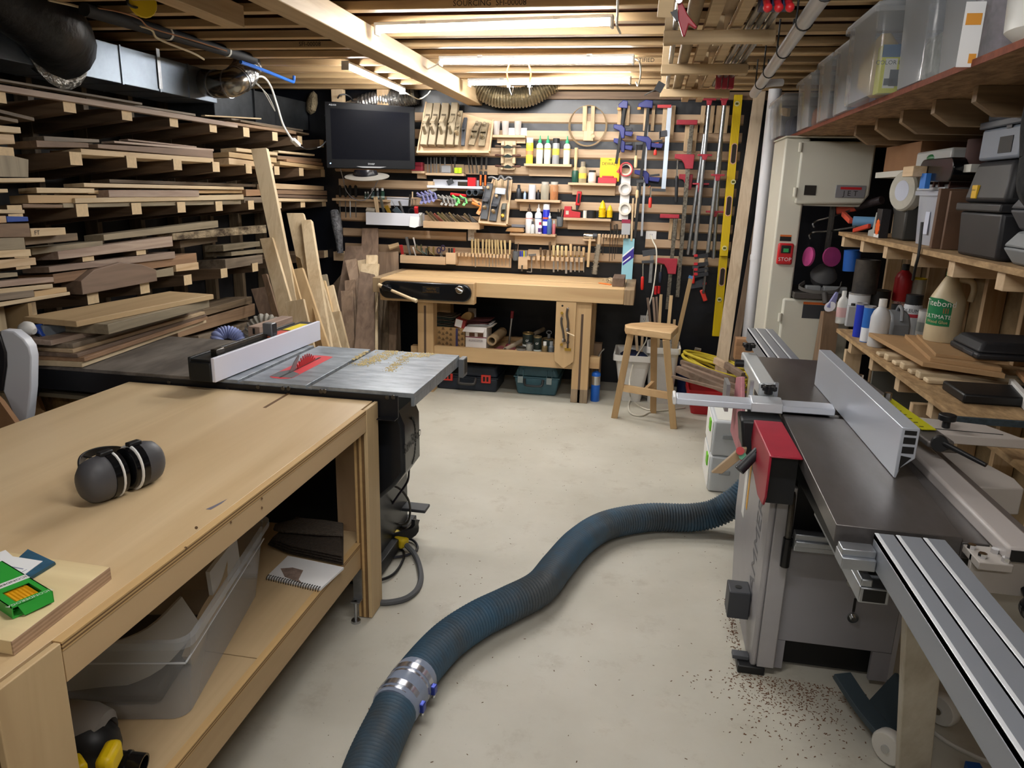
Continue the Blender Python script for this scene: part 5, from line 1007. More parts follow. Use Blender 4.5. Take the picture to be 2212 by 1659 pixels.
hplane('narrow metal plane with ball knob right of the wooden ones in the tray',(996,240),(986,314),9,m=dust2); hplane('dark slim plough plane in the tray beside the ball-knob one',(1006,255),(1000,315),8,m=mat('#4c4f55',.5),tote=False,knob=False)
hplane('small metal plane in the tray, left of two with twin round knobs',(1035,264),(1018,314),14,m=dust); hplane('small metal plane at the right end of the tray with dark knob',(1050,266),(1040,316),15,m=dust)
# ---- cups ledge
z=ledge('narrow shelf with three clear cups right of the plane tray',1063,291,1134,291,d=.08,back=.04)
P('back_board',MB().box(Q(1096,270).x,Q(1136,270).x,6.172,6.179,z+.001,z+.06),WHITE,bpy.data.objects['wall_shelf'] if 'wall_shelf' in bpy.data.objects else None,label='white back board')
for i,px in enumerate((1073,1092,1119)): bottle('clear plastic measuring cup, %s of three on the narrow shelf'%('leftmost','middle','rightmost')[i],px,z,262,17,clear('#d8cfc8',.4),WHITE,'cup',name='measuring_cup',cat='cup',y=6.13,group='clear cups on the narrow shelf')
# ---- glue shelf
z=ledge('wall shelf holding the shellac can and green capped glue bottles',1132,353,1235,353)
bottle('yellow spray can with white cap, left on the glue shelf',1145,z,298,16,'#e3d24a','#d9dde0','can',lab=[('#f0dc3a',.5,.72),('#c98a5a',.34,.5)],txt=('Shellac',.62,.02,'#7a5a20'),name='spray_can',cat='can')
bottle('white glue bottle with green cap, first from the left',1167,z,293,15,'#dcdccd','#2b9c6c','glue',lab=[('#e8d25a',.50,.56),('#c9d6d2',.18,.5)],name='glue_bottle'); bottle('white glue bottle with green cap, second from the left',1184,z,293,15,'#dcdccd','#2b9c6c','glue',lab=[('#e8d25a',.50,.56),('#c9d6d2',.2,.5)],name='glue_bottle')
bottle('grey patterned spray can with black cap on the glue shelf',1202,z,299,16,'#8f9194','#1c1c1e','can',lab=[('#c9c14a',.35,.6)],name='spray_can',cat='can'); bottle('white glue bottle with green cap, rightmost on the glue shelf',1226,z,294,15,'#dcdccd','#2b9c6c','glue',lab=[('#e8d25a',.50,.56)],name='glue_bottle')
# ---- mallet shelf
z=ledge('wall shelf with the green mallet and red box',1227,394,1330,394)
c=Vector((Q(1242,390).x,6.12,z)); hh=Q(1242,319).z-z; t=T('carver_mallet','round green headed carving mallet standing on its head','mallet',c)
P('head',MB().lathe([(.024,.001),(.027,.01),(.026,.085),(.022,.094)],c,n=18),mat('#1d4a3c',.4),t); P('handle',MB().lathe([(.017,.094),(.011,.13),(.015,.2),(.012,hh-.02),(.016,hh-.012),(.014,hh)],c,n=16),maple('z'),t)
bottle('amber pump bottle on the mallet shelf',1260,z,349,18,clear('#d8c8a0',.5),'#8a8070','small',lab=[('#e0c24a',.2,.45)],name='pump_bottle'); bottle('pink labelled jar with dark lid on the mallet shelf',1280,z,368,18,'#d9c2b4','#2c2a2c','jar',lab=[('#e6d2c2',.15,.7)],name='jar',cat='jar')
a=Q(1292,390); S('red_box','low red plastic box on the mallet shelf','box',MB().box(a.x,Q(1332,390).x,6.1,6.16,z+.001,z+.045).box(a.x+.03,Q(1325,390).x,6.11,6.15,z+.045,z+.058),mat('#b5333c',.45),bev=.003)
c=Q(1317,367,6.165); w2=22*MP; t=T('yellow_package','yellow hang card behind the tape dispensers','package',c)
P('card',MB().box(c.x-w2,c.x+w2,6.165,6.17,Q(1317,392,6.165).z,Q(1317,341,6.165).z),mat('#e8c31a',.5),t); P('lettering',MB().text('DEWALT',(c.x,6.1645,Q(1317,354,6.165).z),(1,0,0),(0,0,1),.032).box(c.x-.012,c.x+.012,6.1642,6.165,Q(1317,346,6.165).z,Q(1317,344.5,6.165).z),INK,t,flat=True)
# ---- jars shelf
z=ledge('wall shelf with two glass jars',1112,430,1210,431)
bottle('black stepped nozzle on the jar shelf',1121,z,399,11,'#2c3036','#2c3036','small',name='nozzle',cat='nozzle'); bottle('white cylinder on the jar shelf',1150,z,399,17,'#c9cbd2','#c9cbd2','can',name='canister',cat='canister'); bottle('tiny blue tipped syringe on the jar shelf',1134,z,412,6,'#9fb4cf','#9fb4cf','glue',name='syringe',cat='syringe'); bottle('small dark bottle between the white cylinder and the jars',1163,z,410,6,'#2a2a30','#1c1c1e','small')
bottle('empty glass jar with silver lid',1178,z,393,19,clear('#cfc8b4',.4),'#b9b6ae','jar',name='glass_jar',cat='jar'); bottle('glass jar of amber liquid with silver lid',1198,z,393,19,clear('#d9a070',.45),'#b9b6ae','jar',name='glass_jar',cat='jar',a=('#a8481a',.46))
# ---- stapler shelf
z=ledge('wall shelf with the red sander and yellow cones',1217,470,1320,470)
a=Q(1218,460); x0=a.x; x1=Q(1254,460).x; S('sander','red box-shaped tool on the left of its shelf','tool',MB().prism([(x0,z+.001),(x1,z+.001),(x1,z+.045),(x0+.062,z+.055),(x0+.062,z+.09),(x0+.005,z+.09)],'y',6.1,6.16),mat('#b02c34',.4),bev=.003)
S('tag_square','grey square sticker on the red tool','sticker',MB().box(x0+.018,x0+.042,6.0985,6.0995,z+.025,z+.055),mat('#b9b2a4',.5))
bottle('white cap lying by the black tape roll',1264,z,455,9,'#ddd8cc','#ddd8cc','can',name='cap_lid',cat='cap'); c=Vector((Q(1278,460).x,6.12,z+.001)); S('tape_roll','black tape roll on the sander shelf','tape',MB().lathe([(.024,0),(.035,0),(.035,.062),(.024,.062)],c,n=20),INK)
for px,pt,w_,lab in ((1301,432,17,'tall yellow ribbed cone, left of two'),(1317,442,14,'short yellow ribbed cone, right of two')):
    c=Vector((Q(px,460).x,6.12,z)); h=Q(px,pt).z-z; r=w_*MP/2; t=T('ribbed_cone',lab,'cone',c); pr_=[(r*.7,.012)]; 
    for i in range(6): pr_+=[(r,.012+i*h*.09),(r,.012+i*h*.09+h*.05),(r*.8,.012+i*h*.09+h*.055),(r*.8,.012+(i+1)*h*.09)]
    pr_+=[(r*.9,h*.58),(r*.5,h*.85),(0,h)]; P('cone',MB().lathe(pr_,c,n=4 if False else 14),YELLOW,t); P('base',MB().lathe([(r*.8,.0005),(r*.8,.012)],c,n=14),INK,t)
t=T('utility_knife','red and black handled tool hanging between the shelves','tool',Q(1248,430,6.15)); P('handle',MB().bar(Q(1252,413,6.14),Q(1248,444,6.14),.038,.03,(1,0,0)),REDP,t,.008); P('grip',MB().bar(Q(1251,418,6.12),Q(1249,438,6.12),.016,.01,(1,0,0)),BLACK,t,.003); P('nose',MB().cone(Q(1248,444,6.14),Q(1246,453,6.14),.015,.008),DGREY,t)
# ---- finish shelf
z=ledge('lowest wall shelf with white and blue bottles',1101,503,1200,503)
bottle('white bottle with brown nozzle on the lowest shelf',1144,z,441,16,'#e3e3e4','#4a3a2e','glue',lab=[('#d98a86',.5,.53)],name='glue_bottle'); bottle('white bottle with white nozzle on the lowest shelf',1164,z,441,16,'#e3e3e4','#e3e3e4','glue',lab=[('#6f7f9a',.5,.53)],name='glue_bottle')
bottle('blue spray can with white cap on the lowest shelf',1181,z,441,16,'#2430b4','#dfe3ea','can',lab=[('#e2e6f2',.28,.42),('#c9572e',.5,.56)],name='spray_can',cat='can'); bottle('small pale bottle in front of the white bottles',1151,z,478,9,'#c7cac8','#4a4c50','small',y=6.09); bottle('small red and white bottle on the lowest shelf',1167,z,480,9,'#d8d4da','#b02a4a','small',lab=[('#4a2f6a',.15,.5)],y=6.09); bottle('blue tipped glue bottle in front of the spray can',1188,z,460,11,'#4a6690','#dfe6ea','glue',y=6.09); bottle('small bottle with grey cap at the right end of the lowest shelf',1197,z,476,8,'#b4636a','#b8b6b2','small',y=6.1)
a=Q(1103,500); S('sandpaper_block','folded brown paper over a block at the left end of the lowest shelf','paper',MB().box(Q(1104,500).x,Q(1128,500).x,6.09,6.17,z+.001,z+.022).hexa([(Q(1094,497).x,6.07,z+.012),(Q(1134,497).x,6.07,z+.012),(Q(1132,490).x,6.16,z+.024),(Q(1098,490).x,6.16,z+.024),(Q(1098,490).x,6.07,z+.036),(Q(1131,490).x,6.07,z+.036),(Q(1130,486).x,6.16,z+.04),(Q(1101,486).x,6.16,z+.04)]),CARD)
S('file_card','grey rectangular wire brush behind the folded brown paper','brush',MB().box(Q(1103,480).x,Q(1132,480).x,6.165,6.178,z+.045,z+.066),mat('#7b7e86',.7))
# grey pots with tools
for px,py,lab in ((1209,477,'grey round pot beside the spray can'),(1114,550,'grey round pot of small tools beside the chisels')):
    c=Q(px,py+14,6.13); r=.027; t=T('wall_pot',lab,'pot',c); P('pot',MB().lathe([(.012,0),(.024,.008),(r,.03),(r,.085),(r*.9,.085),(r*.9,.02),(0,.012)],c,n=20),mat('#5c6166',.5),t)
    for i,(dx,dh) in enumerate(((-.012,.06),(0,.05),(.012,.065))): S('small_tool','slender tool standing in the %s'%lab,'tool',MB().cone(c+Vector((dx*.6,0,.02)),c+Vector((dx*1.6,0,.085+dh)),.004,n=6),(BLACK,DSTEEL,brown('z'))[i],'small tools in the grey pots')
# ---- wire coil
cc=Q(1270,271,6.14); t=T('wire_coil','coil of brown wire hanging around two wooden pegs','coil',cc)
for k in range(4): P('loop',MB().tube([cc+Vector(((.141+.004*k)*math.cos(a),-.004*k,(.152+.003*math.sin(3*k))*math.sin(a)-.002*k)) for a in [i*2*math.pi/40 for i in range(40)]],.0022,5,closed=True),mat('#8a7558',.5),t)
pegm=wood('#b08a5c','#d2ae80','z',rv=.05)
def pegs(label,xs,y0,y1,d=.06,back=None,ys=YS-.001):
    t=T('clamp_bracket',label,'bracket',Q(xs[0][0],y1,ys),'wooden clamp brackets')
    for a,b in xs: P('peg',MB().prism([(ys,Q(a,y1,ys).z),(ys-d*.25,Q(a,y1,ys).z),(ys-d,Q(a,y0,ys-d).z),(ys,Q(a,y0,ys-d).z)],'x',Q(a,y0,ys-d).x,Q(b,y0,ys-d).x),pegm,t,.001)
    if back: P('back_board',MB().box(Q(back[0],back[1],ys).x,Q(back[2],back[1],ys).x,ys-.014,ys,Q(back[0],back[3],ys).z,Q(back[0],back[1],ys).z),pegm,t,.001)
    return t
pegs('wooden bracket holding the wire coil',[(1259,1268),(1277,1285)],229,283,.07,(1262,262,1284,304)); S('wood_dowel_end','round dowel end on the wire coil bracket','dowel',MB().cone(Q(1280,292,6.165),Q(1281,294,6.11),.014,n=14),pegm)
pegs('wooden bracket for the short blue clamps',[(1335,1343),(1353,1361)],228,271); pegs('wooden bracket for the long blue clamp',[(1392,1400),(1409,1416)],228,283); pegs('wooden bracket for the aluminium bar clamp',[(1433,1442),(1452,1460)],228,300); pegs('wooden bracket for the tall red clamp',[(1481,1491),(1500,1508)],269,328); pegs('wooden bracket for the left pair of pipe clamps',[(1516,1525),(1535,1545)],228,288); pegs('wooden bracket for the right pair of pipe clamps',[(1549,1560),(1568,1577)],228,288); pegs('dark wooden bracket for the lower red clamp',[(1447,1454),(1465,1472)],473,517)
# ---- clamps
gb_=mat('#8f9296',.4,.9,var=.2,scale=40); bl2=mat('#20276e',.45)
def Qb(a,b,w,t,m,par,nm,d=6.10,wd=(1,0,0),bev=.001): return P(nm,MB().bar(Q(*a,d),Q(*b,d),w,t,wd),m,par,bev)
def qgrip(label,top,bot,heads,d=6.08,bar_m=INK,w_=.022):
    t=T('quick_clamp',label,'clamp',Q(*top,d)); Qb(top,bot,w_,.008,bar_m,t,'bar',d)
    for (x0,x1,y,kind) in heads:
        a,b=Q(x0,y,d),Q(x1,y,d)
        if kind=='fixed': P('fixed_jaw',MB().prism([(a.x,a.z-.012),(b.x,a.z-.018),(b.x,a.z+.035),(a.x+(b.x-a.x)*.5,a.z+.042),(a.x,a.z+.012)],'y',d-.014,d+.014),bl2,t,.004); P('jaw_pad',MB().box(a.x-.006,a.x+.02,d-.012,d+.012,a.z-.03,a.z-.012),mat('#d9892e',.5),t,.002)
        else:
            mx=a.x+(b.x-a.x)*.5
            P('sliding_jaw',MB().prism([(a.x,a.z+.05),(mx-.012,a.z+.045),(mx+.014,a.z+.02),(mx+.012,a.z-.055),(mx-.012,a.z-.055),(mx-.03,a.z-.0),(a.x,a.z+.02)],'y',d-.018,d+.018),bl2,t,.005)
            P('trigger',MB().prism([(mx+.014,a.z),(b.x,a.z-.005),(b.x-.01,a.z-.04),(mx+.03,a.z-.034),(mx+.014,a.z-.03)],'y',d-.012,d+.012),bl2,t,.004); P('grip',MB().prism([(mx+.015,a.z+.015),(b.x-.01,a.z+.025),(b.x-.006,a.z+.008),(mx+.016,a.z-.0)],'y',d-.01,d+.01),mat('#2a2c34',.5),t,.003)
    return t
qgrip('short blue quick clamp hanging upright, upper of two stacked',(1350,226),(1331,354),[(1336,1356,229,'fixed'),(1325,1368,283,'slide')]); qgrip('short blue quick clamp hanging behind the first',(1352,232),(1336,330),[(1325,1368,313,'slide')],6.12)
qgrip('long blue quick clamp reaching far down the tool wall',(1401,226),(1371,514),[(1379,1410,228,'fixed'),(1374,1433,308,'slide')],6.06); qgrip('second long clamp with silver bar and blue lower jaw',(1400,240),(1386,510),[(1370,1427,381,'slide')],6.10,ALU,.018)
al=T('bar_clamp','aluminium bar clamp with black foot hanging on the tool wall','clamp',Q(1440,300,6.08)); Qb((1447,229),(1433,409),.034,.012,mat('#b8c4d2',.3,.7),al,'bar',6.08); Qb((1420,230),(1450,230),.022,.03,mat('#b83238',.45),al,'fixed_jaw',6.08,(0,0,1)); Qb((1424,290),(1441,288),.045,.03,DGREY,al,'sliding_jaw',6.08,(0,0,1)); Qb((1408,410),(1438,411),.022,.03,DGREY,al,'foot',6.08,(0,0,1)); P('screw',MB().cone(Q(1425,283,6.06),Q(1425,300,6.06),.006,n=8),CHROME,al)
def fclamp(label,x,y0,y1,hcol,yj=None,d=6.06,barx=None,name='f_clamp'):
    t=T(name,label,'clamp',Q(x,y0,d)); m=(y0+y1)/2; P('handle',MB().lathe([(.008,0),(.013,.01),(.014,.5*(y1-m)/281*1.6),(.011,(y1-m)/281*.98),(.006,(y1-m)/281)],Q(x-1,m,d),Q(x-2,y1,d)-Q(x-1,m,d),12),mat(hcol,.45) if isinstance(hcol,str) else hcol,t); P('screw',MB().cone(Q(x,y0,d),Q(x-1,m,d),.006,n=8),CHROME,t); Qb((x-3,y0),(x+(barx or 14),y0-1),.022,.02,mat('#d2622e',.5) if isinstance(hcol,str) and hcol!='#c8281e' else DGREY,t,'arm',d,(0,0,1)); return t
hw=wood('#c09a60','#dcbd88','z')
fclamp('clamp with pale wooden handle left of the long blue clamps, upper',1375,310,362,hw); fclamp('clamp with pale wooden handle left of the long blue clamps, lower',1378,392,428,hw); fclamp('red handled clamp right of the long blue clamps',1406,404,449,'#d8382e',barx=-4); fclamp('short red handled clamp beside the aluminium bar',1417,312,335,'#d8382e',barx=6)
rm=mat('#a52c3c',.45,var=.15,scale=20); br_=mat('#8a8478',.45,.8,c2='#4f4a42',scale=60)
def kbody(label,bar,jaws,handle=None,d=6.07):
    t=T('parallel_clamp',label,'clamp',Q(*bar[0],d)); Qb(bar[0],bar[1],.03,.011,br_,t,'bar',d)
    for (x0,x1,y0,y1,kd) in jaws:
        a,b=Q(x0,y0,d),Q(x1,y1,d)
        if kd=='f': P('fixed_jaw',MB().box(a.x,b.x,d-.02,d+.02,b.z,a.z),rm,t,.004)
        else: P('sliding_jaw',MB().prism([(a.x,a.z),(b.x,a.z),(b.x-.004,b.z),(b.x-(b.x-a.x)*.42,b.z),(b.x-(b.x-a.x)*.5,b.z+(a.z-b.z)*.35),(a.x+(b.x-a.x)*.35,b.z+(a.z-b.z)*.62),(a.x,a.z-(a.z-b.z)*.3)],'y',d-.022,d+.022),rm,t,.004)
    if handle: x,y0,y1,c=handle; P('screw',MB().cone(Q(x+2,y0,d-.02),Q(x+1,y0+(y1-y0)*.4,d-.02),.007,n=8),CHROME,t); P('handle',MB().lathe([(.010,0),(.014,.02),(.013,(y1-y0)*.0020),(.008,(y1-y0)*.0022)],Q(x+1,y0+(y1-y0)*.38,d-.02),Q(x-1,y1,d-.02)-Q(x+1,y0,d-.02),12),c,t)
    return t
kbody('tall red parallel clamp hanging right of the aluminium bar',((1495,262),(1463,642)),[(1462,1506,259,270,'f'),(1458,1498,333,365,'s')],(1461,346,436,mat('#24262a',.5))); kbody('red parallel clamp hanging behind the tall one',((1490,300),(1470,560)),[(1467,1494,376,410,'s')],None,6.12)
kbody('lower red parallel clamp hanging beside the white outlet',((1460,466),(1441,668)),[(1426,1467,462,472,'f'),(1420,1461,557,592,'s')],(1426,572,612,mat('#2a3040',.5))); P('red_handle_tip',MB().cone(Q(1417,618,6.05),Q(1416,636,6.05),.012,n=10).cone(Q(1424,618,6.05),Q(1423,634,6.05),.012,n=10),mat('#b01e22',.4),bpy.data.objects['parallel_clamp.002'])
pm_=mat('#a9adb0',.32,.9,var=.25,scale=30)
def pipec(label,top,bot,r,heads,d=6.06):
    t=T('pipe_clamp',label,'clamp',Q(*top,d),'pipe clamps'); P('pipe',MB().cone(Q(*top,d),Q(*bot,d),r,n=14),pm_,t)
    for x0,x1,y0,y1 in heads:
        a,b=Q(x0,y0,d),Q(x1,y1,d); cx=(a.x+b.x)/2; P('jaw',MB().box(a.x,b.x,d-.02,d+.02,a.z-.01,a.z+.004).prism([(cx-.022,a.z-.008),(cx+.022,a.z-.008),(cx+.014,b.z),(cx-.014,b.z)],'y',d-.024,d+.024),rm,t,.003)
    return t
pipec('front pipe clamp of the left pair',(1532,226),(1500,551),.0155,[(1518,1546,214,228),(1507,1537,334,346)]); pipec('rear pipe clamp of the left pair, reaching less high',(1522,290),(1486,550),.0145,[(1496,1530,396,416)],6.11); pipec('front pipe clamp of the right pair',(1565,226),(1529,545),.0155,[(1556,1572,214,228),(1536,1564,377,391)]); pipec('rear pipe clamp of the right pair',(1558,300),(1541,558),.0145,[(1525,1562,456,469)],6.11)
t=fclamp('black clamp with red handle hanging at lower left by the outlet',1389,566,628,'#c8281e',barx=24); Qb((1388,548),(1419,543),.045,.024,mat('#3a3d42',.5),t,'upper_arm',6.06,(0,0,1)); Qb((1409,545),(1404,611),.026,.008,pm_,t,'bar',6.06)
t=T('clamp_cluster_bracket','wooden peg holding the black handled clamps near the yellow level','bracket',Q(1512,560)); P('peg',MB().box(Q(1509,560).x,Q(1520,560).x,6.05,6.18,Q(1509,565).z,Q(1509,556).z),pegm,t)
for i,(y0,y1,lab) in enumerate(((550,575,'topmost'),(568,590,'second'),(580,605,'third'),(590,612,'lowest'))):
    t=T('f_clamp','small black clamp with red tip in the cluster by the yellow level, %s'%lab,'clamp',Q(1515,y0,6.05)); Qb((1500,y0+6),(1530,y0+1),.03,.02,mat('#26282d',.5),t,'arm',6.06-.012*i,(0,0,1)); Qb((1528-i,y0-8),(1522-i,y1+22),.018,.007,DSTEEL,t,'bar',6.06-.012*i); Qb((1499,y0+2),(1507,y0+2),.02,.022,mat('#b3242c',.45),t,'jaw_pad',6.055-.012*i,(0,0,1))
t=T('pistol_clamp','black pistol grip clamp with red trigger hanging lowest by the yellow level','clamp',Q(1510,610,6.05)); P('jaw_body',MB().extr([Q(1490,625,6.05),Q(1492,613,6.05),Q(1522,600,6.05),Q(1527,610,6.05),Q(1522,620,6.05)],(0,.03,0)),mat('#33363d',.5),t,.004); Qb((1516,626),(1524,650),.035,.026,mat('#c8362c',.45),t,'handle',6.05,(1,0,0),.006); P('logo',MB().box(Q(1518,612,6.049).x,Q(1526,612,6.049).x,6.048,6.05,Q(1520,615,6.05).z,Q(1520,610,6.05).z),mat('#c8363a',.4),t)
fclamp('red handled clamp left of the black cluster, handle pointing down',1499,578,613,'#c8281e',barx=10,d=6.04)
# ---- yellow levels
yl=mat('#d8b90e',.4)
def level(label,top,bot,d,holes,vials,w_=.062):
    a,b=Q(*top,d),Q(*bot,d); ax=(b-a).normalized(); r=Vector((1,0,0)); r=(r-ax*r.dot(ax)).normalized(); t=T('spirit_level',label,'level',a.lerp(b,.5)); P('beam',MB().bar(a,b,w_,.024,r),yl,t,.002)
    mb=MB()
    for o in (-.017,-.006,.006,.017): mb.bar(a+r*o+Vector((0,-.0125,0)),b+r*o+Vector((0,-.0125,0)),.002,.001,r)
    P('ribs',mb,mat('#b09408',.5),t)
    for x,y,l in holes:
        c=Q(x,y,d-.0135); o=[c+r*(.017*math.cos(k))+ax*((l*MP/2-.017)*(1 if math.sin(k)>0 else -1)+.017*math.sin(k)) for k in [math.pi*2*i/20 for i in range(20)]]; o2=[c+r*(.023*math.cos(k))+ax*((l*MP/2-.017)*(1 if math.sin(k)>0 else -1)+.024*math.sin(k)) for k in [math.pi*2*i/20 for i in range(20)]]
        P('hand_hole_rim',MB().extr([p+Vector((0,.0008,0)) for p in o2],(0,-.002,0)),mat('#cfa08c',.5),t,label='pink rim of the hand hole'); P('hand_hole',MB().extr([p+Vector((0,-.0014,0)) for p in o],(0,-.0008,0)),mat('#221a10',.6),t,label='dark hand hole')
    for x,y in vials: c=Q(x,y,d-.013); P('vial',MB().cone(c,c+Vector((0,-.004,0)),.019,n=18),mat('#d9d2a0',.3),t); P('bubble',MB().box(c.x-.011,c.x+.011,c.y-.006,c.y-.003,c.z-.008,c.z+.008),mat('#5a5a1e',.2),t)
level('long yellow spirit level hanging at the right end of the tool wall',(1595,205),(1563,553),6.10,[(1585,332,40),(1574,445,40)],[(1592,224),(1584,393),(1565,536)]); level('second yellow spirit level showing below the first',(1564,540),(1547,726),6.14,[(1560,598,38)],[(1554,647)],.066)
# ---- caulk nozzles card / tape rolls
t=T('tape_holder','white hanging strip of tape rolls','tape holder',Q(1349,420,6.15)); P('strip',MB().box(Q(1340,420,6.165).x,Q(1360,420,6.165).x,6.158,6.166,Q(1340,475,6.16).z,Q(1340,375,6.16).z),WHITE,t)
for i,(px,py,c_) in enumerate(((1352,366,'#d9d0c2'),(1350,408,'#c9c3bd'),(1350,451,'#d8d2c6'))):
    c=Q(px,py,6.155); mb=MB().lathe([(.034,.0),(.051,0),(.051,.026),(.034,.026),(.034,0)],c,(0,-1,0),24); S('tape_roll','masking tape roll on the white strip, %s of three'%('top','middle','bottom')[i],'tape',mb,mat(c_,.5))
c=Q(1352,366,6.125); t=T('tape_gun','red tape dispenser around the top tape roll','dispenser',c); P('frame',MB().lathe([(.046,-.004),(.056,-.004),(.056,.014),(.046,.014),(.046,-.004)],c,(0,-1,0),24).prism([(c.x-.075,c.z-.02),(c.x-.03,c.z-.045),(c.x-.03,c.z+.045),(c.x-.05,c.z+.01)],'y',c.y-.014,c.y+.004),mat('#c23a40',.4),t,.002)
# ---- chisel racks
def chisel(label,x,yt,ym,yb,hm,bw=.012,hw_=.011,bm=STEEL,d=6.11,group='chisels in the wall rack',round_=True,dx=0):
    a,m_,b=Q(x+dx,yt,d),Q(x,ym,d),Q(x-dx*.3,yb,d); t=T('chisel',label,'chisel',b,group); L=(m_-a).length; P('handle',MB().lathe([(hw_*.75,0),(hw_,L*.06),(hw_*1.05,L*.35),(hw_*.72,L*.78),(hw_*.8,L*.9),(hw_*.6,L)],a,m_-a,12),hm,t); P('ferrule',MB().cone(m_,m_.lerp(b,.08),hw_*.62,n=10),BRASS,t); P('blade',MB().bar(m_.lerp(b,.06),b,bw,.004,(1,0,0)),bm,t,.001); return t
bxm=wood('#c5a25c','#dcc083','z')
def rack(label,x0,x1,y0,y1,teeth,ty0,ty1,name='tool_rack'):
    a,b=Q(x0,y0,6.165),Q(x1,y0,6.165); t=T(name,label,'rack',((a.x+b.x)/2,6.165,Q(x0,y1,6.165).z)); P('back_board',MB().box(a.x,b.x,6.16,6.179,Q((x0+x1)/2,y1,6.165).z,Q((x0+x1)/2,y0,6.165).z),ledge_m,t,.001); n=teeth
    for i in range(n): x=a.x+(b.x-a.x)*(i+.5)/n; P('tooth',MB().box(x-(b.x-a.x)/n*.31,x+(b.x-a.x)/n*.31,6.09,6.1595,Q((x0+x1)/2,ty1,6.1).z,Q((x0+x1)/2,ty0,6.1).z),ledge_m,t,.001)
    return t
rack('toothed rack with the row of slim yellow handled carving tools',985,1105,546,576,16,548,556); 
for i,(x,yt,yb,dx) in enumerate(((1020,516,574,0),(1027,516,577,0),(1034,516,572,-1),(1043,517,570,0),(1050,517,576,1),(1057,517,577,0),(1064,518,576,-1),(1071,518,576,-1),(1077,518,573,-2),(1084,519,574,-2),(1092,519,574,-2),(1101,519,577,1))):
    chisel('slim yellow handled carving tool, %s from the left in the toothed rack'%ordn[i],x,yt,549,yb,bxm,(.004,.010,.005,.004,.005,.008,.008,.006,.004,.004,.004,.006)[i],.0095,group='carving tools in the left rack',dx=dx)
rack('toothed rack of bench chisels right of the pencil block',1141,1264,541,582,12,555,564)
for i,(x,yt,yb,bw,hm_) in enumerate(((1196,530,588,.014,bxm),(1205,530,586,.010,bxm),(1214,531,584,.006,bxm),(1223,531,591,.017,bxm),(1233,527,588,.017,maple('z')),(1242,532,587,.010,knobm),(1251,532,588,.009,knobm),(1261,534,588,.006,maple('z')))):
    chisel('bench chisel, %s from the left in the right toothed rack'%ordn[i],x,yt,552,yb,hm_,bw,.012,group='bench chisels in the right rack')
for x,yt,yb,lab in ((1168,535,585,'awl with dark cross handle in the right rack'),(1177,539,580,'awl with round dark handle in the right rack'),(1188,522,562,'dark spatula-like rod in the right rack')): chisel(lab,x,yt,552,yb,mat('#5a4632',.5),.004,.010 if x!=1177 else .016,DSTEEL,group='awls in the right rack')
S('marking_gauge','small silver hammer head tool with square rod in the right rack','tool',MB().bar(Q(1142,551,6.09),Q(1158,550,6.09),.016,.016,(0,0,1)).bar(Q(1149,552,6.09),Q(1148,588,6.09),.008,.008,(1,0,0)).bar(Q(1148,588,6.09),Q(1138,587,6.09),.006,.006,(0,0,1)),STEEL)
t=T('pencil_block','pale block of markers and pencils left of the bench chisels','block',Q(1130,565,6.1)); P('block',MB().box(Q(1120,560,6.1).x,Q(1140,560,6.1).x,6.09,6.17,Q(1130,581,6.1).z,Q(1130,555,6.1).z),ledge_m,t,.001); P('hook',MB().bar(Q(1128,573,6.085),Q(1127,586,6.085),.012,.008,(1,0,0)),DSTEEL,t)
for i,(x,c_) in enumerate(((1124,'#2a3aa8'),(1128,'#3a55b8'),(1132,'#c9c83a'),(1136,'#8a8f94'))): S('marker_pen','%s pen standing in the pencil block'%('blue','lighter blue','yellow green','grey')[i],'pen',MB().cone(Q(x,556,6.13),Q(x,542,6.13),.006,n=8),mat(c_,.4))
# ---- pliers tray
def lowtray(label,x0,x1,y0,y1,m,y_=6.05,name='tool_tray',cat='tray'):
    a,b=Q(x0,y0,y_),Q(x1,y0,y_); z0,z1=Q((x0+x1)/2,y1,y_).z,Q((x0+x1)/2,y0,y_).z; t=T(name,label,cat,((a.x+b.x)/2,y_,z0)); P('front',MB().box(a.x,b.x,y_,y_+.012,z0,z1),m,t,.001); P('bottom',MB().box(a.x,b.x,y_+.0125,6.178,z0,z0+.012),m,t)
    for x in (a.x,b.x-.01): P('side',MB().box(x,x+.01,y_+.0125,6.178,z0+.0125,z1),m,t)
    return z0+.013
zt_=lowtray('pale tray of pliers and scissors, left of the carving tools',864,962,553,570,ledge_m); zt2=lowtray('small pale box of pens beside the pliers tray',963,984,546,571,ledge_m)
def stick(label,a,b,w_,m,th=.01,d=6.10,name='hand_tool',cat='tool',group='tools standing in the trays'): return S(name,label,cat,MB().bar(Q(*a,d),Q(*b,d+.03),w_,th,(1,0,0),.8),m,group,bev=.002)
def plier(label,top,piv,c_,d=6.10,sp=5):
    t=T('pliers',label,'pliers',Q(*piv,d)); 
    for s in (-1,1): P('handle',MB().tube(curve([Q(top[0]+s*sp,top[1],d),Q(top[0]+s*sp*.9,(top[1]+piv[1])/2,d),Q(*piv,d)],4),.007,8),mat(c_,.4),t)
    P('jaw',MB().cone(Q(*piv,d),Q(piv[0]+1,piv[1]+10,d),.012,.004),DSTEEL,t)
stick('red handled pincer standing at the left of the pliers tray',(866,529),(870,552),.03,mat('#b02c30',.5)); stick('tall grey folding rule standing in the pliers tray',(878,512),(886,550),.022,mat('#85888c',.4,.6),.02); stick('slim white knife standing in the pliers tray',(893,513),(899,538),.012,PAPER); stick('white and silver blade standing in the pliers tray',(892,534),(898,552),.012,WHITE)
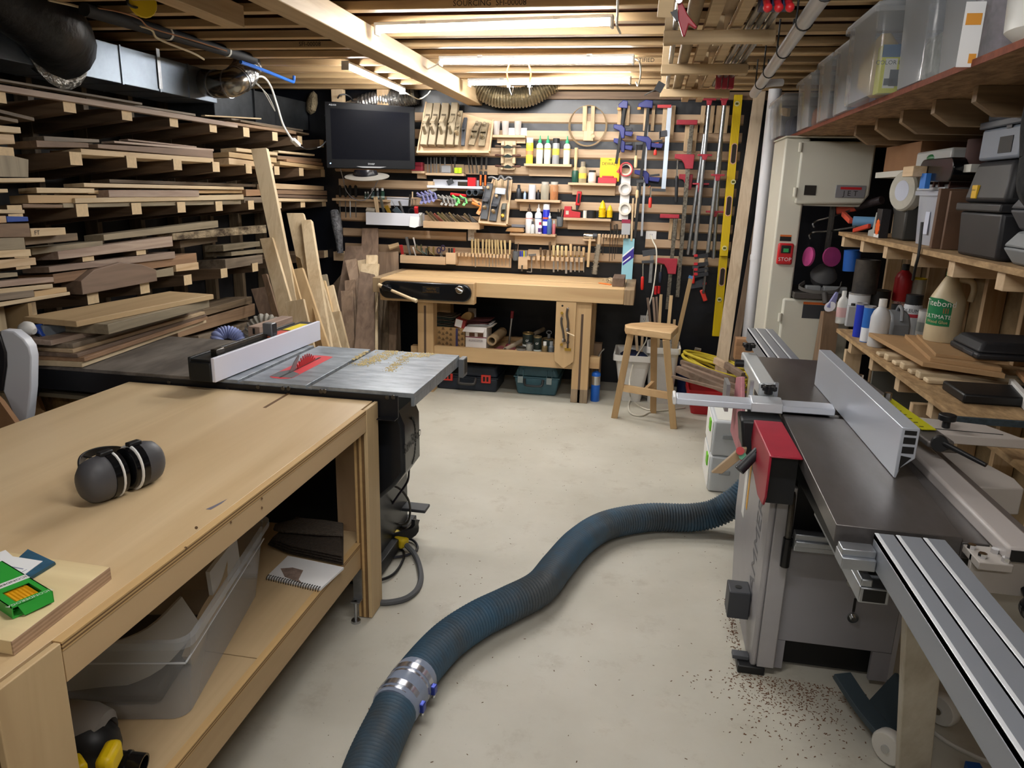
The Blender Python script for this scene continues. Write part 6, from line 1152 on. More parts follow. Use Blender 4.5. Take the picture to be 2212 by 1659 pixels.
plier('black handled pliers in the pliers tray',(905,528),(914,548),'#4a4a30'); plier('dark green pliers beside the black ones',(916,536),(922,550),'#2c3a34'); plier('olive pliers near the scissors',(932,533),(938,551),'#6a5a2c'); stick('grey file standing among the pliers',(924,532),(926,550),.016,DSTEEL); stick('brown folded cloth at the left end of the pliers tray',(840,535),(862,528),.05,mat('#b09672',.8),.02)
t=T('scissors','purple handled scissors standing in the pliers tray','scissors',Q(953,545,6.08))
for x,y,r in ((948,541,.019),(957,536,.019)): c=Q(x,y,6.08); P('finger_loop',MB().tube([c+Vector((r*.8*math.cos(a),0,r*1.2*math.sin(a))) for a in [i*math.pi/8 for i in range(16)]],.0055,6,closed=True),mat('#2c2440',.4),t)
P('blade',MB().bar(Q(950,546,6.08),Q(956,556,6.08),.014,.003,(1,0,0)).bar(Q(955,544,6.08),Q(952,556,6.08),.014,.003,(1,0,0)),STEEL,t)
for x,c_,n_ in ((970,'#1c1c1e','black'),(976,'#26262a','second black'),(981,'#a8342c','red')): S('marker_pen','%s marker standing in the small pale box'%n_,'pen',MB().cone(Q(x,546,6.09),Q(x,536,6.09),.008,n=8),mat(c_,.4))
t=T('wall_box','pale box under the hanging plastic sleeve at the left of the tool wall','box',Q(735,555,6.1)); P('front',MB().box(Q(720,545,6.08).x,Q(744,545,6.08).x,6.08,6.178,Q(730,563,6.08).z,Q(730,544,6.08).z),ledge_m,t,.001)
# ---- white bin and file tray
wm=mat('#d4d8e2',.4); z0=lowtray('white front tool bin with a paper tag',790,905,460,487,wm,6.02,name='white_bin',cat='bin'); P('paper_tag',MB().extr([Q(886,467,6.015),Q(906,469,6.015),Q(904,489,6.01),Q(896,492,6.01),Q(884,490,6.01)],(0,.001,0)),PAPER,bpy.data.objects['white_bin'],label='white paper tag')
stick('turned wooden handle standing in the white bin',(811,425),(816,460),.03,pine('z'),.03,6.08); stick('grey steel blade standing in the white bin',(822,428),(830,462),.026,mat('#777a74',.4,.6),.006,6.08); stick('amber clear scraper standing in the white bin',(834,444),(842,462),.04,mat('#a8842c',.25),.006,6.08); stick('dark clear plastic blade in the white bin',(852,450),(866,464),.06,mat('#5d6a72',.2),.006,6.08); stick('angled steel spanner standing in the white bin',(862,434),(872,462),.02,STEEL,.01,6.08); stick('red capped bottle top at the right of the white bin',(899,447),(900,462),.032,REDP,.03,6.06)
S('wire_loop','loop of dark wire in the right of the white bin','wire',MB().tube([Q(889,457,6.07)+Vector((.026*math.cos(a),0,.026*math.sin(a))) for a in [i*math.pi/8 for i in range(17)]],.004,6),INK); stick('clear jar top at the left of the white bin',(800,452),(802,462),.075,clear('#c9c2b4',.5),.04,6.08); stick('thin steel rod leaning across the white bin',(846,431),(858,458),.006,STEEL,.006,6.08); stick('folded grey cloth between the white bin and the file tray',(907,462),(909,482),.03,mat('#a8a8a2',.8),.06,6.06)
zf=lowtray('pale slanted tray of rough wood files and rasps',914,1036,479,494,ledge_m,6.01)
r6=random.Random(11); cols=['#6a5a3a','#5a4a34','#8a4a3a','#6f6a40','#7a6a4a','#4f463a','#85724e','#5f5648','#6b5a44','#4a4038','#75654a','#3f3830']
for i in range(12):
    x=920+i*8.2; stick('worn rasp or file lying slanted in the file tray, %s from the left'%ordn[i],(x,452+r6.uniform(0,9)+i*.9),(x+22,482),.014+.006*(i%3),mat(cols[i],.7,var=.3,scale=40),.012,6.05+.008*(i%4),'wood_file','file','files in the slanted tray')
S('saw_blade_piece','dark jagged blade standing at the right of the file tray','blade',MB().extr([Q(1011,460,6.07),Q(1030,480,6.05),Q(1020,480,6.05),Q(1014,472,6.06),Q(1015,468,6.06)],(0,.003,0)),mat('#35302c',.5))
# ---- white parts shelf with bits
z=ledge('white shelf with a red box below the plane tray',922,400,1042,406,wm,.09,0,up=.05)
S('red_box','small red box on the white shelf','box',MB().box(Q(1011,400).x,Q(1028,400).x,6.1,6.15,z+.001,z+.07),REDP,bev=.002); S('bit_case','dark tilted bit case on the white shelf','case',MB().bar(Q(967,396),Q(978,390),.04,.03,(0,0,1)),DGREY,bev=.002); S('block_plane_iron','black and brass small fitting on the white shelf','fitting',MB().box(Q(990,396).x,Q(1010,396).x,6.1,6.14,z+.001,z+.035),mat('#3a332a',.4,.4),bev=.003); S('wood_scrap','small pale wood scrap at the left end of the white shelf','scrap',MB().box(Q(925,396).x,Q(937,396).x,6.1,6.15,z+.001,z+.03),pine('x'),bev=.003)
# ---- row of steel rulers/screwdrivers
z=ledge('shelf with steel scrapers and two lime green tags',919,373,1002,373,None,.08,0,up=.075)
for i,x in enumerate((924,931,938,943,951,961)): S('steel_rule','narrow steel rule standing on the scraper shelf, %s from the left'%ordn[i],'rule',MB().box(Q(x,350,6.13).x-.004-.002*(i%2),Q(x,350,6.13).x+.004+.002*(i%2),6.128,6.131,z+.001,Q(x,340,6.13).z),STEEL,'steel rules on the scraper shelf')
for i,x in enumerate((986,994)): S('lime_tag','lime green tag on the scraper shelf, %s of two'%('left','right')[i],'tag',MB().box(Q(x-4,370,6.1).x,Q(x+3.5,370,6.1).x,6.09,6.11,z+.001,z+.045),mat('#b5e01e',.5),bev=.002)
S('parts_bag','small clear bag of bits on the scraper shelf','bag',MB().box(Q(953,370,6.11).x,Q(974,370,6.11).x,6.10,6.12,z+.001,z+.062),clear('#b8bcc2',.5),bev=.008); S('thin_screwdriver','thin dark rod with square head above the lime tags','screwdriver',MB().bar(Q(983,336,6.12),Q(982,372,6.12),.008,.008,(1,0,0)).bar(Q(983,338,6.12),Q(983,348,6.12),.022,.01,(1,0,0)),DGREY); S('thin_rod','thin dark rod leaning left of the square headed one','rod',MB().cone(Q(973,336,6.12),Q(978,372,6.12),.003,n=6),DGREY)
z=ledge('small shelf with a dark red box right of the television',889,369,917,369,None,.08,.04); S('red_box','dark red box with brown lid on the small shelf by the television','box',MB().box(Q(890,366).x,Q(914,366).x,6.1,6.16,z+.001,z+.04).box(Q(891,366).x,Q(914,366).x,6.1,6.16,z+.0405,z+.07),mat('#8a2434',.5),bev=.003)
t=T('router_bit_rack','pale strip with drill bits hanging right of the lime tags','rack',Q(1040,362)); P('board',MB().box(Q(1005,360,6.165).x,Q(1076,360,6.165).x,6.16,6.179,Q(1040,377,6.165).z,Q(1040,357,6.165).z),ledge_m,t)
for i,x in enumerate((1014,1021,1030)): S('gouge','slim dark gouge blade above the orange screwdrivers, %s from the left'%ordn[i],'gouge',MB().bar(Q(x-3,336,6.12),Q(x+1,374,6.12),.010,.006,(1,0,0)),DSTEEL,'gouges under the plane tray')
for i,x in enumerate((1039,1049)): t=T('orange_chisel','black and orange handled chisel hanging point up, %s of two'%('left','right')[i],'chisel',Q(x,385,6.09)); P('blade',MB().bar(Q(x+2,338,6.1),Q(x+1,366,6.1),.016,.005,(1,0,0)),CHROME,t); P('handle',MB().bar(Q(x,370,6.09),Q(x-1,402,6.09),.026,.022,(1,0,0)),BLACK,t,.006); P('inlay',MB().bar(Q(x-.5,378,6.077),Q(x-1,401,6.077),.014,.004,(1,0,0)),ORANGE,t,.002)
# ---- spokeshaves
t=T('spokeshave_holder','pale holder with slots for three spokeshaves','holder',Q(1100,330,6.15)); P('board',MB().box(Q(1083,330,6.15).x,Q(1111,330,6.15).x,6.15,6.179,Q(1097,367,6.15).z,Q(1097,304,6.15).z),pale('z'),t,.001)
for i in range(4):
    for x in (1082,1107): P('tooth',MB().box(Q(x,330,6.11).x,Q(x+6,330,6.11).x,6.11,6.15,Q(x,(314,334,353,366)[i],6.12).z,Q(x,(305,318,338,358)[i],6.12).z),pale('z'),t,.001)
for i,(y,c_) in enumerate(((317,'#5a4a3c'),(337,'#4a2c22'),(360,'#4a2c22'))):
    t=T('spokeshave','spokeshave with two turned handles, %s of three in the holder'%('top','middle','bottom')[i],'spokeshave',Q(1097,y,6.10)); hm_=mat(c_,.4); c=Q(1097,y,6.10)
    for s in (-1,1): P('handle',MB().lathe([(.006,0),(.005,.02),(.010,.05),(.008,.07),(0,.074)],c+Vector((s*.035,0,.003)),(s,0,.02),12),hm_,t)
    P('body',MB().prism([(c.x-.045,c.z-.004),(c.x-.025,c.z+.005),(c.x,c.z+.016),(c.x+.025,c.z+.005),(c.x+.045,c.z-.004),(c.x+.02,c.z-.013),(c.x-.02,c.z-.013)],'y',6.09,6.106),mat('#2c3430',.35,.5),t,.003)
# ---- framed plane tray, middle
pt2,_,_,_,_=tray('framed tray of block planes and bench planes, middle of the tool wall',(1068,384),(1106,390),(1036,480),(1096,486),6.14,6.02,name='plane_tray',lip=.04)
hplane('brown knobbed bench plane on the left of the framed tray',(1058,396),(1045,474),17,6.10,6.0,mat('#4a4c50',.45)); hplane('brown knobbed bench plane in the middle of the framed tray',(1076,418),(1064,478),17,6.08,5.98,mat('#3f4146',.45)); bpk=hplane('small block plane with brass knobs at the right of the framed tray',(1090,440),(1087,476),11,6.08,6.0,mat('#5a5a52',.4,.5),False,False); P('brass_knob',MB().lathe([(.016,0),(.017,.006),(.012,.014),(0,.016)],Q(1086,466,5.985),(0,-1,.3),14),BRASS,bpk)
t=T('router_plane','router plane with two wooden knobs on top of the framed tray','hand plane',Q(1080,386,6.06)); P('body',MB().tube(curve([Q(1055,384,6.05),Q(1064,383,6.05),Q(1076,388,6.05),Q(1082,380,6.05),Q(1090,388,6.05),Q(1098,383,6.05),Q(1106,386,6.05)],4),.01,8),mat('#6f7072',.4,.6),t)
for x in (1072,1086): P('handle',MB().lathe([(.006,0),(.010,.02),(.008,.06),(.004,.066)],Q(x,387,6.04),(0,0,-1),12),knobm,t)
S('blue_rag','pale blue folded paper on the framed tray','paper',MB().bar(Q(1070,412,6.05),Q(1092,414,6.05),.05,.02,(0,0,1)),mat('#b9c6d8',.7),bev=.006); S('brace_bit','dark steel bit along the right side of the framed tray','bit',MB().tube([Q(1098,388,6.06),Q(1097,400,6.05),Q(1095,415,6.05),Q(1096,432,6.05)],.008,8),DSTEEL)
# ---- tool shelf under the television
z=ledge('long pale shelf of bottles and wrenches under the television',717,428,838,433,ledge_m,.09,.05)
for i,x in enumerate((734,746,756,768)): t=T('screwdriver','black handled screwdriver hanging under the television, %s from the left'%ordn[i],'screwdriver',Q(x,420,6.1),'screwdrivers under the television'); P('handle',MB().lathe([(.006,0),(.013,.01),(.014,.06),(.012,.09),(.006,.1)],Q(x,400,6.1),(0,0,-1),12),INK,t); P('shaft',MB().cone(Q(x,428,6.1),Q(x+1,(468,470,470,470)[i],6.1),(.004,.005,.006,.004)[i],n=8),STEEL if i==2 else DSTEEL,t)
for px,pt,w_,b_,lab in ((789,414,6,'#3a4a42','tiny bottle under the television, left'),(795,414,6,'#3a4a42','tiny bottle under the television, right'),(805,406,10,'#23363a','small dark bottle with white cap, left of three'),(815,406,9,'#2a3034','small dark bottle with white cap, middle of three'),(826,406,10,'#1f4438','small green bottle with white cap, right of three')): bottle(lab,px,z,pt,w_,b_,'#d9dadb','small',lab=[('#9aa8a4',.12,.3)],name='dye_bottle',y=6.11)
S('steel_square','steel rule hanging across below the small bottles','rule',MB().bar(Q(834,428,6.1),Q(900,431,6.1),.006,.006,(0,0,1)),STEEL); S('white_board','white back panel behind the steel rule','panel',MB().box(Q(836,436,6.165).x,Q(886,436,6.165).x,6.160,6.178,Q(850,444,6.165).z,Q(850,426,6.165).z),wm)
S('long_chisel_blade','grey steel blade hanging right of the white panel','blade',MB().bar(Q(886,420,6.11),Q(884,446,6.11),.016,.005,(1,0,0)),DSTEEL); t=T('thin_screwdriver','thin screwdriver with pale handle hanging right of the grey blade','screwdriver',Q(891,425,6.1)); P('handle',MB().cone(Q(891,414,6.1),Q(891,428,6.1),.006,n=8),pale('z'),t); P('shaft',MB().cone(Q(891,428,6.1),Q(891,443,6.1),.003,n=6),STEEL,t)
# ---- spring clamps row
def spring(label,x,y,c_,s=1.0,c2=None):
    d=6.06; k=MP*s; o=Q(x,y,d); t=T('spring_clamp',label,'clamp',o); m1=mat(c_,.4); m2=mat(c2 or c_,.4)
    for i,(sg,mm) in enumerate(((-1,m1),(1,m2))): P('arm',MB().tube(curve([o+Vector((-12*k,0,sg*3*k+4*k)),o+Vector((-4*k,0,sg*1.5*k)),o+Vector((2*k,-.004,sg*2*k-2*k)),o+Vector((3*k+sg*3*k,-.01,-11*k))],4),.008*s,8),mm,t)
    P('tip',MB().bar(o+Vector((1*k,-.012,-10*k)),o+Vector((-2*k,-.02,-16*k)),.022*s,.008,(1,0,0)),mm,t,.002); P('pivot',MB().cone(o+Vector((0,-.014,0)),o+Vector((0,.014,0)),.007*s,n=10),STEEL,t)
for i,(x,y) in enumerate(((912,424),(921,423),(929,421),(938,419))): spring('dark violet spring clamp with pale jaws, %s from the left'%ordn[i],x,y,'#2a2a52',1.1,'#6f70a0')
for i,(x,y,c_,c2_) in enumerate(((956,428,'#2a2826','#8a8884'),(965,429,'#2a2826','#8a8884'),(974,430,'#2a2826','#77746e'),(980,431,'#3a3632','#77746e'),(988,429,'#3f9a4a','#6fd070'),(1004,429,'#3a3f3c','#6fd070'))): spring('spring clamp in the row, %s'%('first dark one from the left','second dark one','third dark one','fourth dark one','left green one','right green one')[i],x,y,c_,1.0,c2_)
spring('orange tipped spring clamp at the right end of the row',1036,440,'#d9863a',1.5,'#e8a06a')
S('red_clamp_bar','red clamp handle lying above the spring clamps','clamp',MB().bar(Q(973,419,6.08),Q(1008,423,6.08),.022,.02,(0,0,1)),REDP,bev=.005); S('clamp_rail','wooden rail carrying the spring clamps','rail',MB().box(Q(935,430,6.12).x,Q(1032,430,6.12).x,6.10,6.178,Q(980,434,6.1).z,Q(980,427,6.1).z),ledge_m,bev=.002)
for i,x in enumerate((1013,1027)): c=Q(x,416,6.02); t=T('hose_fitting','dark grey round hose fitting with hollow end, %s of two'%('left','right')[i],'fitting',c); P('tube',_hollow(c,c+Vector((.02,.12,.0)),.026,.019),mat('#3c434a',.45),t)
S('pointing_trowel','grey pointed trowel above the violet clamps','tool',MB().bar(Q(924,414,6.08),Q(944,409,6.08),.03,.012,(0,0,1),.5),mat('#8a8578',.6))
# ---- hammer, brush, saw rack, blue card
t=T('wooden_hammer','square hammer with silver head hanging right of the chisels','hammer',Q(1274,530,6.08)); P('head',MB().lathe([(.018,0),(.021,.006),(.021,.095),(.018,.1)],Q(1261,509,6.07),(1,0,-.02),18),CHROME,t); P('head_cap',MB().cone(Q(1281,510,6.07),Q(1290,510,6.07),.022,n=18),DGREY,t); P('rest',MB().box(Q(1260,518,6.09).x,Q(1287,518,6.09).x,6.06,6.178,Q(1270,520,6.09).z,Q(1270,516,6.09).z),ledge_m,t); P('handle',MB().bar(Q(1275,515,6.07),Q(1270,577,6.07),.022,.022,(1,0,0)),maple('z'),t,.004)
t=T('bench_brush','bench brush with pale handle and shaggy grey bristles','brush',Q(1290,550,6.1)); P('handle',MB().bar(Q(1295,505,6.1),Q(1292,540,6.1),.024,.02,(1,0,0)),pine('z'),t,.005); 
mb=MB(); r8=random.Random(4)
for i in range(160):
    f=r8.random(); a=Q(1293-9*f,528+62*f,6.095); s=r8.choice((-1,1)); mb.cone(a,a+Vector((s*r8.uniform(.016,.03),r8.uniform(-.03,0),r8.uniform(-.012,.012))),.003,.0008,4)
mb.bar(Q(1293,528,6.095),Q(1284,592,6.095),.034,.03,(1,0,0)); P('bristles',mb,mat('#8f8676',.9,var=.3,scale=60),t)
rack('toothed rack of thin scrapers and files right of the brush',1300,1358,508,528,9,507,514)
for i,(x,yt,yb) in enumerate(((1319,482,512),(1327,486,512),(1331,484,512),(1334,484,512),(1339,505,512))): S('needle_file','slim steel file standing in the thin scraper rack, %s from the left'%ordn[i],'file',MB().cone(Q(x,yt,6.12),Q(x,yb,6.12),.0045,n=6),DSTEEL,'slim files in the scraper rack')
for i,(x,yb) in enumerate(((1304,551),(1311,520),(1318,565),(1324,563),(1329,560),(1334,547))): S('coping_blade','thin dark rod hanging from the scraper rack, %s from the left'%ordn[i],'rod',MB().cone(Q(x,508,6.10),Q(x-2,yb,6.10),.0028,n=6),mat('#4a4038',.5,.5),'thin rods hanging from the scraper rack')
t=T('blade_card','pale blue blade package with violet banner behind the bench end','package',Q(1353,560,6.13)); c0=Q(1345,602,6.14); P('card',MB().box(Q(1344,560,6.14).x,Q(1368,560,6.14).x,6.13,6.138,Q(1350,604,6.14).z,Q(1350,515,6.14).z),mat('#8fc4d4',.4),t); P('banner',MB().extr([Q(1345,556,6.129),Q(1369,536,6.129),Q(1369,556,6.129),Q(1345,574,6.129)],(0,.001,0)),mat('#3a2f8a',.4),t,label='violet slanted banner'); P('stripe',MB().extr([Q(1345,552,6.128),Q(1369,532,6.128),Q(1369,536,6.128),Q(1345,556,6.128)],(0,.001,0)).extr([Q(1345,566,6.1285),Q(1362,553,6.1285),Q(1362,556,6.1285),Q(1345,569,6.1285)],(0,.0008,0)),mat('#dfe6ee',.4),t)
S('parts_bag','clear bag with red header hanging below the tape rolls','bag',MB().box(Q(1343,490,6.14).x,Q(1362,490,6.14).x,6.13,6.14,Q(1350,507,6.14).z,Q(1350,481,6.14).z),clear('#c9ccd0',.6),bev=.003); S('bag_header','dark red header card on the clear bag','card',MB().box(Q(1343,477,6.13).x,Q(1362,477,6.13).x,6.128,6.142,Q(1350,482,6.13).z,Q(1350,474,6.13).z),mat('#8a2440',.5))
for i,x in enumerate((1367,1375)): S('wooden_dowel','pale wooden rod hanging left of the long blue clamp, %s of two'%('left','right')[i],'rod',MB().cone(Q(x+1,428,6.13),Q(x-3,(520,470)[i],6.13),.008,n=8),pale('z'))
cable('white extension cord plugged into the outlet among the clamps, dropping behind the stool',[W(1405,508,y=6.15),W(1411,522,y=6.08),W(1418,540,y=6.02),W(1417,580,y=6.0),W(1410,630,y=5.98),W(1401,665,y=5.97),W(1394,705,y=5.95),W(1396,735,y=5.85),W(1372,775,y=5.62),W(1361,815,y=5.5),W(1360,838,y=5.42)]+[W(x,y,z=.008) for x,y in ((1364,862),(1386,880),(1408,885),(1412,872),(1394,857),(1372,855),(1358,872),(1362,892),(1385,898),(1405,890),(1440,886),(1480,880))],.006,mat('#d2cdbf',.5),'power_cord',cat='cord')
# ================================================================ middle of the floor: stool, bins, sticks, strips
st=wood('#9a6f3a','#bf9355','z',fine=12,rv=0); sth=wood('#a97b43','#cfa266','x',fine=12,rv=0)
so=T('bar_stool','three legged wooden stool with a scooped seat standing in the middle of the floor','stool',(.07,5.17,0))
ZS_=.695; A,B,C,D=(W(x,y,z=ZS_) for x,y in ((1352,706),(1450,719),(1464,701),(1395,697)))
lp=[Vector((A.x,A.y-.01,0)),Vector((B.x,B.y-.01,0)),Vector((C.x+.005,C.y-.06,0)),Vector((C.x-.03,C.y+.02,0)),Vector((.05,C.y+.05,0)),Vector((A.x+.03,A.y+.17,0)),Vector((A.x-.01,A.y+.1,0))]
ct=sum(lp,Vector())/7; seat=MB(); n=7
def su(k,z): return [ct+(p-ct)*k+Vector((0,0,z)) for p in lp]
ls=[su(.97,ZS_-.05),su(1,ZS_-.045),su(1,ZS_-.003),su(.97,ZS_),su(.7,ZS_-.004),su(.35,ZS_-.008)]
seat.poly([p for l in ls for p in l]+[ct+Vector((0,0,ZS_-.009))],[tuple(range(n-1,-1,-1))]+[(j*n+i,j*n+(i+1)%n,(j+1)*n+(i+1)%n,(j+1)*n+i) for j in range(5) for i in range(n)]+[(5*n+i,5*n+(i+1)%n,6*n) for i in range(n)])
P('seat',seat,sth,so,.003)
fl_=[W(1327,902,z=0),W(1455,925,z=0),W(1411,891,z=0)]; tp=[Vector((A.x+.035,A.y+.03,ZS_-.05)),Vector((B.x-.03,B.y+.03,ZS_-.05)),Vector((.09,C.y-.02,ZS_-.05))]
for a,b in zip(fl_,tp): P('leg',MB().bar(a+Vector((0,0,.001)),b,.046,.046,(1,0,0),1.05),st,so,.003)
m1,m2=fl_[0].lerp(tp[0],.37),fl_[1].lerp(tp[1],.37); P('stretcher',MB().bar(m1,m2,.05,.024,(0,0,1)),sth,so,.002); P('stretcher',MB().bar(m1.lerp(m2,.5),fl_[2].lerp(tp[2],.37),.045,.024,(0,0,1)),sth,so,.002)
def bucket(name,label,cat,x0,x1,y0,y1,h,fl,m,rim=.02,r=.03):
    t=T(name,label,cat,((x0+x1)/2,(y0+y1)/2,0)); mb=MB(); mb.m=0
    def ring(g,z,rr):
        o=[]
        for cx,cy,a in ((x1+g-rr,y0-g+rr,-90),(x1+g-rr,y1+g-rr,0),(x0-g+rr,y1+g-rr,90),(x0-g+rr,y0-g+rr,180)):
            for i in range(5): q=math.radians(a+22.5*i); o.append(Vector((cx+rr*math.cos(q),cy+rr*math.sin(q),z)))
        return o
    R=[ring(0,0.001,r),ring(fl,h-.05,r),ring(fl+rim,h-.045,r),ring(fl+rim,h,r),ring(fl+rim-.012,h,r),ring(fl-.004,h-.03,r),ring(-.004,.02,r)]; k=20
    mb.poly([p for q in R for p in q],[tuple(range(k-1,-1,-1)),tuple(range(6*k,7*k))]+[(j*k+i,j*k+(i+1)%k,(j+1)*k+(i+1)%k,(j+1)*k+i) for j in range(6) for i in range(k)]); P('tub',mb,m,t); return t
wp=mat('#d7d6d2',.5,var=.12,scale=6)
bucket('waste_bin','white bin with a dark blue liner behind the stool, left one','bin',-.125,.03,5.63,5.9,.385,.055,wp); S('bin_liner','dark blue cloth filling the left white bin','cloth',MB().lathe([(.02,.0),(.085,.01),(.1,.05),(.07,.075),(.0,.085)],(-.045,5.77,.30),n=14,sx=.95,sy=1.25),mat('#1a2342',.9,bump=1,bscale=30))
bucket('square_bucket','white square bucket full of wooden sticks behind the stool, right one','bucket',.085,.275,5.64,5.9,.45,.02,wp,.014); S('bucket_lid','white lid leaning up at the right rear of the square bucket','lid',MB().box(.235,.295,5.84,5.87,.44,.56),wp,bev=.01)
def px_stick(label,tp_,bt,yt,yb,w_,m): a,b=W(*tp_,y=yt),W(*bt,y=yb); S('wood_stick',label,'stick',MB().bar(b,a,w_,w_*.7,(1,0,0)),m,'sticks in the square bucket',bev=.001)
wz=walnut('z'); pz_=wood('#9d7644','#c39c66','z')
px_stick('short brown stick in the square bucket, leftmost',(1399,643),(1412,770),5.85,5.78,.02,wz); px_stick('brown stick in the square bucket, second from the left',(1411,642),(1420,770),5.82,5.78,.018,wz); px_stick('brown stick in the square bucket, third from the left',(1418,641),(1424,770),5.84,5.8,.016,wz); px_stick('pale stick in the square bucket, middle',(1428,636),(1420,780),5.8,5.75,.022,pz_); px_stick('tan stick in the square bucket, right of the middle',(1450,638),(1437,780),5.8,5.74,.026,pz_)
px_stick('longest tan stick with blue painted tip, leaning right from the square bucket',(1492,602),(1456,760),5.82,5.74,.032,wood('#8a6228','#aa8244','z')); px_stick('short pale stick at the right of the square bucket',(1457,690),(1452,770),5.8,5.77,.02,pz_); S('painted_tip','blue painted tip of the longest stick','tip',MB().bar(W(1493,596,y=5.825),W(1491,602,y=5.82),.033,.024,(1,0,0)),mat('#3f6a94',.6))
px_stick('pale stick standing in the left white bin',(1374,722),(1378,775),5.8,5.76,.022,pine('z')); px_stick('pale split stick in the left white bin, right of the other',(1388,722),(1384,780),5.82,5.76,.02,pine('z'))
lean((1630,195),(1655,195),(1533,878),(1560,880),6.13,5.72,'tall pale plank leaning right of the yellow level','r',.03,group='boards leaning by the yellow level').data.materials[0]=wood('#b59674','#d8bf9f','z')
lean((1662,300),(1676,300),(1590,700),(1605,700),6.17,6.05,'dark brown plank standing behind the white pipe','k',.02,group='boards leaning by the yellow level'); lean((1640,600),(1658,595),(1628,705),(1662,705),6.1,5.98,'reddish brown board leaning between pipe and bandsaw','w',.02,group='boards leaning by the yellow level')
pv=mat('#d6d7dc',.35); S('standpipe','tall white plastic pipe standing left of the bandsaw','pipe',MB().cone((.833,5.93,.02),(.833,5.93,2.35),.046,n=20).cone((.833,5.93,1.12),(.833,5.93,1.16),.05,n=20),pv); S('pipe_label','small dark printed label on the white standpipe','label',MB().box(.78,.80,5.884,5.888,1.50,1.58),mat('#4a4c60',.5)) if False else None
# yellow hose coil, red bin, walnut strips
yt_=T('yellow_hose','yellow air hose coiled on the floor behind the walnut strips','hose',(.6,5.7,0)); r9=random.Random(2)
for i in range(7):
    cx,cy=.58+r9.uniform(-.03,.03),5.62+r9.uniform(-.05,.05); ra=.23+r9.uniform(-.03,.04); tl_=r9.uniform(.1,.3); P('loop',MB().tube([Vector((cx+ra*math.cos(a),cy+ra*.8*math.sin(a),.24+.022*i+ra*tl_*math.sin(a+i*.3)-.1*math.cos(a))) for a in [k*2*math.pi/28 for k in range(28)]],.011,8,closed=True),mat('#cdb83a',.45),yt_)
P('fitting',MB().cone(W(1500,753,y=5.7),W(1514,756,y=5.7),.014,n=10),CHROME,yt_)
bucket('red_bucket','red plastic tub under the walnut strips','tub',.41,.70,5.42,5.70,.19,.02,mat('#b01e26',.4)); S('blue_bucket','dark blue tub right of the square bucket','tub',MB().lathe([(.08,0.001),(.1,.3),(.105,.31),(.09,.31)],(.40,5.9,0),n=18),mat('#2b3c74',.5)); S('black_compressor','dark machine body inside the yellow hose coil','machine',MB().lathe([(.12,0.001),(.15,.05),(.15,.18),(.08,.22),(.0,.23)],(.62,5.9,0),n=18),BLACK,bev=.004)
def strip(label,a,b,ya,yb,w_,t,m): p,q=W(*a,y=ya),W(*b,y=yb); return S('walnut_strip',label,'strip',MB().bar(p,q,w_,t,(0,0,1)),m,'strips leaning on the red tub',bev=.002)
wx=walnut('x'); strip('walnut strip, topmost of those behind the steel arm',(1471,782),(1590,822),4.9,4.6,.03,.02,wx); strip('walnut strip, second of those behind the steel arm',(1474,793),(1592,838),4.85,4.55,.04,.03,wx); strip('walnut strip, third of those behind the steel arm',(1463,797),(1590,852),4.8,4.5,.045,.03,wx); strip('thin brown strip, lowest of those behind the steel arm',(1452,813),(1592,850),4.7,4.4,.018,.018,wx); strip('tan offcut crossing the tall leaning plank',(1545,778),(1570,792),4.75,4.65,.04,.03,wood('#a98460','#c9a582','x')); strip('brown offcut right of the tan one',(1568,788),(1605,812),4.65,4.5,.04,.03,wx); strip('short yellow rod by the red tub',(1556,868),(1577,852),5.40,5.40,.015,.015,mat('#b8a02e',.5))
pc=W(1598,760,y=5.2); S('wood_crate','small orange brown wooden block with two holes by the far table end','block',MB().box(pc.x-.03,pc.x+.14,5.2,5.3,pc.z-.06,pc.z+.09),wood('#8a5628','#b0763e','x'),bev=.003)
# stacked cases
gx=mat('#c3c8cc',.5)
a0,a1=.425,.70
for i,(z0,h,lab) in enumerate(((.001,.21,'lower pale grey stacking tool case with green latch by the red guard'),(.213,.20,'upper pale grey stacking tool case with green latch, topmost of the pair'))):
    t=T('stacking_case',lab,'case',(.55,4.05,z0)); P('body',MB().box(a0,a1,3.92,4.3,z0,z0+h),gx,t,.012); P('front_panel',MB().box(a0-.006,a0,3.94,4.28,z0+.012,z0+h-.012),WHITE,t,.004); P('latch',MB().box(a0-.014,a0-.004,3.99,4.06,z0+h-.085,z0+h-.02),mat('#6fc028',.45),t,.004,label='green latch'); P('grip',MB().box(a0+.05,a0+.11,3.915,3.922,z0+h*.5,z0+h*.62),mat('#9aa0a4',.5),t,.003)
P('lid_marks',MB().box(a0+.02,a1-.02,3.95,4.27,.413,.4145),mat('#dfe0da',.5),t)
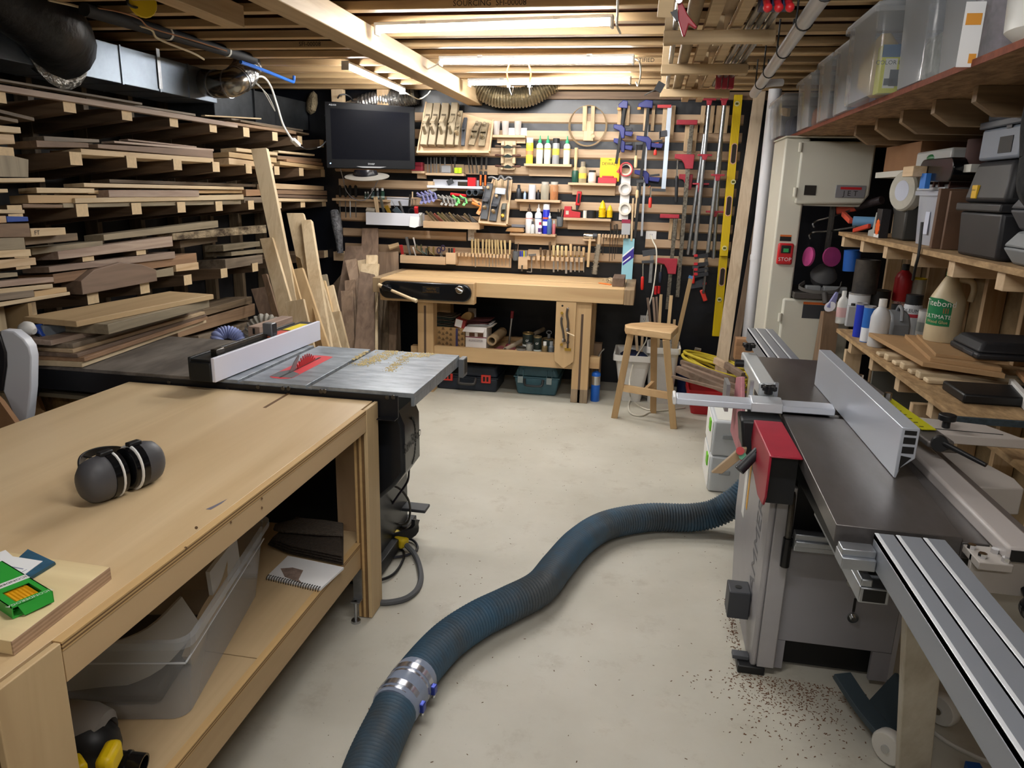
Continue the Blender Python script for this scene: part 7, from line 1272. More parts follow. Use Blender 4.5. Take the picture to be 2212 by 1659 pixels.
# ================================================================ jointer planer on the right
J=.87; cast=mat('#6d6a6a',.33,.55,c2='#57524f',scale=7,stretch=(1,.3,1),rvar=.07); hgrey=mat('#a3a1a3',.42,var=.08,scale=5); dk2=mat('#16171a',.5)
jt=T('jointer_planer','grey jointer planer with long fence and red cover at the right','jointer',(.7,2.6,0))
def jbed(name,q,z0,z1,m,bev=.002): return P(name,MB().extr([Vector((p.x,p.y,z0)) for p in q],(0,0,z1-z0)),m,jt,bev)
n0,n1,n2=W(1807,1133,z=J),W(2142,1172,z=J),W(1690,897,z=J); 
jbed('infeed_table',[Vector((.475,1.662,0)),Vector((.742,1.655,0)),Vector((.80,2.545,0)),Vector((.502,2.555,0))],J-.045,J,cast); jbed('rabbet_ledge',[Vector((.742,1.655,0)),Vector((.80,1.655,0)),Vector((.86,2.545,0)),Vector((.80,2.545,0))],J-.05,J-.01,cast); jbed('outfeed_table',[Vector((.505,2.66,0)),Vector((.80,2.655,0)),Vector((.83,3.50,0)),Vector((.528,3.505,0))],J-.045,J,cast); jbed('outfeed_side',[Vector((.80,2.655,0)),Vector((.86,2.655,0)),Vector((.89,3.49,0)),Vector((.832,3.49,0))],J-.05,J-.008,cast)
P('cutter_block',MB().cone((.505,2.607,J-.05),(.84,2.602,J-.05),.045,n=20),DSTEEL,jt); P('bed_casting',MB().box(.53,.84,1.75,3.4,J-.16,J-.046),dk2,jt,.01)
# base cabinet
P('side_panel',MB().prism([(2.31,.03),(2.36,.005),(2.9,.005),(3.03,.3),(3.03,.62),(2.9,.74),(2.45,.77),(2.31,.72)],'x',.452,.472),hgrey,jt,.008); P('front_flange',MB().box(.472,.53,2.305,2.33,.03,.70),hgrey,jt,.004); P('front_panel',MB().box(.53,.90,2.33,2.345,.13,.52),mat('#8c8b90',.42),jt,.002)
for x0,x1 in ((.53,.56),(.84,.90)): P('front_panel',MB().box(x0,x1,2.33,2.345,.02,.129),mat('#8c8b90',.42),jt)
P('inner_body',MB().box(.545,.885,2.385,3.0,.012,J-.165),mat('#0f1012',.6),jt); P('right_panel',MB().box(.90,.915,2.33,3.0,.03,.75),hgrey,jt)  # interior as near-black block, carried down to stand for shade in the opening
bl=MB().text('HAMMER',(.4518,2.46,.37),(0,0,1),(0,1,0),.13,.0008,squeeze=.85); P('lettering',bl,mat('#6d6d72',.5),jt,label='tall faded grey lettering down the side panel',flat=True)
P('label_plate',MB().box(.4505,.452,2.80,2.86,.36,.62),WHITE,jt,label='white label strip'); P('label_plate',MB().box(.4505,.452,2.74,2.77,.42,.62),mat('#d8a02e',.5),jt,label='orange yellow label strip')
for x,y in ((.76,.25),(.74,.38)): P('slot_bolt',MB().cone((x,2.33,y),(x,2.322,y),.018,n=14).cone((x,2.322,y),(x,2.312,y),.009,n=10),CHROME,jt)
P('slot',MB().box(.756,.764,2.328,2.331,.27,.32),INK,jt)
for x,z in ((.545,.49),(.70,.50)): P('screw',MB().cone((x,2.33,z),(x,2.327,z),.005,n=8),INK,jt)
bq=W(1580,1275,x=.42); P('lock_bracket',MB().box(.375,.45,2.43,2.52,.13,.235),mat('#3b3d42',.5),jt,.004); P('bracket_hole',MB().cone((.41,2.47,.236),(.41,2.47,.2368),.012,n=12),INK,jt); P('foot',MB().box(.41,.50,2.30,2.38,.001,.03),BLACK,jt,.004); P('foot_pad',MB().box(.395,.45,2.335,2.37,.03,.045),mat('#505257',.6),jt,.002)
# red cover, switch, handle
P('red_cover',MB().prism([(2.115,J-.005),(2.46,J-.005),(2.48,.80),(2.44,.765),(2.36,.72),(2.24,.69),(2.14,.70),(2.115,.735)],'x',.395,.402),RED2,jt,.002); P('red_cover_top',MB().box(.3955,.488,2.112,2.47,J-.009,J-.003),RED2,jt,.003); P('cover_inside',MB().box(.403,.486,2.16,2.44,.70,J-.0095),dk2,jt)
P('black_shroud',MB().prism([(.355,J-.01),(.50,J-.01),(.50,.70),(.41,.70),(.37,.76)],'y',2.475,2.60),mat('#1d1f22',.5),jt,.01); P('handle_boss',MB().cone((.395,2.36,.80),W(1638,974,y=2.36),.02,n=14),BLACK,jt); P('handle',MB().cone(W(1638,974,y=2.36),W(1597,1016,y=2.33),.016,.0175,14),mat('#1e2126',.5),jt)
P('switch_arm',MB().extr([W(x,y,y=2.46) for x,y in ((1537,1022),(1560,1024),(1610,984),(1614,968),(1598,970))],(0,.02,0)),mat('#b29878',.5),jt,.002); P('stop_button',MB().cone(W(1599,974,y=2.459),W(1599,974,y=2.435),.014,n=12),REDP,jt); P('start_button',MB().cone(W(1604,985,y=2.459),W(1604,985,y=2.437),.013,n=12),mat('#5aa884',.4),jt)
P('hook_handle',MB().tube(curve([(.52,2.34,.70),(.515,2.30,.66),(.515,2.29,.52)],4),.010,8),DSTEEL,jt); P('hook_grip',MB().cone((.515,2.29,.53),(.515,2.288,.43),.015,n=12),BLACKG,jt); P('height_rail',MB().box(.53,.66,2.26,2.30,.50,.56).box(.53,.66,2.25,2.26,.52,.54),ALU,jt,.003)
# cutter guard bridge
g0,g1=W(1465,886,z=J+.03),W(1812,892,z=J+.03); P('guard_bridge',MB().prism([(2.555,J+.006),(2.56,J+.028),(2.60,J+.036),(2.64,J+.028),(2.645,J+.006)],'x',g0.x,g1.x),mat('#c3c8d2',.4,.3),jt,.003); P('guard_tip',MB().box(g0.x-.012,g0.x,2.555,2.645,J+.004,J+.034),WHITE,jt,.004); P('guard_clamp',MB().prism([(2.545,J+.002),(2.55,J+.035),(2.60,J+.046),(2.65,J+.035),(2.655,J+.002)],'x',.395,.50),mat('#d2d6dc',.35,.3),jt,.003)
for x,y in ((.405,2.66),(.49,2.66)): P('guard_post',MB().box(x-.006,x+.006,y-.01,y+.01,J-.05,J+.085),ALU,jt)
def star(c,r=.03):
    mb=MB(); mb.cone(c-Vector((0,0,.02)),c+Vector((0,0,.012)),r*.5,n=12)
    for k in range(4): a=math.pi/4+k*math.pi/2; mb.bar(c+Vector((0,0,.004)),c+Vector((r*math.cos(a),r*math.sin(a),.004)),.016,.014,(0,0,1))
    return mb
P('star_knob',star(Vector((.455,2.60,J+.075))),BLACK,jt,.003); P('guard_arm',MB().box(.43,.49,2.66,3.2,J+.03,J+.08),mat('#c8cdd0',.4,.4),jt,.006); P('star_knob',star(Vector((.455,3.18,J+.11))),BLACK,jt,.003); P('star_knob',MB().cone((.43,3.1,J+.05),(.395,3.1,J+.05),.016,n=10),BLACK,jt); P('pink_guard',MB().prism([(2.72,.62),(3.1,.62),(3.1,.86),(2.95,.90),(2.78,.72)],'x',.405,.42),mat('#c48088',.6,var=.3,scale=12),jt,.003); P('side_bracket',MB().box(.36,.375,3.0,3.12,.735,.85),ALU,jt)
# fence
fx,f0,f1=.70,2.005,3.02; P('fence',MB().prism([(fx,J+.001),(fx+.006,J+.001),(fx+.012,J+.03),(fx+.045,J+.06),(fx+.045,J+.145),(fx,J+.145)],'y',f0,f1),mat('#bfc6d1',.34,.35),jt,.002)
for z0,z1 in ((.125,.137),(.10,.118),(.073,.092)): P('fence_cell',MB().box(fx+.008,fx+.038,f0-.0008,f0+.003,J+z0,J+z1),INK,jt,label='dark hollow cell of the fence end')
P('fence_cell',MB().prism([(fx+.008,J+.022),(fx+.012,J+.034),(fx+.035,J+.062),(fx+.008,J+.066)],'y',f0-.0008,f0+.003),INK,jt,label='dark hollow cell of the fence end')
P('fence_carrier',MB().bar((.77,2.75,J+.09),(.86,2.15,J+.06),.075,.02,(1,0,0)),mat('#6f6b68',.42,.5),jt,.006); P('angle_scale',MB().bar((.80,2.52,J+.098),(.848,2.22,J+.081),.042,.002,(1,0,0)),mat('#b8b41c',.45),jt,label='yellow angle scale')
mk=MB(); 
for k in range(9): c=Vector((.80,2.50,J+.099)).lerp(Vector((.845,2.24,J+.083)),k/8); mk.bar(c+Vector((-.018,0,.0008)),c+Vector((-.006,0,.0008)),.004,.0006,(0,1,0))
P('scale_marks',mk,INK,jt)
for x,y in ((.775,2.70),(.80,2.46)): P('cap_bolt',MB().cone((x,y,J+.10),(x,y,J+.125),.012,n=6),CHROME,jt)
P('tilt_lever',MB().cone((.85,2.14,J+.07),(.845,2.12,J+.07),.022,n=14).cone((.85,2.13,J+.075),(.93,2.03,J+.05),.008,.006,10),BLACK,jt); P('rear_plate',MB().extr([Vector((x,y,J-.0)) for x,y in ((.86,2.55),(1.12,2.50),(1.185,2.36),(.93,2.36))],(0,0,.03)),mat('#b3aca6',.45),jt,.003); P('plate_slot',MB().bar((.93,2.41,J+.0305),(1.13,2.40,J+.0305),.005,.001,(0,1,0)),INK,jt); P('lock_knob',MB().cone((.975,2.43,J+.03),(.975,2.43,J+.055),.012,n=12).cone((.975,2.43,J+.055),(.975,2.43,J+.075),.026,n=14),BLACK,jt,.003)
P('lower_plate',MB().extr([Vector((x,y,J-.12)) for x,y in ((.88,2.36),(1.03,2.45),(1.09,2.2),(1.08,2.12),(.92,2.10))],(0,0,.08)),mat('#a9a39d',.45),jt,.004); P('slide_tube',MB().box(.80,.872,1.58,2.5,J-.015,J+.022),mat('#a8a29f',.42),jt,.008); P('tube_hole',MB().box(.806,.866,1.579,1.582,J-.010,J+.016),INK,jt); P('rear_rail',MB().box(.885,.925,1.57,2.5,J-.05,J-.01),mat('#5d5652',.5),jt,.004)
P('end_plate',MB().box(.742,.81,1.565,1.65,J-.03,J-.012).box(.742,1.0,1.60,1.612,J-.10,J-.0125),mat('#a29c96',.45),jt,.002)
for x,y in ((.752,1.63),(.795,1.62),(.758,1.59),(.80,1.58)): P('cap_bolt',MB().cone((x,y,J-.012),(x,y,J-.002),.009,n=6),CHROME,jt)
P('ball_handle',MB().ball((.86,1.55,J-.10),.03).cone((.86,1.56,J-.10),(.86,1.60,J-.08),.01,n=10),BLACKG,jt)
# aluminium table extensions, near and far
def ext(label,x0,x1,y0,y1,sk=0):
    t=T('extension_rail',label,'table extension',((x0+x1)/2,(y0+y1)/2,J-.06)); w_=x1-x0; c=mat('#8b9098',.4,.3)
    def bx(a,b,z0,z1,m,nm,bev=.001): P(nm,MB().hexa([(x0+a,y0,z0),(x0+b,y0,z0),(x0+b+sk,y1,z0),(x0+a+sk,y1,z0),(x0+a,y0,z1),(x0+b,y0,z1),(x0+b+sk,y1,z1),(x0+a+sk,y1,z1)]),m,t,bev)
    bx(0,w_,J-.075,J-.016,c,'beam',.002)
    for a,b in ((0,.275),(.305,.665),(.69,1.0)): bx(w_*a,w_*b,J-.0155,J-.002,c,'rail'); bx(w_*a,w_*a+.009,J-.0155,J-.0014,mat('#e3e7ec',.3,.2),'bright_edge')
    return t
ext('slotted aluminium table extension reaching to the lower right corner',.552,.70,.35,1.64); ext('slotted aluminium table extension at the far end of the jointer',.595,.735,3.51,4.3)
S('jointer_side_bar','short square aluminium bar under the near end of the infeed table','bar',MB().box(.478,.55,1.59,1.65,J-.075,J-.047).box(.478,.55,1.60,1.64,J-.047,J-.03),ALU,bev=.002)
t=T('guide_rail','hollow aluminium guide rail running under the near table extension','rail',(.55,1.9,.7)); P('rail',MB().box(.535,.60,1.62,2.1,.70,.74).box(.535,.56,1.62,2.1,.741,.76),ALU,t,.003); P('hollow',MB().box(.543,.592,1.619,1.622,.705,.735),INK,t)
wl=T('support_leg','worn white painted timber leg under the near table extension','leg',(.86,1.95,0)); P('leg',MB().bar((.858,1.93,.001),(.66,1.60,.79),.085,.03,(1,.1,0)),mat('#c9c4b8',.6,c2='#a89f8e',scale=8,stretch=(1,1,.2)),wl,.003)
mbase=T('mobile_base','dark mobile base with white wheels under the jointer','mobile base',(.8,2.0,0)); P('pedal',MB().ribbon(curve([(.72,2.22,.10),(.76,2.12,.07),(.80,2.03,.055),(.83,1.98,.06)],5),.06,.02,(1,.4,0)),mat('#3a474f',.5),mbase,.002); P('bracket',MB().extr([(.80,2.2,.02),(.86,2.18,.16),(.87,2.06,.13),(.84,1.98,.03)],(.012,.0,0)),mat('#36424a',.5),mbase,.002)
for c in (Vector((.79,1.96,.052)),Vector((1.0,2.16,.06))): P('wheel',MB().lathe([(.018,-.004),(.046,-.004),(.051,.003),(.051,.027),(.046,.034),(.018,.034)],c,(.75,.6,0),22),mat('#d5d3cd',.45),mbase,.002); P('axle',MB().cone(c-Vector((.75,.6,0))*.012,c+Vector((.75,.6,0))*.04,.012,n=12),CHROME,mbase)
S('power_cord','white cord on the floor behind the white painted leg','cord',MB().tube(curve([(.92,2.3,.01),(.98,2.12,.008),(1.06,2.04,.008),(1.16,2.0,.008)],6),.007,6),mat('#c9c7c0',.5)); S('blue_plug','small blue plug on the floor right of the white leg','plug',MB().box(1.0,1.04,1.93,1.96,.001,.05),mat('#1f58a8',.5),bev=.003)
ch=MB(); r5=random.Random(8)
for i in range(1100):
    x,y=r5.gauss(.58,.12),2.30-abs(r5.gauss(0,.14)); p=Vector((x,y,.0005))
    if i%4==0: p=Vector((.44-abs(r5.gauss(0,.02)),2.3+r5.random()*.5,.0005))
    a=r5.random()*6.28; s=r5.uniform(.0015,.005); d=Vector((math.cos(a),math.sin(a),0))*s; e=Vector((-d.y,d.x,0))*.35
    ch.poly([p-d-e,p+d-e,p+d+e,p-d+e,p+Vector((0,0,.0022))],[(0,1,4),(1,2,4),(2,3,4),(3,0,4),(3,2,1,0)])
S('wood_chips','scatter of dark reddish wood chips on the floor before the jointer','wood chips',ch,mat('#6e4c36',.9),kind='stuff')
fc=MB()
for i in range(330):
    x,y=r5.uniform(-.95,.75),r5.uniform(1.5,5.2); a=r5.random()*6.28; s=r5.uniform(.001,.0045); d=Vector((math.cos(a),math.sin(a),0))*s; e=Vector((-d.y,d.x,0))*.4; p=Vector((x,y,.0004)); fc.poly([p-d-e,p+d-e,p+d+e,p-d+e,p+Vector((0,0,.0016))],[(0,1,4),(1,2,4),(2,3,4),(3,0,4),(3,2,1,0)])
S('floor_crumbs','sparse dark crumbs scattered over the open floor','crumbs',fc,mat('#6b5440',.9),kind='stuff')
# ================================================================ bandsaw
cream=mat('#cfcdc0',.4); by0,by1=5.05,5.5
bs=T('bandsaw','tall cream bandsaw with red stop switch behind the jointer','bandsaw',(1.05,5.25,0))
P('column',MB().box(.805,.955,by0,by1,0.02,1.955),cream,bs,.012); P('upper_case',MB().prism([(.9555,1.545),(1.30,1.545),(1.325,1.60),(1.325,1.94),(.9555,1.94)],'y',by0+.02,by1),cream,bs,.01); P('upper_door',MB().prism([(.90,1.555),(1.30,1.565),(1.335,1.62),(1.335,1.935),(.90,1.935)],'y',by0-.03,by0-.001),mat('#c9c8bc',.4),bs,.012); P('top_plate',MB().box(.80,1.345,by0-.03,by1,1.956,1.966),cream,bs,.003)
P('lower_door',MB().box(.90,1.33,by0-.03,by0-.001,.25,.955),mat('#c9c8bc',.4),bs,.02); P('lower_case',MB().box(.9555,1.32,by0+.02,by1,.02,.95),cream,bs,.01)
for z in (1.87,1.60,.80): P('hinge',MB().cone((.893,by0-.032,z),(.893,by0-.032,z+.055),.012,n=12),cream,bs)
a=W(1750,411,y=by0-.031); P('door_window',MB().box(a.x-.035,a.x+.035,by0-.034,by0-.0305,a.z-.03,a.z+.03),mat('#26221f',.3),bs); a=W(1837,414,y=by0-.031)
P('badge',MB().box(a.x-.088,a.x+.088,by0-.036,by0-.0305,a.z-.038,a.z+.038),mat('#8a8a90',.4,.3),bs,.004); P('badge_bar',MB().box(a.x-.062,a.x+.062,by0-.038,by0-.0365,a.z+.012,a.z+.027),mat('#b81f26',.4),bs); P('lettering',MB().text('J E T',(a.x,by0-.0365,a.z-.012),(1,0,0),(0,0,1),.045),mat('#2a2528',.4),bs,flat=True)
a=W(1695,548,y=by0-.004); P('stop_switch',MB().box(a.x-.048,a.x+.048,by0-.03,by0-.001,a.z-.068,a.z+.068),REDP,bs,.01); P('start_button',MB().box(a.x-.03,a.x+.03,by0-.034,by0-.0305,a.z+.005,a.z+.055),INK,bs,.003); P('green_button',MB().box(a.x-.016,a.x+.016,by0-.037,by0-.0345,a.z+.012,a.z+.035),mat('#2f9a58',.4),bs); P('lettering',MB().text('STOP',(a.x,by0-.031,a.z-.035),(1,0,0),(0,0,1),.034),WHITE,bs,flat=True)
a=W(1697,514,y=by0); P('warning_label',MB().box(a.x-.035,a.x+.035,by0-.0015,by0-.0005,a.z-.02,a.z+.008),INK,bs); P('warning_label',MB().box(a.x-.035,a.x+.035,by0-.0018,by0-.0006,a.z+.008,a.z+.02),mat('#d06a2a',.5),bs)
a=W(1758,670,y=by0-.03); P('warning_label',MB().box(a.x-.07,a.x+.07,by0-.032,by0-.0305,a.z-.055,a.z+.035),mat('#34373c',.5),bs,label='dark warning label'); P('warning_label',MB().box(a.x-.07,a.x+.07,by0-.032,by0-.0305,a.z+.036,a.z+.052),mat('#d06a2a',.5),bs,label='orange warning strip')
P('saw_table',MB().box(.957,1.40,4.98,5.45,.962,1.0),mat('#5c5855',.4,.6),bs,.003); P('guide_post',MB().box(1.16,1.19,5.2,5.23,1.25,1.545),DSTEEL,bs); P('blade',MB().box(1.174,1.177,5.18,5.2,1.0,1.55),DSTEEL,bs)
t=T('respirator','respirator with two pink round filters lying on the bandsaw table','respirator',W(1785,560,y=5.0)); c=Vector((1.15,5.12,1.09))
P('face_piece',MB().lathe([(.03,-.05),(.07,-.03),(.085,.02),(.06,.07),(.02,.09)],c,(0,-.6,.8),16),mat('#4c4c4e',.6),t)
for d,px in ((Vector((.35,-.9,.1)),1793),(Vector((-.9,-.3,.1)),1752)): q=W(px,555,y=5.03); P('filter',MB().lathe([(.0,.0),(.05,.002),(.062,.010),(.062,.024),(.0,.028)],q,d,20),mat('#a83a78',.8,var=.15,scale=30),t)
P('strap',MB().ribbon(curve([c+Vector((-.12,-.05,-.03)),c+Vector((-.16,-.1,-.06)),c+Vector((-.08,-.14,-.08)),c+Vector((.06,-.14,-.07)),c+Vector((.1,-.08,-.02))],5),.022,.004,(0,0,1)),mat('#5a5855',.7),t)
S('miter_gauge','grey metal bracket with two blocks before the respirator','bracket',MB().box(1.03,1.12,5.0,5.05,1.001,1.045).box(1.14,1.28,5.0,5.05,1.001,1.045).box(1.1,1.15,5.01,5.04,1.01,1.035),mat('#84878a',.5),bev=.004); S('crank_handle','dark hanging crank below the bandsaw table','crank',MB().cone(W(1781,632,y=4.97),W(1784,655,y=4.95),.018,n=12),mat('#4d4a48',.5))
# ================================================================ right wall shelving
XS,ZM,ZL,XT2,ZTp=1.15,1.399,.843,.87,1.968
osbm=mat('#bb9c72',.8,c2='#8f7350',scale=34,stretch=(1,.35,1)); edge=mat('#d5b27c',.8,c2='#a9824f',scale=60); st2=pine('x')
rs=T('shelf_unit','chipboard shelving on timber arms along the right wall','shelving',(1.5,4,0))
P('shelf',MB().box(XS,XR-.005,2.15,4.87,ZM-.022,ZM),osbm,rs); P('shelf',MB().box(XS,XR-.005,2.80,4.60,ZL-.022,ZL),osbm,rs); P('shelf',MB().box(XS+.02,XR-.005,1.6,2.64,ZL-.04,ZL-.018),osbm,rs); P('shelf',MB().box(XT2,XR-.005,1.6,6.1,ZTp,ZTp+.02),mat('#a78560',.8,c2='#735639',scale=34,stretch=(1,.35,1)),rs); P('shelf_edge',MB().box(XT2-.002,XT2-.0002,1.6,6.1,ZTp,ZTp+.02),mat('#8a4a34',.8,var=.3,scale=40),rs,label='reddish front edge of the top shelf')
P('plywood_edge',MB().box(XS,XS+.4,2.785,2.799,ZL-.024,ZL-.001),mat('#3d4a52',.7,var=.4,scale=60),rs,label='dark painted sawn end of the lowest shelf')
for i in range(7):
    y=4.80-.42*i
    if y>2.2: P('arm',MB().box(XS+.015,XR-.01,y-.03,y+.03,ZM-.085,ZM-.0225),st2,rs,.002)
    if y>2.8 and y<4.62: P('arm',MB().box(XS+.03,XR-.01,y-.03,y+.03,ZL-.10,ZL-.0225),st2,rs,.002)
for px in (1845,1888,1939,2004,2087,2196): p=W(px,270,x=1.02); P('arm',MB().prism([(1.03,ZTp-.0005),(1.03,ZTp-.05),(1.10,ZTp-.095),(XR-.01,ZTp-.10),(XR-.01,ZTp-.0005)],'y',p.y-.02,p.y+.02),wood('#6f5232','#a07c50','x',rv=.05),rs,.001)
for i in range(9):
    y=5.9-.42*i; P('post',MB().box(XR-.10,XR-.004,y-.02,y+.02,0,2.2),pine('z'),rs)
for y in (4.5,3.35): P('front_post',MB().box(XS+.04,XS+.13,y-.02,y+.02,0.0,ZL-.105),pine('z'),rs,.002)
S('plywood_offcut','dark wood panel standing on edge before the shelving, left of the pale post','panel',MB().extr([W(1773,672,x=1.13),W(1780,672,x=1.11),W(1768,778,x=1.11),W(1755,778,x=1.13)],(.1,.02,0)),brown('z')); S('metal_sheet','grey metal panel behind the shelf posts','panel',MB().box(1.30,1.80,4.30,4.32,.05,.80),mat('#5f605c',.5)); 
# bins on the top shelf
def lidbin(label,x0,x1,y0,y1,z0,h,fill=(),tint='#d8dce2',a=.23,lid=True):
    t=T('storage_box',label,'storage box',((x0+x1)/2,(y0+y1)/2,z0)); mb=binshell(MB(),x0+.015,x1-.015,y0+.015,y1-.015,z0,z0+h-.03,.013,r=.03); P('tub',mb,clear(tint,a),t)
    if lid: P('lid',MB().box(x0-.004,x1+.004,y0-.004,y1+.004,z0+h-.029,z0+h-.014).box(x0+.02,x1-.02,y0+.02,y1-.02,z0+h-.014,z0+h),clear('#dde1e6',.5),t,.004)
    return t
zt=ZTp+.0205; xb=XR-.5
lidbin('clear bin over the bandsaw, farthest left of the top shelf',.80,1.2,5.35,5.85,zt,.27); lidbin('clear bin second from the far left on the top shelf',.835,1.2,4.62,5.02,zt,.30); lidbin('clear bin third from the far left on the top shelf',.835,1.2,4.13,4.45,zt,.32); lidbin('clear bin fourth from the far left with a blue green lid clip',.835,1.2,3.74,4.08,zt,.32)
lidbin('big clear bin holding a yellow box, hanging over the edge of the top shelf',.79,1.20,3.20,3.66,zt,.34,lid=True); lidbin('tall clear bin right of the one with the yellow box',.845,1.25,2.80,3.12,zt,.36); lidbin('tall clear bin with an orange and white label',.855,1.25,2.45,2.74,zt,.36)
S('teal_clip','blue green clip on the fourth clear bin','clip',MB().box(.83,.86,3.80,3.88,zt+.285,zt+.31),mat('#2a8a9a',.4)) if False else None
t=T('yellow_kit_box','yellow and white kit box standing in the big clear bin','box',W(1925,150,y=3.28)); c0,c1=W(1897,186,y=3.27),W(1953,96,y=3.27)
P('box',MB().box(c0.x,c1.x,3.27,3.34,zt+.012,c1.z),mat('#dfe02e',.5),t,.002); P('top_band',MB().box(c0.x-.001,c1.x+.001,3.2685,3.27,c1.z-.045,c1.z),mat('#2a6a9a',.5),t); P('panel',MB().box(c0.x+.014,c1.x-.014,3.2682,3.2697,zt+.03,c1.z-.05),mat('#eceee6',.5),t); P('lettering',MB().text('COLOR KIT',((c0.x+c1.x)/2,3.268,c1.z-.065),(1,0,0),(0,0,1),.022).box(c0.x+.035,c0.x+.075,3.267,3.268,c1.z-.15,c1.z-.09).box(c1.x-.055,c1.x-.02,3.267,3.268,zt+.04,zt+.065),mat('#3a4650',.5),t,flat=True)
S('cream_bag','cream bag inside the big clear bin','bag',MB().lathe([(.03,0.002),(.08,.04),(.085,.11),(.05,.2),(.02,.24)],(.885,3.42,zt+.012),n=14),mat('#d3bb85',.7)); S('blue_box','blue box at the back of the big clear bin','box',MB().box(.90,1.14,3.5,3.6,zt+.012,zt+.23),mat('#3f6a94',.6))
for (x,y0,y1,h,c_,lab) in ((.9,5.45,5.75,.13,'#3a4460','dark blue bundle in the farthest left bin'),(.92,4.68,4.95,.12,'#c98a6a','orange and white things in the second bin'),(.92,4.18,4.4,.2,'#9aa2b0','grey packages in the third bin'),(.92,3.8,4.02,.14,'#8fa0c0','pale blue packages in the fourth bin'),(.92,2.86,3.06,.16,'#b9bdb6','grey white packages in the tall clear bin'),(.93,2.5,2.7,.2,'#a99aa4','pinkish grey packages in the labelled bin')): S('packed_things',lab,'contents',MB().box(x,x+.2,y0,y1,zt+.01,zt+.01+h),mat(c_,.7,var=.5,scale=14),bev=.03)
S('wood_panel_scrap','pale board lying across the farthest left bin','board',MB().bar((.86,5.4,zt+.15),(.86,5.72,zt+.19),.05,.02,(0,0,1)),pale('y'))
q=W(2095,80,y=2.445); t=T('bin_label','white label with orange mark on the last tall clear bin','label',q); P('label',MB().box(q.x-.026,q.x+.026,2.438,2.4395,q.z-.08,q.z+.09),PAPER,t); P('mark',MB().box(q.x-.02,q.x+.02,2.4365,2.4378,q.z+.03,q.z+.06),mat('#e09a3a',.5),t); P('mark',MB().box(q.x+.003,q.x+.022,2.4365,2.4378,q.z-.07,q.z-.045),mat('#e09a3a',.5),t)
t=T('white_tub','rounded white tub with see-through lid at the right end of the top shelf','tub',(.98,2.22,zt)); P('tub',MB().lathe([(.10,0),(.135,.03),(.14,.12),(.13,.125)],(.99,2.2,zt),n=22),mat('#d9dad6',.4),t); P('lid',MB().lathe([(.132,.126),(.14,.2),(.12,.28),(.0,.3)],(.99,2.2,zt),n=22),clear('#cfd3d6',.45),t)
# things on the mid shelf
def onmid(px,py): return W(px,py,z=ZM)
bb=onmid(1948,520); t=lidbin('clear bin with a blue label and white lid on the middle shelf',bb.x-.02,bb.x+.34,3.52,3.86,ZM+.001,.27,tint='#c9cedb',a=.55); P('paper_label',MB().box(bb.x+.05,bb.x+.11,3.5115,3.513,ZM+.06,ZM+.17) if False else MB().box(bb.x-.0175,bb.x-.0165,3.66,3.71,ZM+.05,ZM+.15),mat('#cfd6ea',.5),t,label='white and blue label')
S('brown_board','brown board leaning on the right side of the clear bin','board',MB().box(1.20,1.55,3.46,3.49,ZM+.001,ZM+.25).box(1.22,1.50,3.40,3.42,ZM+.001,ZM+.24),mat('#6b4f3c',.6,var=.2,scale=10),bev=.002)
bk=mat('#2a2a2d',.5,var=.15,scale=6); t=T('drill_case','tall black hard case with a small yellow badge on the middle shelf','case',(1.35,3.0,ZM)); P('lower_half',MB().hexa([(1.19,2.82,ZM+.001),(1.5,2.82,ZM+.001),(1.5,3.16,ZM+.001),(1.19,3.16,ZM+.001),(1.18,2.81,ZM+.165),(1.5,2.81,ZM+.165),(1.5,3.17,ZM+.165),(1.18,3.17,ZM+.165)]),bk,t,.012); P('rim',MB().box(1.165,1.51,2.80,3.18,ZM+.1655,ZM+.195),bk,t,.006); P('upper_half',MB().hexa([(1.18,2.81,ZM+.1955),(1.5,2.81,ZM+.1955),(1.5,3.17,ZM+.1955),(1.18,3.17,ZM+.1955),(1.20,2.84,ZM+.345),(1.5,2.84,ZM+.345),(1.5,3.14,ZM+.345),(1.20,3.14,ZM+.345)]),bk,t,.02); q=W(2103,427,x=1.181); q.z=ZM+.235; P('badge',MB().box(1.178,1.19,q.y-.022,q.y+.022,q.z-.024,q.z+.024),mat('#e0b428',.4),t,.002); P('lettering',MB().text('DEWALT',(1.1778,q.y,q.z+.006),(0,-1,0),(0,0,1),.009),INK,t,flat=True)
gz_=mat('#7d8796',.4); z2=ZM+.346; t=T('grey_tool_box','light grey tool box with orange handle stacked on the tall black case','tool box',(1.3,2.9,z2)); P('lower_part',MB().box(1.19,1.5,2.80,3.12,z2,z2+.11),gz_,t,.01); P('seam',MB().box(1.18,1.5,2.79,3.13,z2+.1105,z2+.135),mat('#4f5662',.45),t,.004); P('upper_part',MB().box(1.195,1.5,2.81,3.11,z2+.1355,z2+.235),gz_,t,.01); P('recess',MB().box(1.188,1.192,2.86,2.96,z2+.02,z2+.075),INK,t); P('latch',MB().box(1.186,1.197,2.88,2.92,z2+.10,z2+.22),mat('#2c3138',.5),t); P('handle',MB().box(1.2,1.26,2.9,3.02,z2+.236,z2+.25),mat('#e0a62a',.5),t,.004)
S('black_jacket','black fabric hanging at the right edge of the picture','fabric',MB().tube(curve([(1.1,2.42,2.0),(1.12,2.46,1.86),(1.16,2.5,1.74),(1.14,2.44,1.64),(1.2,2.4,1.58)],6),.1,14,rad=lambda t:.04+.05*math.sin(2.6*t+.3)),mat('#16181a',.9,bump=1,bscale=12))
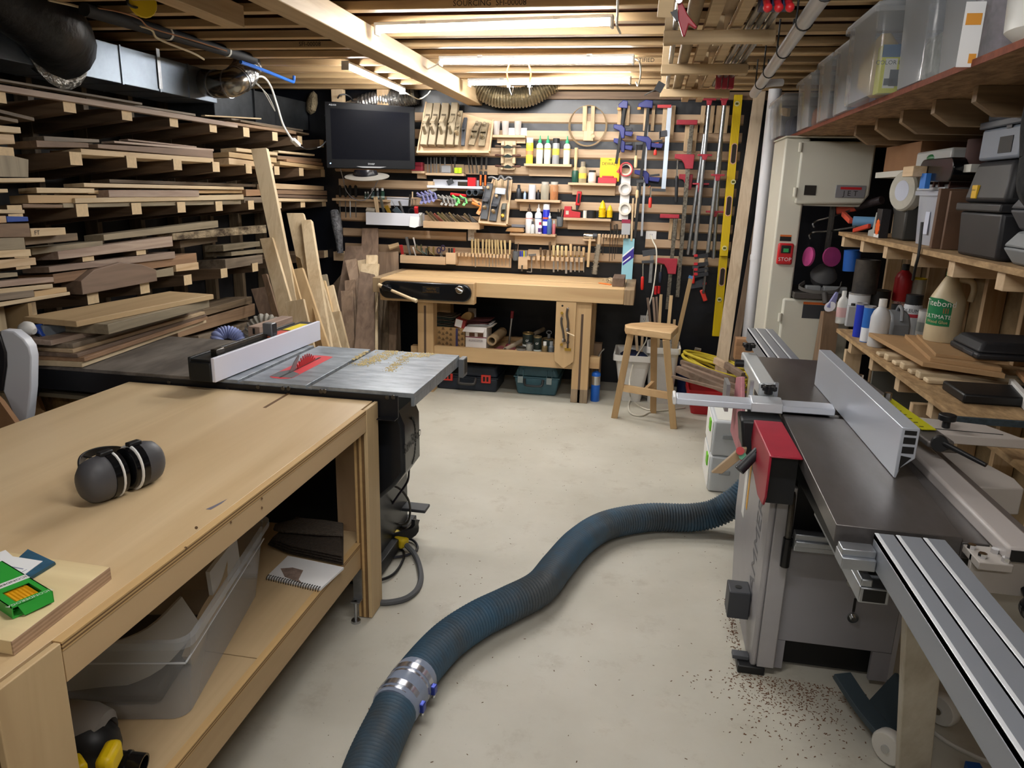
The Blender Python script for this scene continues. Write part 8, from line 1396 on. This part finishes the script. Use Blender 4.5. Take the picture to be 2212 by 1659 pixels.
for z0,h,lab in ((ZM+.001,.11,'light grey hard case on the middle shelf at the right edge, lower'),(ZM+.113,.13,'dark grey hard case at the right edge, upper of two')): S('hard_case',lab,'case',MB().hexa([(1.2,2.3,z0),(1.5,2.3,z0),(1.5,2.72,z0),(1.2,2.72,z0),(1.17,2.3,z0+h*.5),(1.5,2.3,z0+h*.5),(1.5,2.75,z0+h*.5),(1.17,2.75,z0+h*.5)]).hexa([(1.17,2.3,z0+h*.52),(1.5,2.3,z0+h*.52),(1.5,2.75,z0+h*.52),(1.17,2.75,z0+h*.52),(1.2,2.3,z0+h),(1.5,2.3,z0+h),(1.5,2.72,z0+h),(1.2,2.72,z0+h)]),mat('#878b8e' if h<.12 else '#4b4d52',.5),bev=.01)
zb=ZM+.272
t=T('belt_sander_arm','black rubber drive roller of a belt sander on the clear bin','sander',(1.4,3.6,zb)); P('belt_body',MB().prism([(3.42+.05*math.cos(a) if math.cos(a)<0 else 3.72+.05*math.cos(a),zb+.055+.05*math.sin(a)) for a in [k*math.pi/8 for k in range(16)]],'x',1.2,1.30),BLACKG,t,.004); P('wood_handle',MB().box(1.14,1.199,3.66,3.80,zb+.03,zb+.075),pine('y'),t,.003)
t=T('buffing_wheel','pale grey round stone wheel standing on edge above the clear bin','wheel',W(1957,405,x=1.2)); q=W(1948,412,x=1.22); P('wheel',MB().lathe([(.03,0),(.09,0),(.098,.01),(.098,.05),(.09,.06),(.03,.06)],q,(.93,.35,0),28),mat('#b7b5aa',.8,var=.1,scale=30),t); P('hub_label',MB().lathe([(.0,-.001),(.05,-.0008),(.05,0)],q,(.93,.35,0),20),mat('#b9bfd0',.6),t)
def roll(label,px,py,r,L,m,x=1.24): q=W(px,py,x=x); return S('sanding_belt',label,'sanding belt',_hollow(q,q+Vector((.0,-L,.0)) if L<0 else q+Vector((.12,.02,0)),r,r*.8),m)
roll('brown sanding belt roll with blue tape above the belt sander',2005,392,.055,.1,mat('#6b4a42',.8)); roll('larger brown sanding belt roll right of the taped one',2040,392,.05,.1,mat('#5a3f3a',.8)); q=W(2003,390,x=1.2); S('blue_tape','blue tape wrapped on the sanding belt roll','tape',MB().box(1.18,1.2,q.y-.04,q.y+.03,q.z-.035,q.z+.03),mat('#2f78d0',.5))
zw=W(1980,368,x=1.3).z; S('small_shelf','pale narrow shelf above the stone wheel','shelf',MB().box(1.24,XR-.005,3.3,4.6,zw-.03,zw),mat('#c9c9c2',.5)); 
S('cardboard_box','flat brown carton on the narrow upper shelf','box',MB().box(1.25,1.6,3.95,4.5,zw+.001,zw+.13),mat('#8a6444',.8,var=.1),bev=.003); t=T('clamshell_pack','clear clamshell pack with a green tool in front of the flat carton','package',(1.3,3.7,zw)); P('shell',MB().box(1.23,1.4,3.5,3.93,zw+.001,zw+.075),clear('#d8dcdc',.5),t,.01); P('green_tool',MB().ball((1.25,3.74,zw+.04),.03,1,2.2,.8),mat('#1f6a3a',.4),t)
S('sanding_drum','dark sanding drum at the right of the narrow upper shelf','drum',MB().cone((1.3,3.4,zw+.001),(1.3,3.4,zw+.10),.05,n=16),mat('#4a3432',.8))
# left end of the mid shelf
for i,(a,b) in enumerate((((1760,480),(1835,455)),((1752,505),(1850,490)))): p,q=W(*a,x=1.12),W(*b,x=1.25); S('wire_hook','bent steel hook poking out from the left end of the middle shelf, %s'%('upper','lower')[i],'hook',MB().tube(curve([p+Vector((0,0,-.035)),p+Vector((-.01,0,-.01)),p+Vector((.02,0,.012)),p.lerp(q,.4),q],5),.006,6),STEEL)
t=T('orange_caulk_gun','orange red caulking gun lying on the middle shelf','caulk gun',W(1830,460,x=1.2)); P('frame',MB().bar(W(1808,455,x=1.2),W(1850,447,x=1.3),.05,.05,(0,0,1)),mat('#c9503a',.45),t,.008); P('trigger',MB().bar(W(1822,462,x=1.2),W(1838,478,x=1.2),.025,.03,(1,0,0)),mat('#c9503a',.45),t,.004); P('tube',MB().cone(W(1850,447,x=1.3),W(1905,432,x=1.4),.025,n=14),mat('#3a3236',.4,var=.4,scale=50),t)
q=W(1843,478,x=1.2); S('blue_tube','hollow blue tube lying on the middle shelf, open end forward','tube',_hollow(q,q+Vector((.13,-.05,0)),.03,.024),mat('#6a9ac4',.5)); q=W(1895,495,x=1.2); t=T('blade_box','black carton with an orange saw blade picture on the middle shelf','box',q); P('box',MB().box(1.195,1.24,q.y-.06,q.y+.03,ZM+.001,ZM+.15),mat('#1f1c20',.5),t,.002); P('picture',MB().prism([(q.y-.02+.04*math.cos(a)*(1 if i%2 else .8),ZM+.055+.045*math.sin(a)*(1 if i%2 else .8)) for i,a in enumerate([k*math.pi/10 for k in range(20)])],'x',1.193,1.195),ORANGE,t,flat=True); P('white_strip',MB().box(1.1935,1.1948,q.y-.058,q.y+.028,ZM+.002,ZM+.02),WHITE,t)
S('grey_bracket','pale grey angle bracket standing left of the blade carton','bracket',MB().prism([(q.y+.04,ZM+.001),(q.y+.16,ZM+.001),(q.y+.16,ZM+.03),(q.y+.09,ZM+.04),(q.y+.06,ZM+.13),(q.y+.04,ZM+.13)],'x',1.2,1.22),mat('#a5a8a4',.5)); S('grinder_guard','dark curved metal guard behind the blade carton','guard',MB().prism([(q.y-.26,ZM+.001),(q.y-.08,ZM+.001),(q.y-.06,ZM+.12),(q.y-.02,ZM+.17),(q.y-.25,ZM+.17)],'x',1.25,1.4),mat('#33322f',.5),bev=.01); S('red_clamp_lever','red and white lever on the middle shelf below the blue tube','lever',MB().bar(W(1845,498,x=1.2),W(1878,488,x=1.22),.025,.02,(0,0,1)),mat('#c4402c',.45),bev=.004)
# things on the lowest shelf
def onlow(px,py,x=None): p=W(px,py,z=ZL); return p
def lowbottle(label,px,py,ptop,r,body,cap,kind='bottle',lab=None,txt=None,tcol='#2a2a30',name='bottle',cat='bottle',z=None,ts=.03):
    c=W(px,py,z=z or ZL+.001); h=W(px,ptop,y=c.y).z-c.z; t=T(name,label,cat,c); bm=mat(body,.4)
    if kind=='bottle': P('body',MB().lathe([(r*.92,0),(r,.006),(r,h*.62),(r*.8,h*.74),(r*.38,h*.84)],c,n=20),bm,t); P('cap',MB().lathe([(r*.42,h*.84),(r*.42,h),(0,h)],c,n=16),mat(cap,.4),t)
    elif kind=='can': P('body',MB().lathe([(r,0),(r,h*.74),(r*.9,h*.78)],c,n=20),bm,t); P('cap',MB().lathe([(r*.92,h*.76),(r*.92,h),(0,h)],c,n=18),mat(cap,.4),t)
    elif kind=='tin': P('body',MB().lathe([(r,0),(r,h*.95)],c,n=24),bm,t); P('rim',MB().lathe([(r*1.02,h*.95),(r*1.02,h),(r*.85,h),(r*.85,h*.96),(0,h*.96)],c,n=24),mat(cap,.35,.6),t)
    elif kind=='box': P('body',MB().box(c.x-r,c.x+r,c.y-r*.6,c.y+r*.6,c.z,c.z+h*.9),bm,t,.006); P('cap',MB().cone(c+Vector((0,0,h*.9)),c+Vector((0,0,h)),r*.4,n=12),mat(cap,.4),t)
    for col,f0,f1 in (lab or ()): P('label_band',MB().lathe([(r*1.01,h*f0),(r*1.01,h*f1)],c,n=20),mat(col,.5),t)
    if txt: P('lettering',MB().text(txt[0],(c.x-r*.55,c.y-r*.93,c.z+h*txt[1]),(.8,-.5,0),(0,0,1),ts),mat(tcol,.5),t,flat=True)
    return t,c,h
lowbottle('white bottle with pink label, farthest left on the lowest shelf',1815,698,628,.032,'#dcdcd8','#e6e6e2',lab=[('#e0b8b8',.2,.5)])
_,wc_,wh=lowbottle('white tin with printed label under the black drum',1848,702,632,.062,'#d3d6da','#b0b0b0','tin',name='paint_tin',cat='tin')
S('sanding_drum','black sandpaper drum standing on the white tin','drum',MB().lathe([(.07,0),(.07,.20),(.055,.20),(.055,.19),(0,.19)],wc_+Vector((.02,0,wh+.001)),n=24),mat('#1e1e21',.6,c2='#4a433b',scale=5))
lowbottle('small square clear bottle with dark cap near the shelf end',1836,705,655,.03,'#b9bcc0','#2c2c2c','box'); lowbottle('blue spray tin, left of two on the lowest shelf',1853,727,654,.03,'#1f38b8','#b8b8bc','tin',name='blue_tin',cat='tin'); lowbottle('blue and white tin, right of two on the lowest shelf',1869,738,660,.03,'#2a6ac0','#b8b8bc','tin',lab=[('#e3e6ec',.02,.4)],name='blue_tin',cat='tin')
lowbottle('translucent white bottle with white cap before the silver jug',1893,748,645,.048,'#c9ccd0','#e4e4e2'); lowbottle('black tin of paste on the lowest shelf behind the bottles',1893,662,626,.07,'#1c1b1a','#2c2a26','tin',name='wax_tin',cat='tin',z=.96); lowbottle('big white mineral oil bottle with white cap',1948,690,598,.062,'#d8d8d6','#e8e8e6',txt=('MINERAL OIL',.42,0),lab=[('#e3b8ae',.1,.5)],ts=.02)
lowbottle('grey and white spray can with black cap',1962,727,636,.048,'#c2c5ca','#25282c','can',lab=[('#8f9298',.0,.06),('#b02a3a',.48,.56)],txt=('OLEUM',.64,0),name='spray_can',cat='can',ts=.028); lowbottle('small white tin right of the grey spray can',1990,735,668,.036,'#d3d4d2','#b5b5b5','tin',lab=[('#aab0ae',.3,.6)],name='paint_tin',cat='tin'); lowbottle('white bottle with blue bordered label behind the glue jug',2108,720,634,.045,'#cfd0cc','#e2e2de',lab=[('#6a6fa0',.1,.42)])
c=W(1930,735,z=ZL+.001); t=T('oil_jug','silver grey oil jug with black cap and handle','jug',c); P('body',MB().prism([(c.y-.09,ZL+.001),(c.y+.07,ZL+.001),(c.y+.07,ZL+.12),(c.y+.03,ZL+.17),(c.y-.05,ZL+.15),(c.y-.09,ZL+.10)],'x',c.x-.05,c.x+.05),mat('#7b7e82',.4),t,.012); P('cap',MB().cone(c+Vector((0,.045,.16)),c+Vector((0,.045,.195)),.025,n=14),BLACK,t); P('handle',MB().tube(curve([c+Vector((0,.02,.16)),c+Vector((0,-.01,.19)),c+Vector((0,-.06,.18)),c+Vector((0,-.08,.12))],4),.010,8),mat('#7b7e82',.4),t)
# glue jug on the boards
zj=.955; c=W(2032,735,z=zj); r=.078; h=W(2060,588,y=c.y).z-zj; t=T('glue_jug','large cream glue jug with green label and handle','jug',c)
P('body',MB().lathe([(r*.95,0),(r,.008),(r,h*.55),(r*.92,h*.64),(r*.4,h*.9),(r*.3,h*.94)],c,n=24),mat('#d2c2a0',.4),t); P('cap',MB().lathe([(r*.32,h*.94),(r*.32,h),(0,h)],c,n=16),mat('#2f7a4a',.4),t); P('handle',MB().tube(curve([c+Vector((.03,-.01,h*.9)),c+Vector((.075,-.03,h*.88)),c+Vector((.09,-.035,h*.78)),c+Vector((.085,-.03,h*.6))],5),.014,10),mat('#d2c2a0',.4),t)
av=math.atan2(-c.y,-c.x); n=16; vs=[]
for k in range(n+1):
    a=av-1.25+1.55*k/n
    for f in (.24,.66-.06*max(0,k-10)/6): vs.append(c+Vector((r*1.012*math.cos(a),r*1.012*math.sin(a),h*f*(1-.04*(f>.5)))))
P('label',MB().poly(vs,[(2*k,2*k+2,2*k+3,2*k+1) for k in range(n)]),mat('#1f7a4c',.45),t,label='green label')
for s_,f,sz,a_,cl in (('Titebond',.56,.04,-.42,'#f0f0ea'),('III',.46,.036,.0,'#a8683a'),('ULTIMATE',.37,.026,-.42,'#f0f0ea'),('Wood Glue',.295,.02,-.42,'#d9b98a')): P('lettering',MB().wrap(s_,c,r*1.02,av+a_,h*f,sz),mat(cl,.4),t,flat=True)
# boards stack and case on the lowest shelf
def panel(label,px,z0,t_,m,name='mdf_board'): q=[W(x,y,z=z0+t_) for x,y in px]; return S(name,label,'board',MB().extr(q,(0,0,-t_)),m,'boards on the lowest shelf',bev=.001)
mdf=mat('#b08d64',.7,var=.08,scale=8); panel('pale edged plywood board, lowest of the stack by the glue jug',[(1877,718),(1994,782),(2172,808),(2050,735)],.90,.02,mdf); panel('tan board in the middle of the stack by the glue jug',[(1955,722),(2010,772),(2165,795),(2090,735)],.9205,.018,mdf); panel('small tan board topmost of the stack by the glue jug',[(1980,722),(2022,763),(2180,782),(2090,735)],.939,.015,mdf)
for i in range(7): q=W(1892+17*i,768+9.5*i,z=ZL+.001); S('moulding_strip','pale grooved moulding strip under the board stack, %s from the left'%ordn[i],'moulding',MB().box(q.x+.005,q.x+.42,q.y-.032,q.y+.026,ZL+.001,ZL+.02+.012*(i%2)),pale('x'),'mouldings under the board stack',bev=.006)
q=W(2050,745,z=.96); t=T('flat_tool_case','flat black plastic tool case lying on the board stack','case',(q.x+.15,q.y-.2,.956)); P('lower_shell',MB().box(q.x,q.x+.42,q.y-.30,q.y,.956,.985),mat('#25262a',.5),t,.01); P('upper_shell',MB().hexa([(q.x,q.y-.30,.986),(q.x+.42,q.y-.30,.986),(q.x+.42,q.y,.986),(q.x,q.y,.986),(q.x+.03,q.y-.27,1.03),(q.x+.42,q.y-.27,1.03),(q.x+.42,q.y-.03,1.03),(q.x+.03,q.y-.03,1.03)]),mat('#2c2d31',.5),t,.012); P('grip',MB().box(q.x-.004,q.x+.02,q.y-.26,q.y-.16,.962,.98),mat('#3a3b40',.5),t,.004)
S('black_tray','flat black tray under the board stack at its right end','tray',MB().box(1.24,1.6,2.98,3.2,ZL+.001,ZL+.04),BLACK,bev=.008); S('white_trim','white painted trim board on the lowest shelf at the right edge','trim board',MB().bar((1.52,3.25,.87),(1.42,2.83,.87),.05,.02,(0,0,1)),WHITE,bev=.002); S('brown_board','tan board lying over the white trim at the right edge','board',MB().bar((1.66,3.3,.91),(1.55,2.83,.90),.2,.018,(1,0,0)),mat('#a57c54',.7,var=.12),bev=.002)
c=W(1940,612,x=1.5); lowbottle('red canister behind the mineral oil bottle',1945,650,570,.05,'#a01f24','#2c2c2c',z=1.0); lowbottle('yellow lidded tub behind the spray can',1975,650,600,.05,'#c9cbc4','#d6c41e','tin',z=1.0,name='tub',cat='tub'); S('black_strap','dark strap hanging down from the middle shelf before the bottles','strap',MB().tube(curve([W(1992,480,x=1.14),W(1985,545,x=1.14),W(1978,575,x=1.14),W(1972,605,x=1.15)],5),.006,6),BLACK); S('blue_can','blue can hanging behind the respirator','can',MB().cone(W(1838,585,y=4.95),W(1842,540,y=4.95),.05,n=16),mat('#2058a8',.4))
t=T('tape_dispenser','pale violet tape dispenser hanging at the end of the lowest shelf','dispenser',W(1795,655,x=1.13)); q=W(1793,662,x=1.13); P('body',MB().bar(q+Vector((0,0,-.01)),q+Vector((.03,0,.09)),.05,.03,(1,0,0),.4),mat('#8d8fc0',.4),t,.006); P('disc',MB().lathe([(.0,0),(.035,.002),(.035,.012),(0,.014)],q,(-.3,-1,0),20,sx=1,sy=.8),mat('#dcdce6',.4),t)
S('moulded_box','small grey box on the floor side of the lowest shelf','box',MB().box(1.25,1.42,3.5,3.72,.55,.66),mat('#8f918c',.5),bev=.004) if False else None
# ================================================================ clamp rack and pipes under the joists
hm=wood('#b08a58','#d6b483','x',fine=14,rv=.06)
for i,(a,b,lab) in enumerate((((1432,95),(1672,95),'nearest'),((1427,161),(1615,160),'middle'),((1425,210),(1577,208),'farthest'))):
    z=2.155; p,q=W(*a,z=z),W(*b,z=z); t=T('clamp_rack','wooden cross bar hung from the joists for long clamps, %s of three'%lab,'rack',((p.x+q.x)/2,p.y,z)); P('cross_bar',MB().box(p.x,q.x,p.y-.02,p.y+.02,z,z+.045),hm,t,.003)
    for x in (p.x+.02,q.x-.02,(p.x+q.x)/2): P('hanger',MB().box(x-.018,x+.018,p.y+.021,p.y+.045,z,ZJ-.001),hm,t,.002)
zc=2.205
def along(label,xa,xb,y0,y1,r,m,name='pipe',cat='pipe',sq=False,z=zc): return S(name,label,cat,MB().bar((xa,y0,z+r),(xb,y1,z+r),r*2,r*1.4,(1,0,0)) if sq else MB().cone((xa,y0,z+r),(xb,y1,z+r),r,n=14),m)
along('slim grey pipe at the left of the ceiling clamp rack',.045,.05,2.7,5.2,.011,pm_); along('thick cardboard tube on the ceiling clamp rack',.105,.11,2.65,5.0,.026,mat('#a89270',.7,var=.2,scale=8),'cardboard_tube','tube'); along('pale timber batten on the ceiling clamp rack, left',.175,.18,2.4,5.5,.022,hm,'batten','batten',True); along('pale timber batten on the ceiling clamp rack, right',.27,.275,2.4,5.5,.02,hm,'batten','batten',True); along('wide plank lying on the ceiling clamp rack',.225,.23,2.4,5.3,.03,pine('y'),'batten','plank',True,zc+.046)
for i in range(3):
    x=.315+.033*i; t=T('pipe_clamp','pipe clamp with red heads lying on the ceiling rack, %s of three'%('left','middle','right')[i],'clamp',(x,3.6,zc)); P('pipe',MB().cone((x,2.75,zc+.013),(x,4.7,zc+.013),.012,n=12),pm_,t); P('jaw',MB().box(x-.014,x+.014,4.35,4.4,zc-.05,zc+.03),rm,t,.003); P('handle',MB().cone((x,2.66,zc-.0),(x,2.60,zc-.035),.011,n=10).ball((x,2.595,zc-.04),.014),REDP,t); P('head',MB().box(x-.014,x+.014,2.66,2.75,zc-.02,zc+.05),mat('#23305c',.5),t,.003)
t=T('spring_clamp','red spring clamp gripping the ceiling rack','clamp',W(1478,45,y=2.75)); q=lambda x,y:W(x,y,y=2.72)
P('jaw_arm',MB().extr([q(1464,3),q(1474,5),q(1486,32),q(1507,58),q(1502,62),q(1488,52),q(1480,78),q(1475,78),q(1465,42)],(0,.02,0)),mat('#96202e',.45),t,.003); P('steel_jaw',MB().extr([q(1448,26),q(1462,19),q(1466,45),q(1460,44)],(0,.02,0)),DGREY,t)
ps=T('drain_pipe','white plastic drain pipe strapped along the joists toward the back wall','pipe',(.52,3.8,2.2)); pp=[W(1785,-20,z=2.22),W(1630,200,z=2.22)]; P('pipe',MB().cone(pp[0],pp[1]+(pp[1]-pp[0])*.02,.028,n=18),pv,ps)
for f in (.0,.18,.42,.66,.84): c=pp[0].lerp(pp[1],f); dd=(pp[1]-pp[0]).normalized(); P('strap',MB().tube([c+Vector((.029*math.cos(a),0,.029*math.sin(a))) for a in [math.pi+k*math.pi/8 for k in range(9)]]+[c+Vector((.029,0,.13))],.004,6).tube([c+Vector((-.029,0,0)),c+Vector((-.029,0,.13))],.004,6),BLACK,ps)
P('elbow',MB().tube(curve([W(1640,185,z=2.25),W(1662,180,z=2.27),W(1690,178,z=2.28)],4),.022,12),pv,ps)
S('ceiling_board_end','grey green squared timber end hanging left of the red spring clamp','timber',MB().bar(W(1441,-10,y=2.7),W(1436,30,y=2.75),.05,.04,(1,0,0)),hm,bev=.002); t=T('thermostat_probe','dark square tag with a thin rod by the left of the ceiling rack','tag',W(1423,188,y=4.4)); P('tag',MB().bar(W(1418,184,y=4.4),W(1432,192,y=4.4),.05,.02,(0,0,1)),DGREY,t); P('rod',MB().cone(W(1416,193,y=4.4),W(1392,206,y=4.4),.003,n=6),STEEL,t)
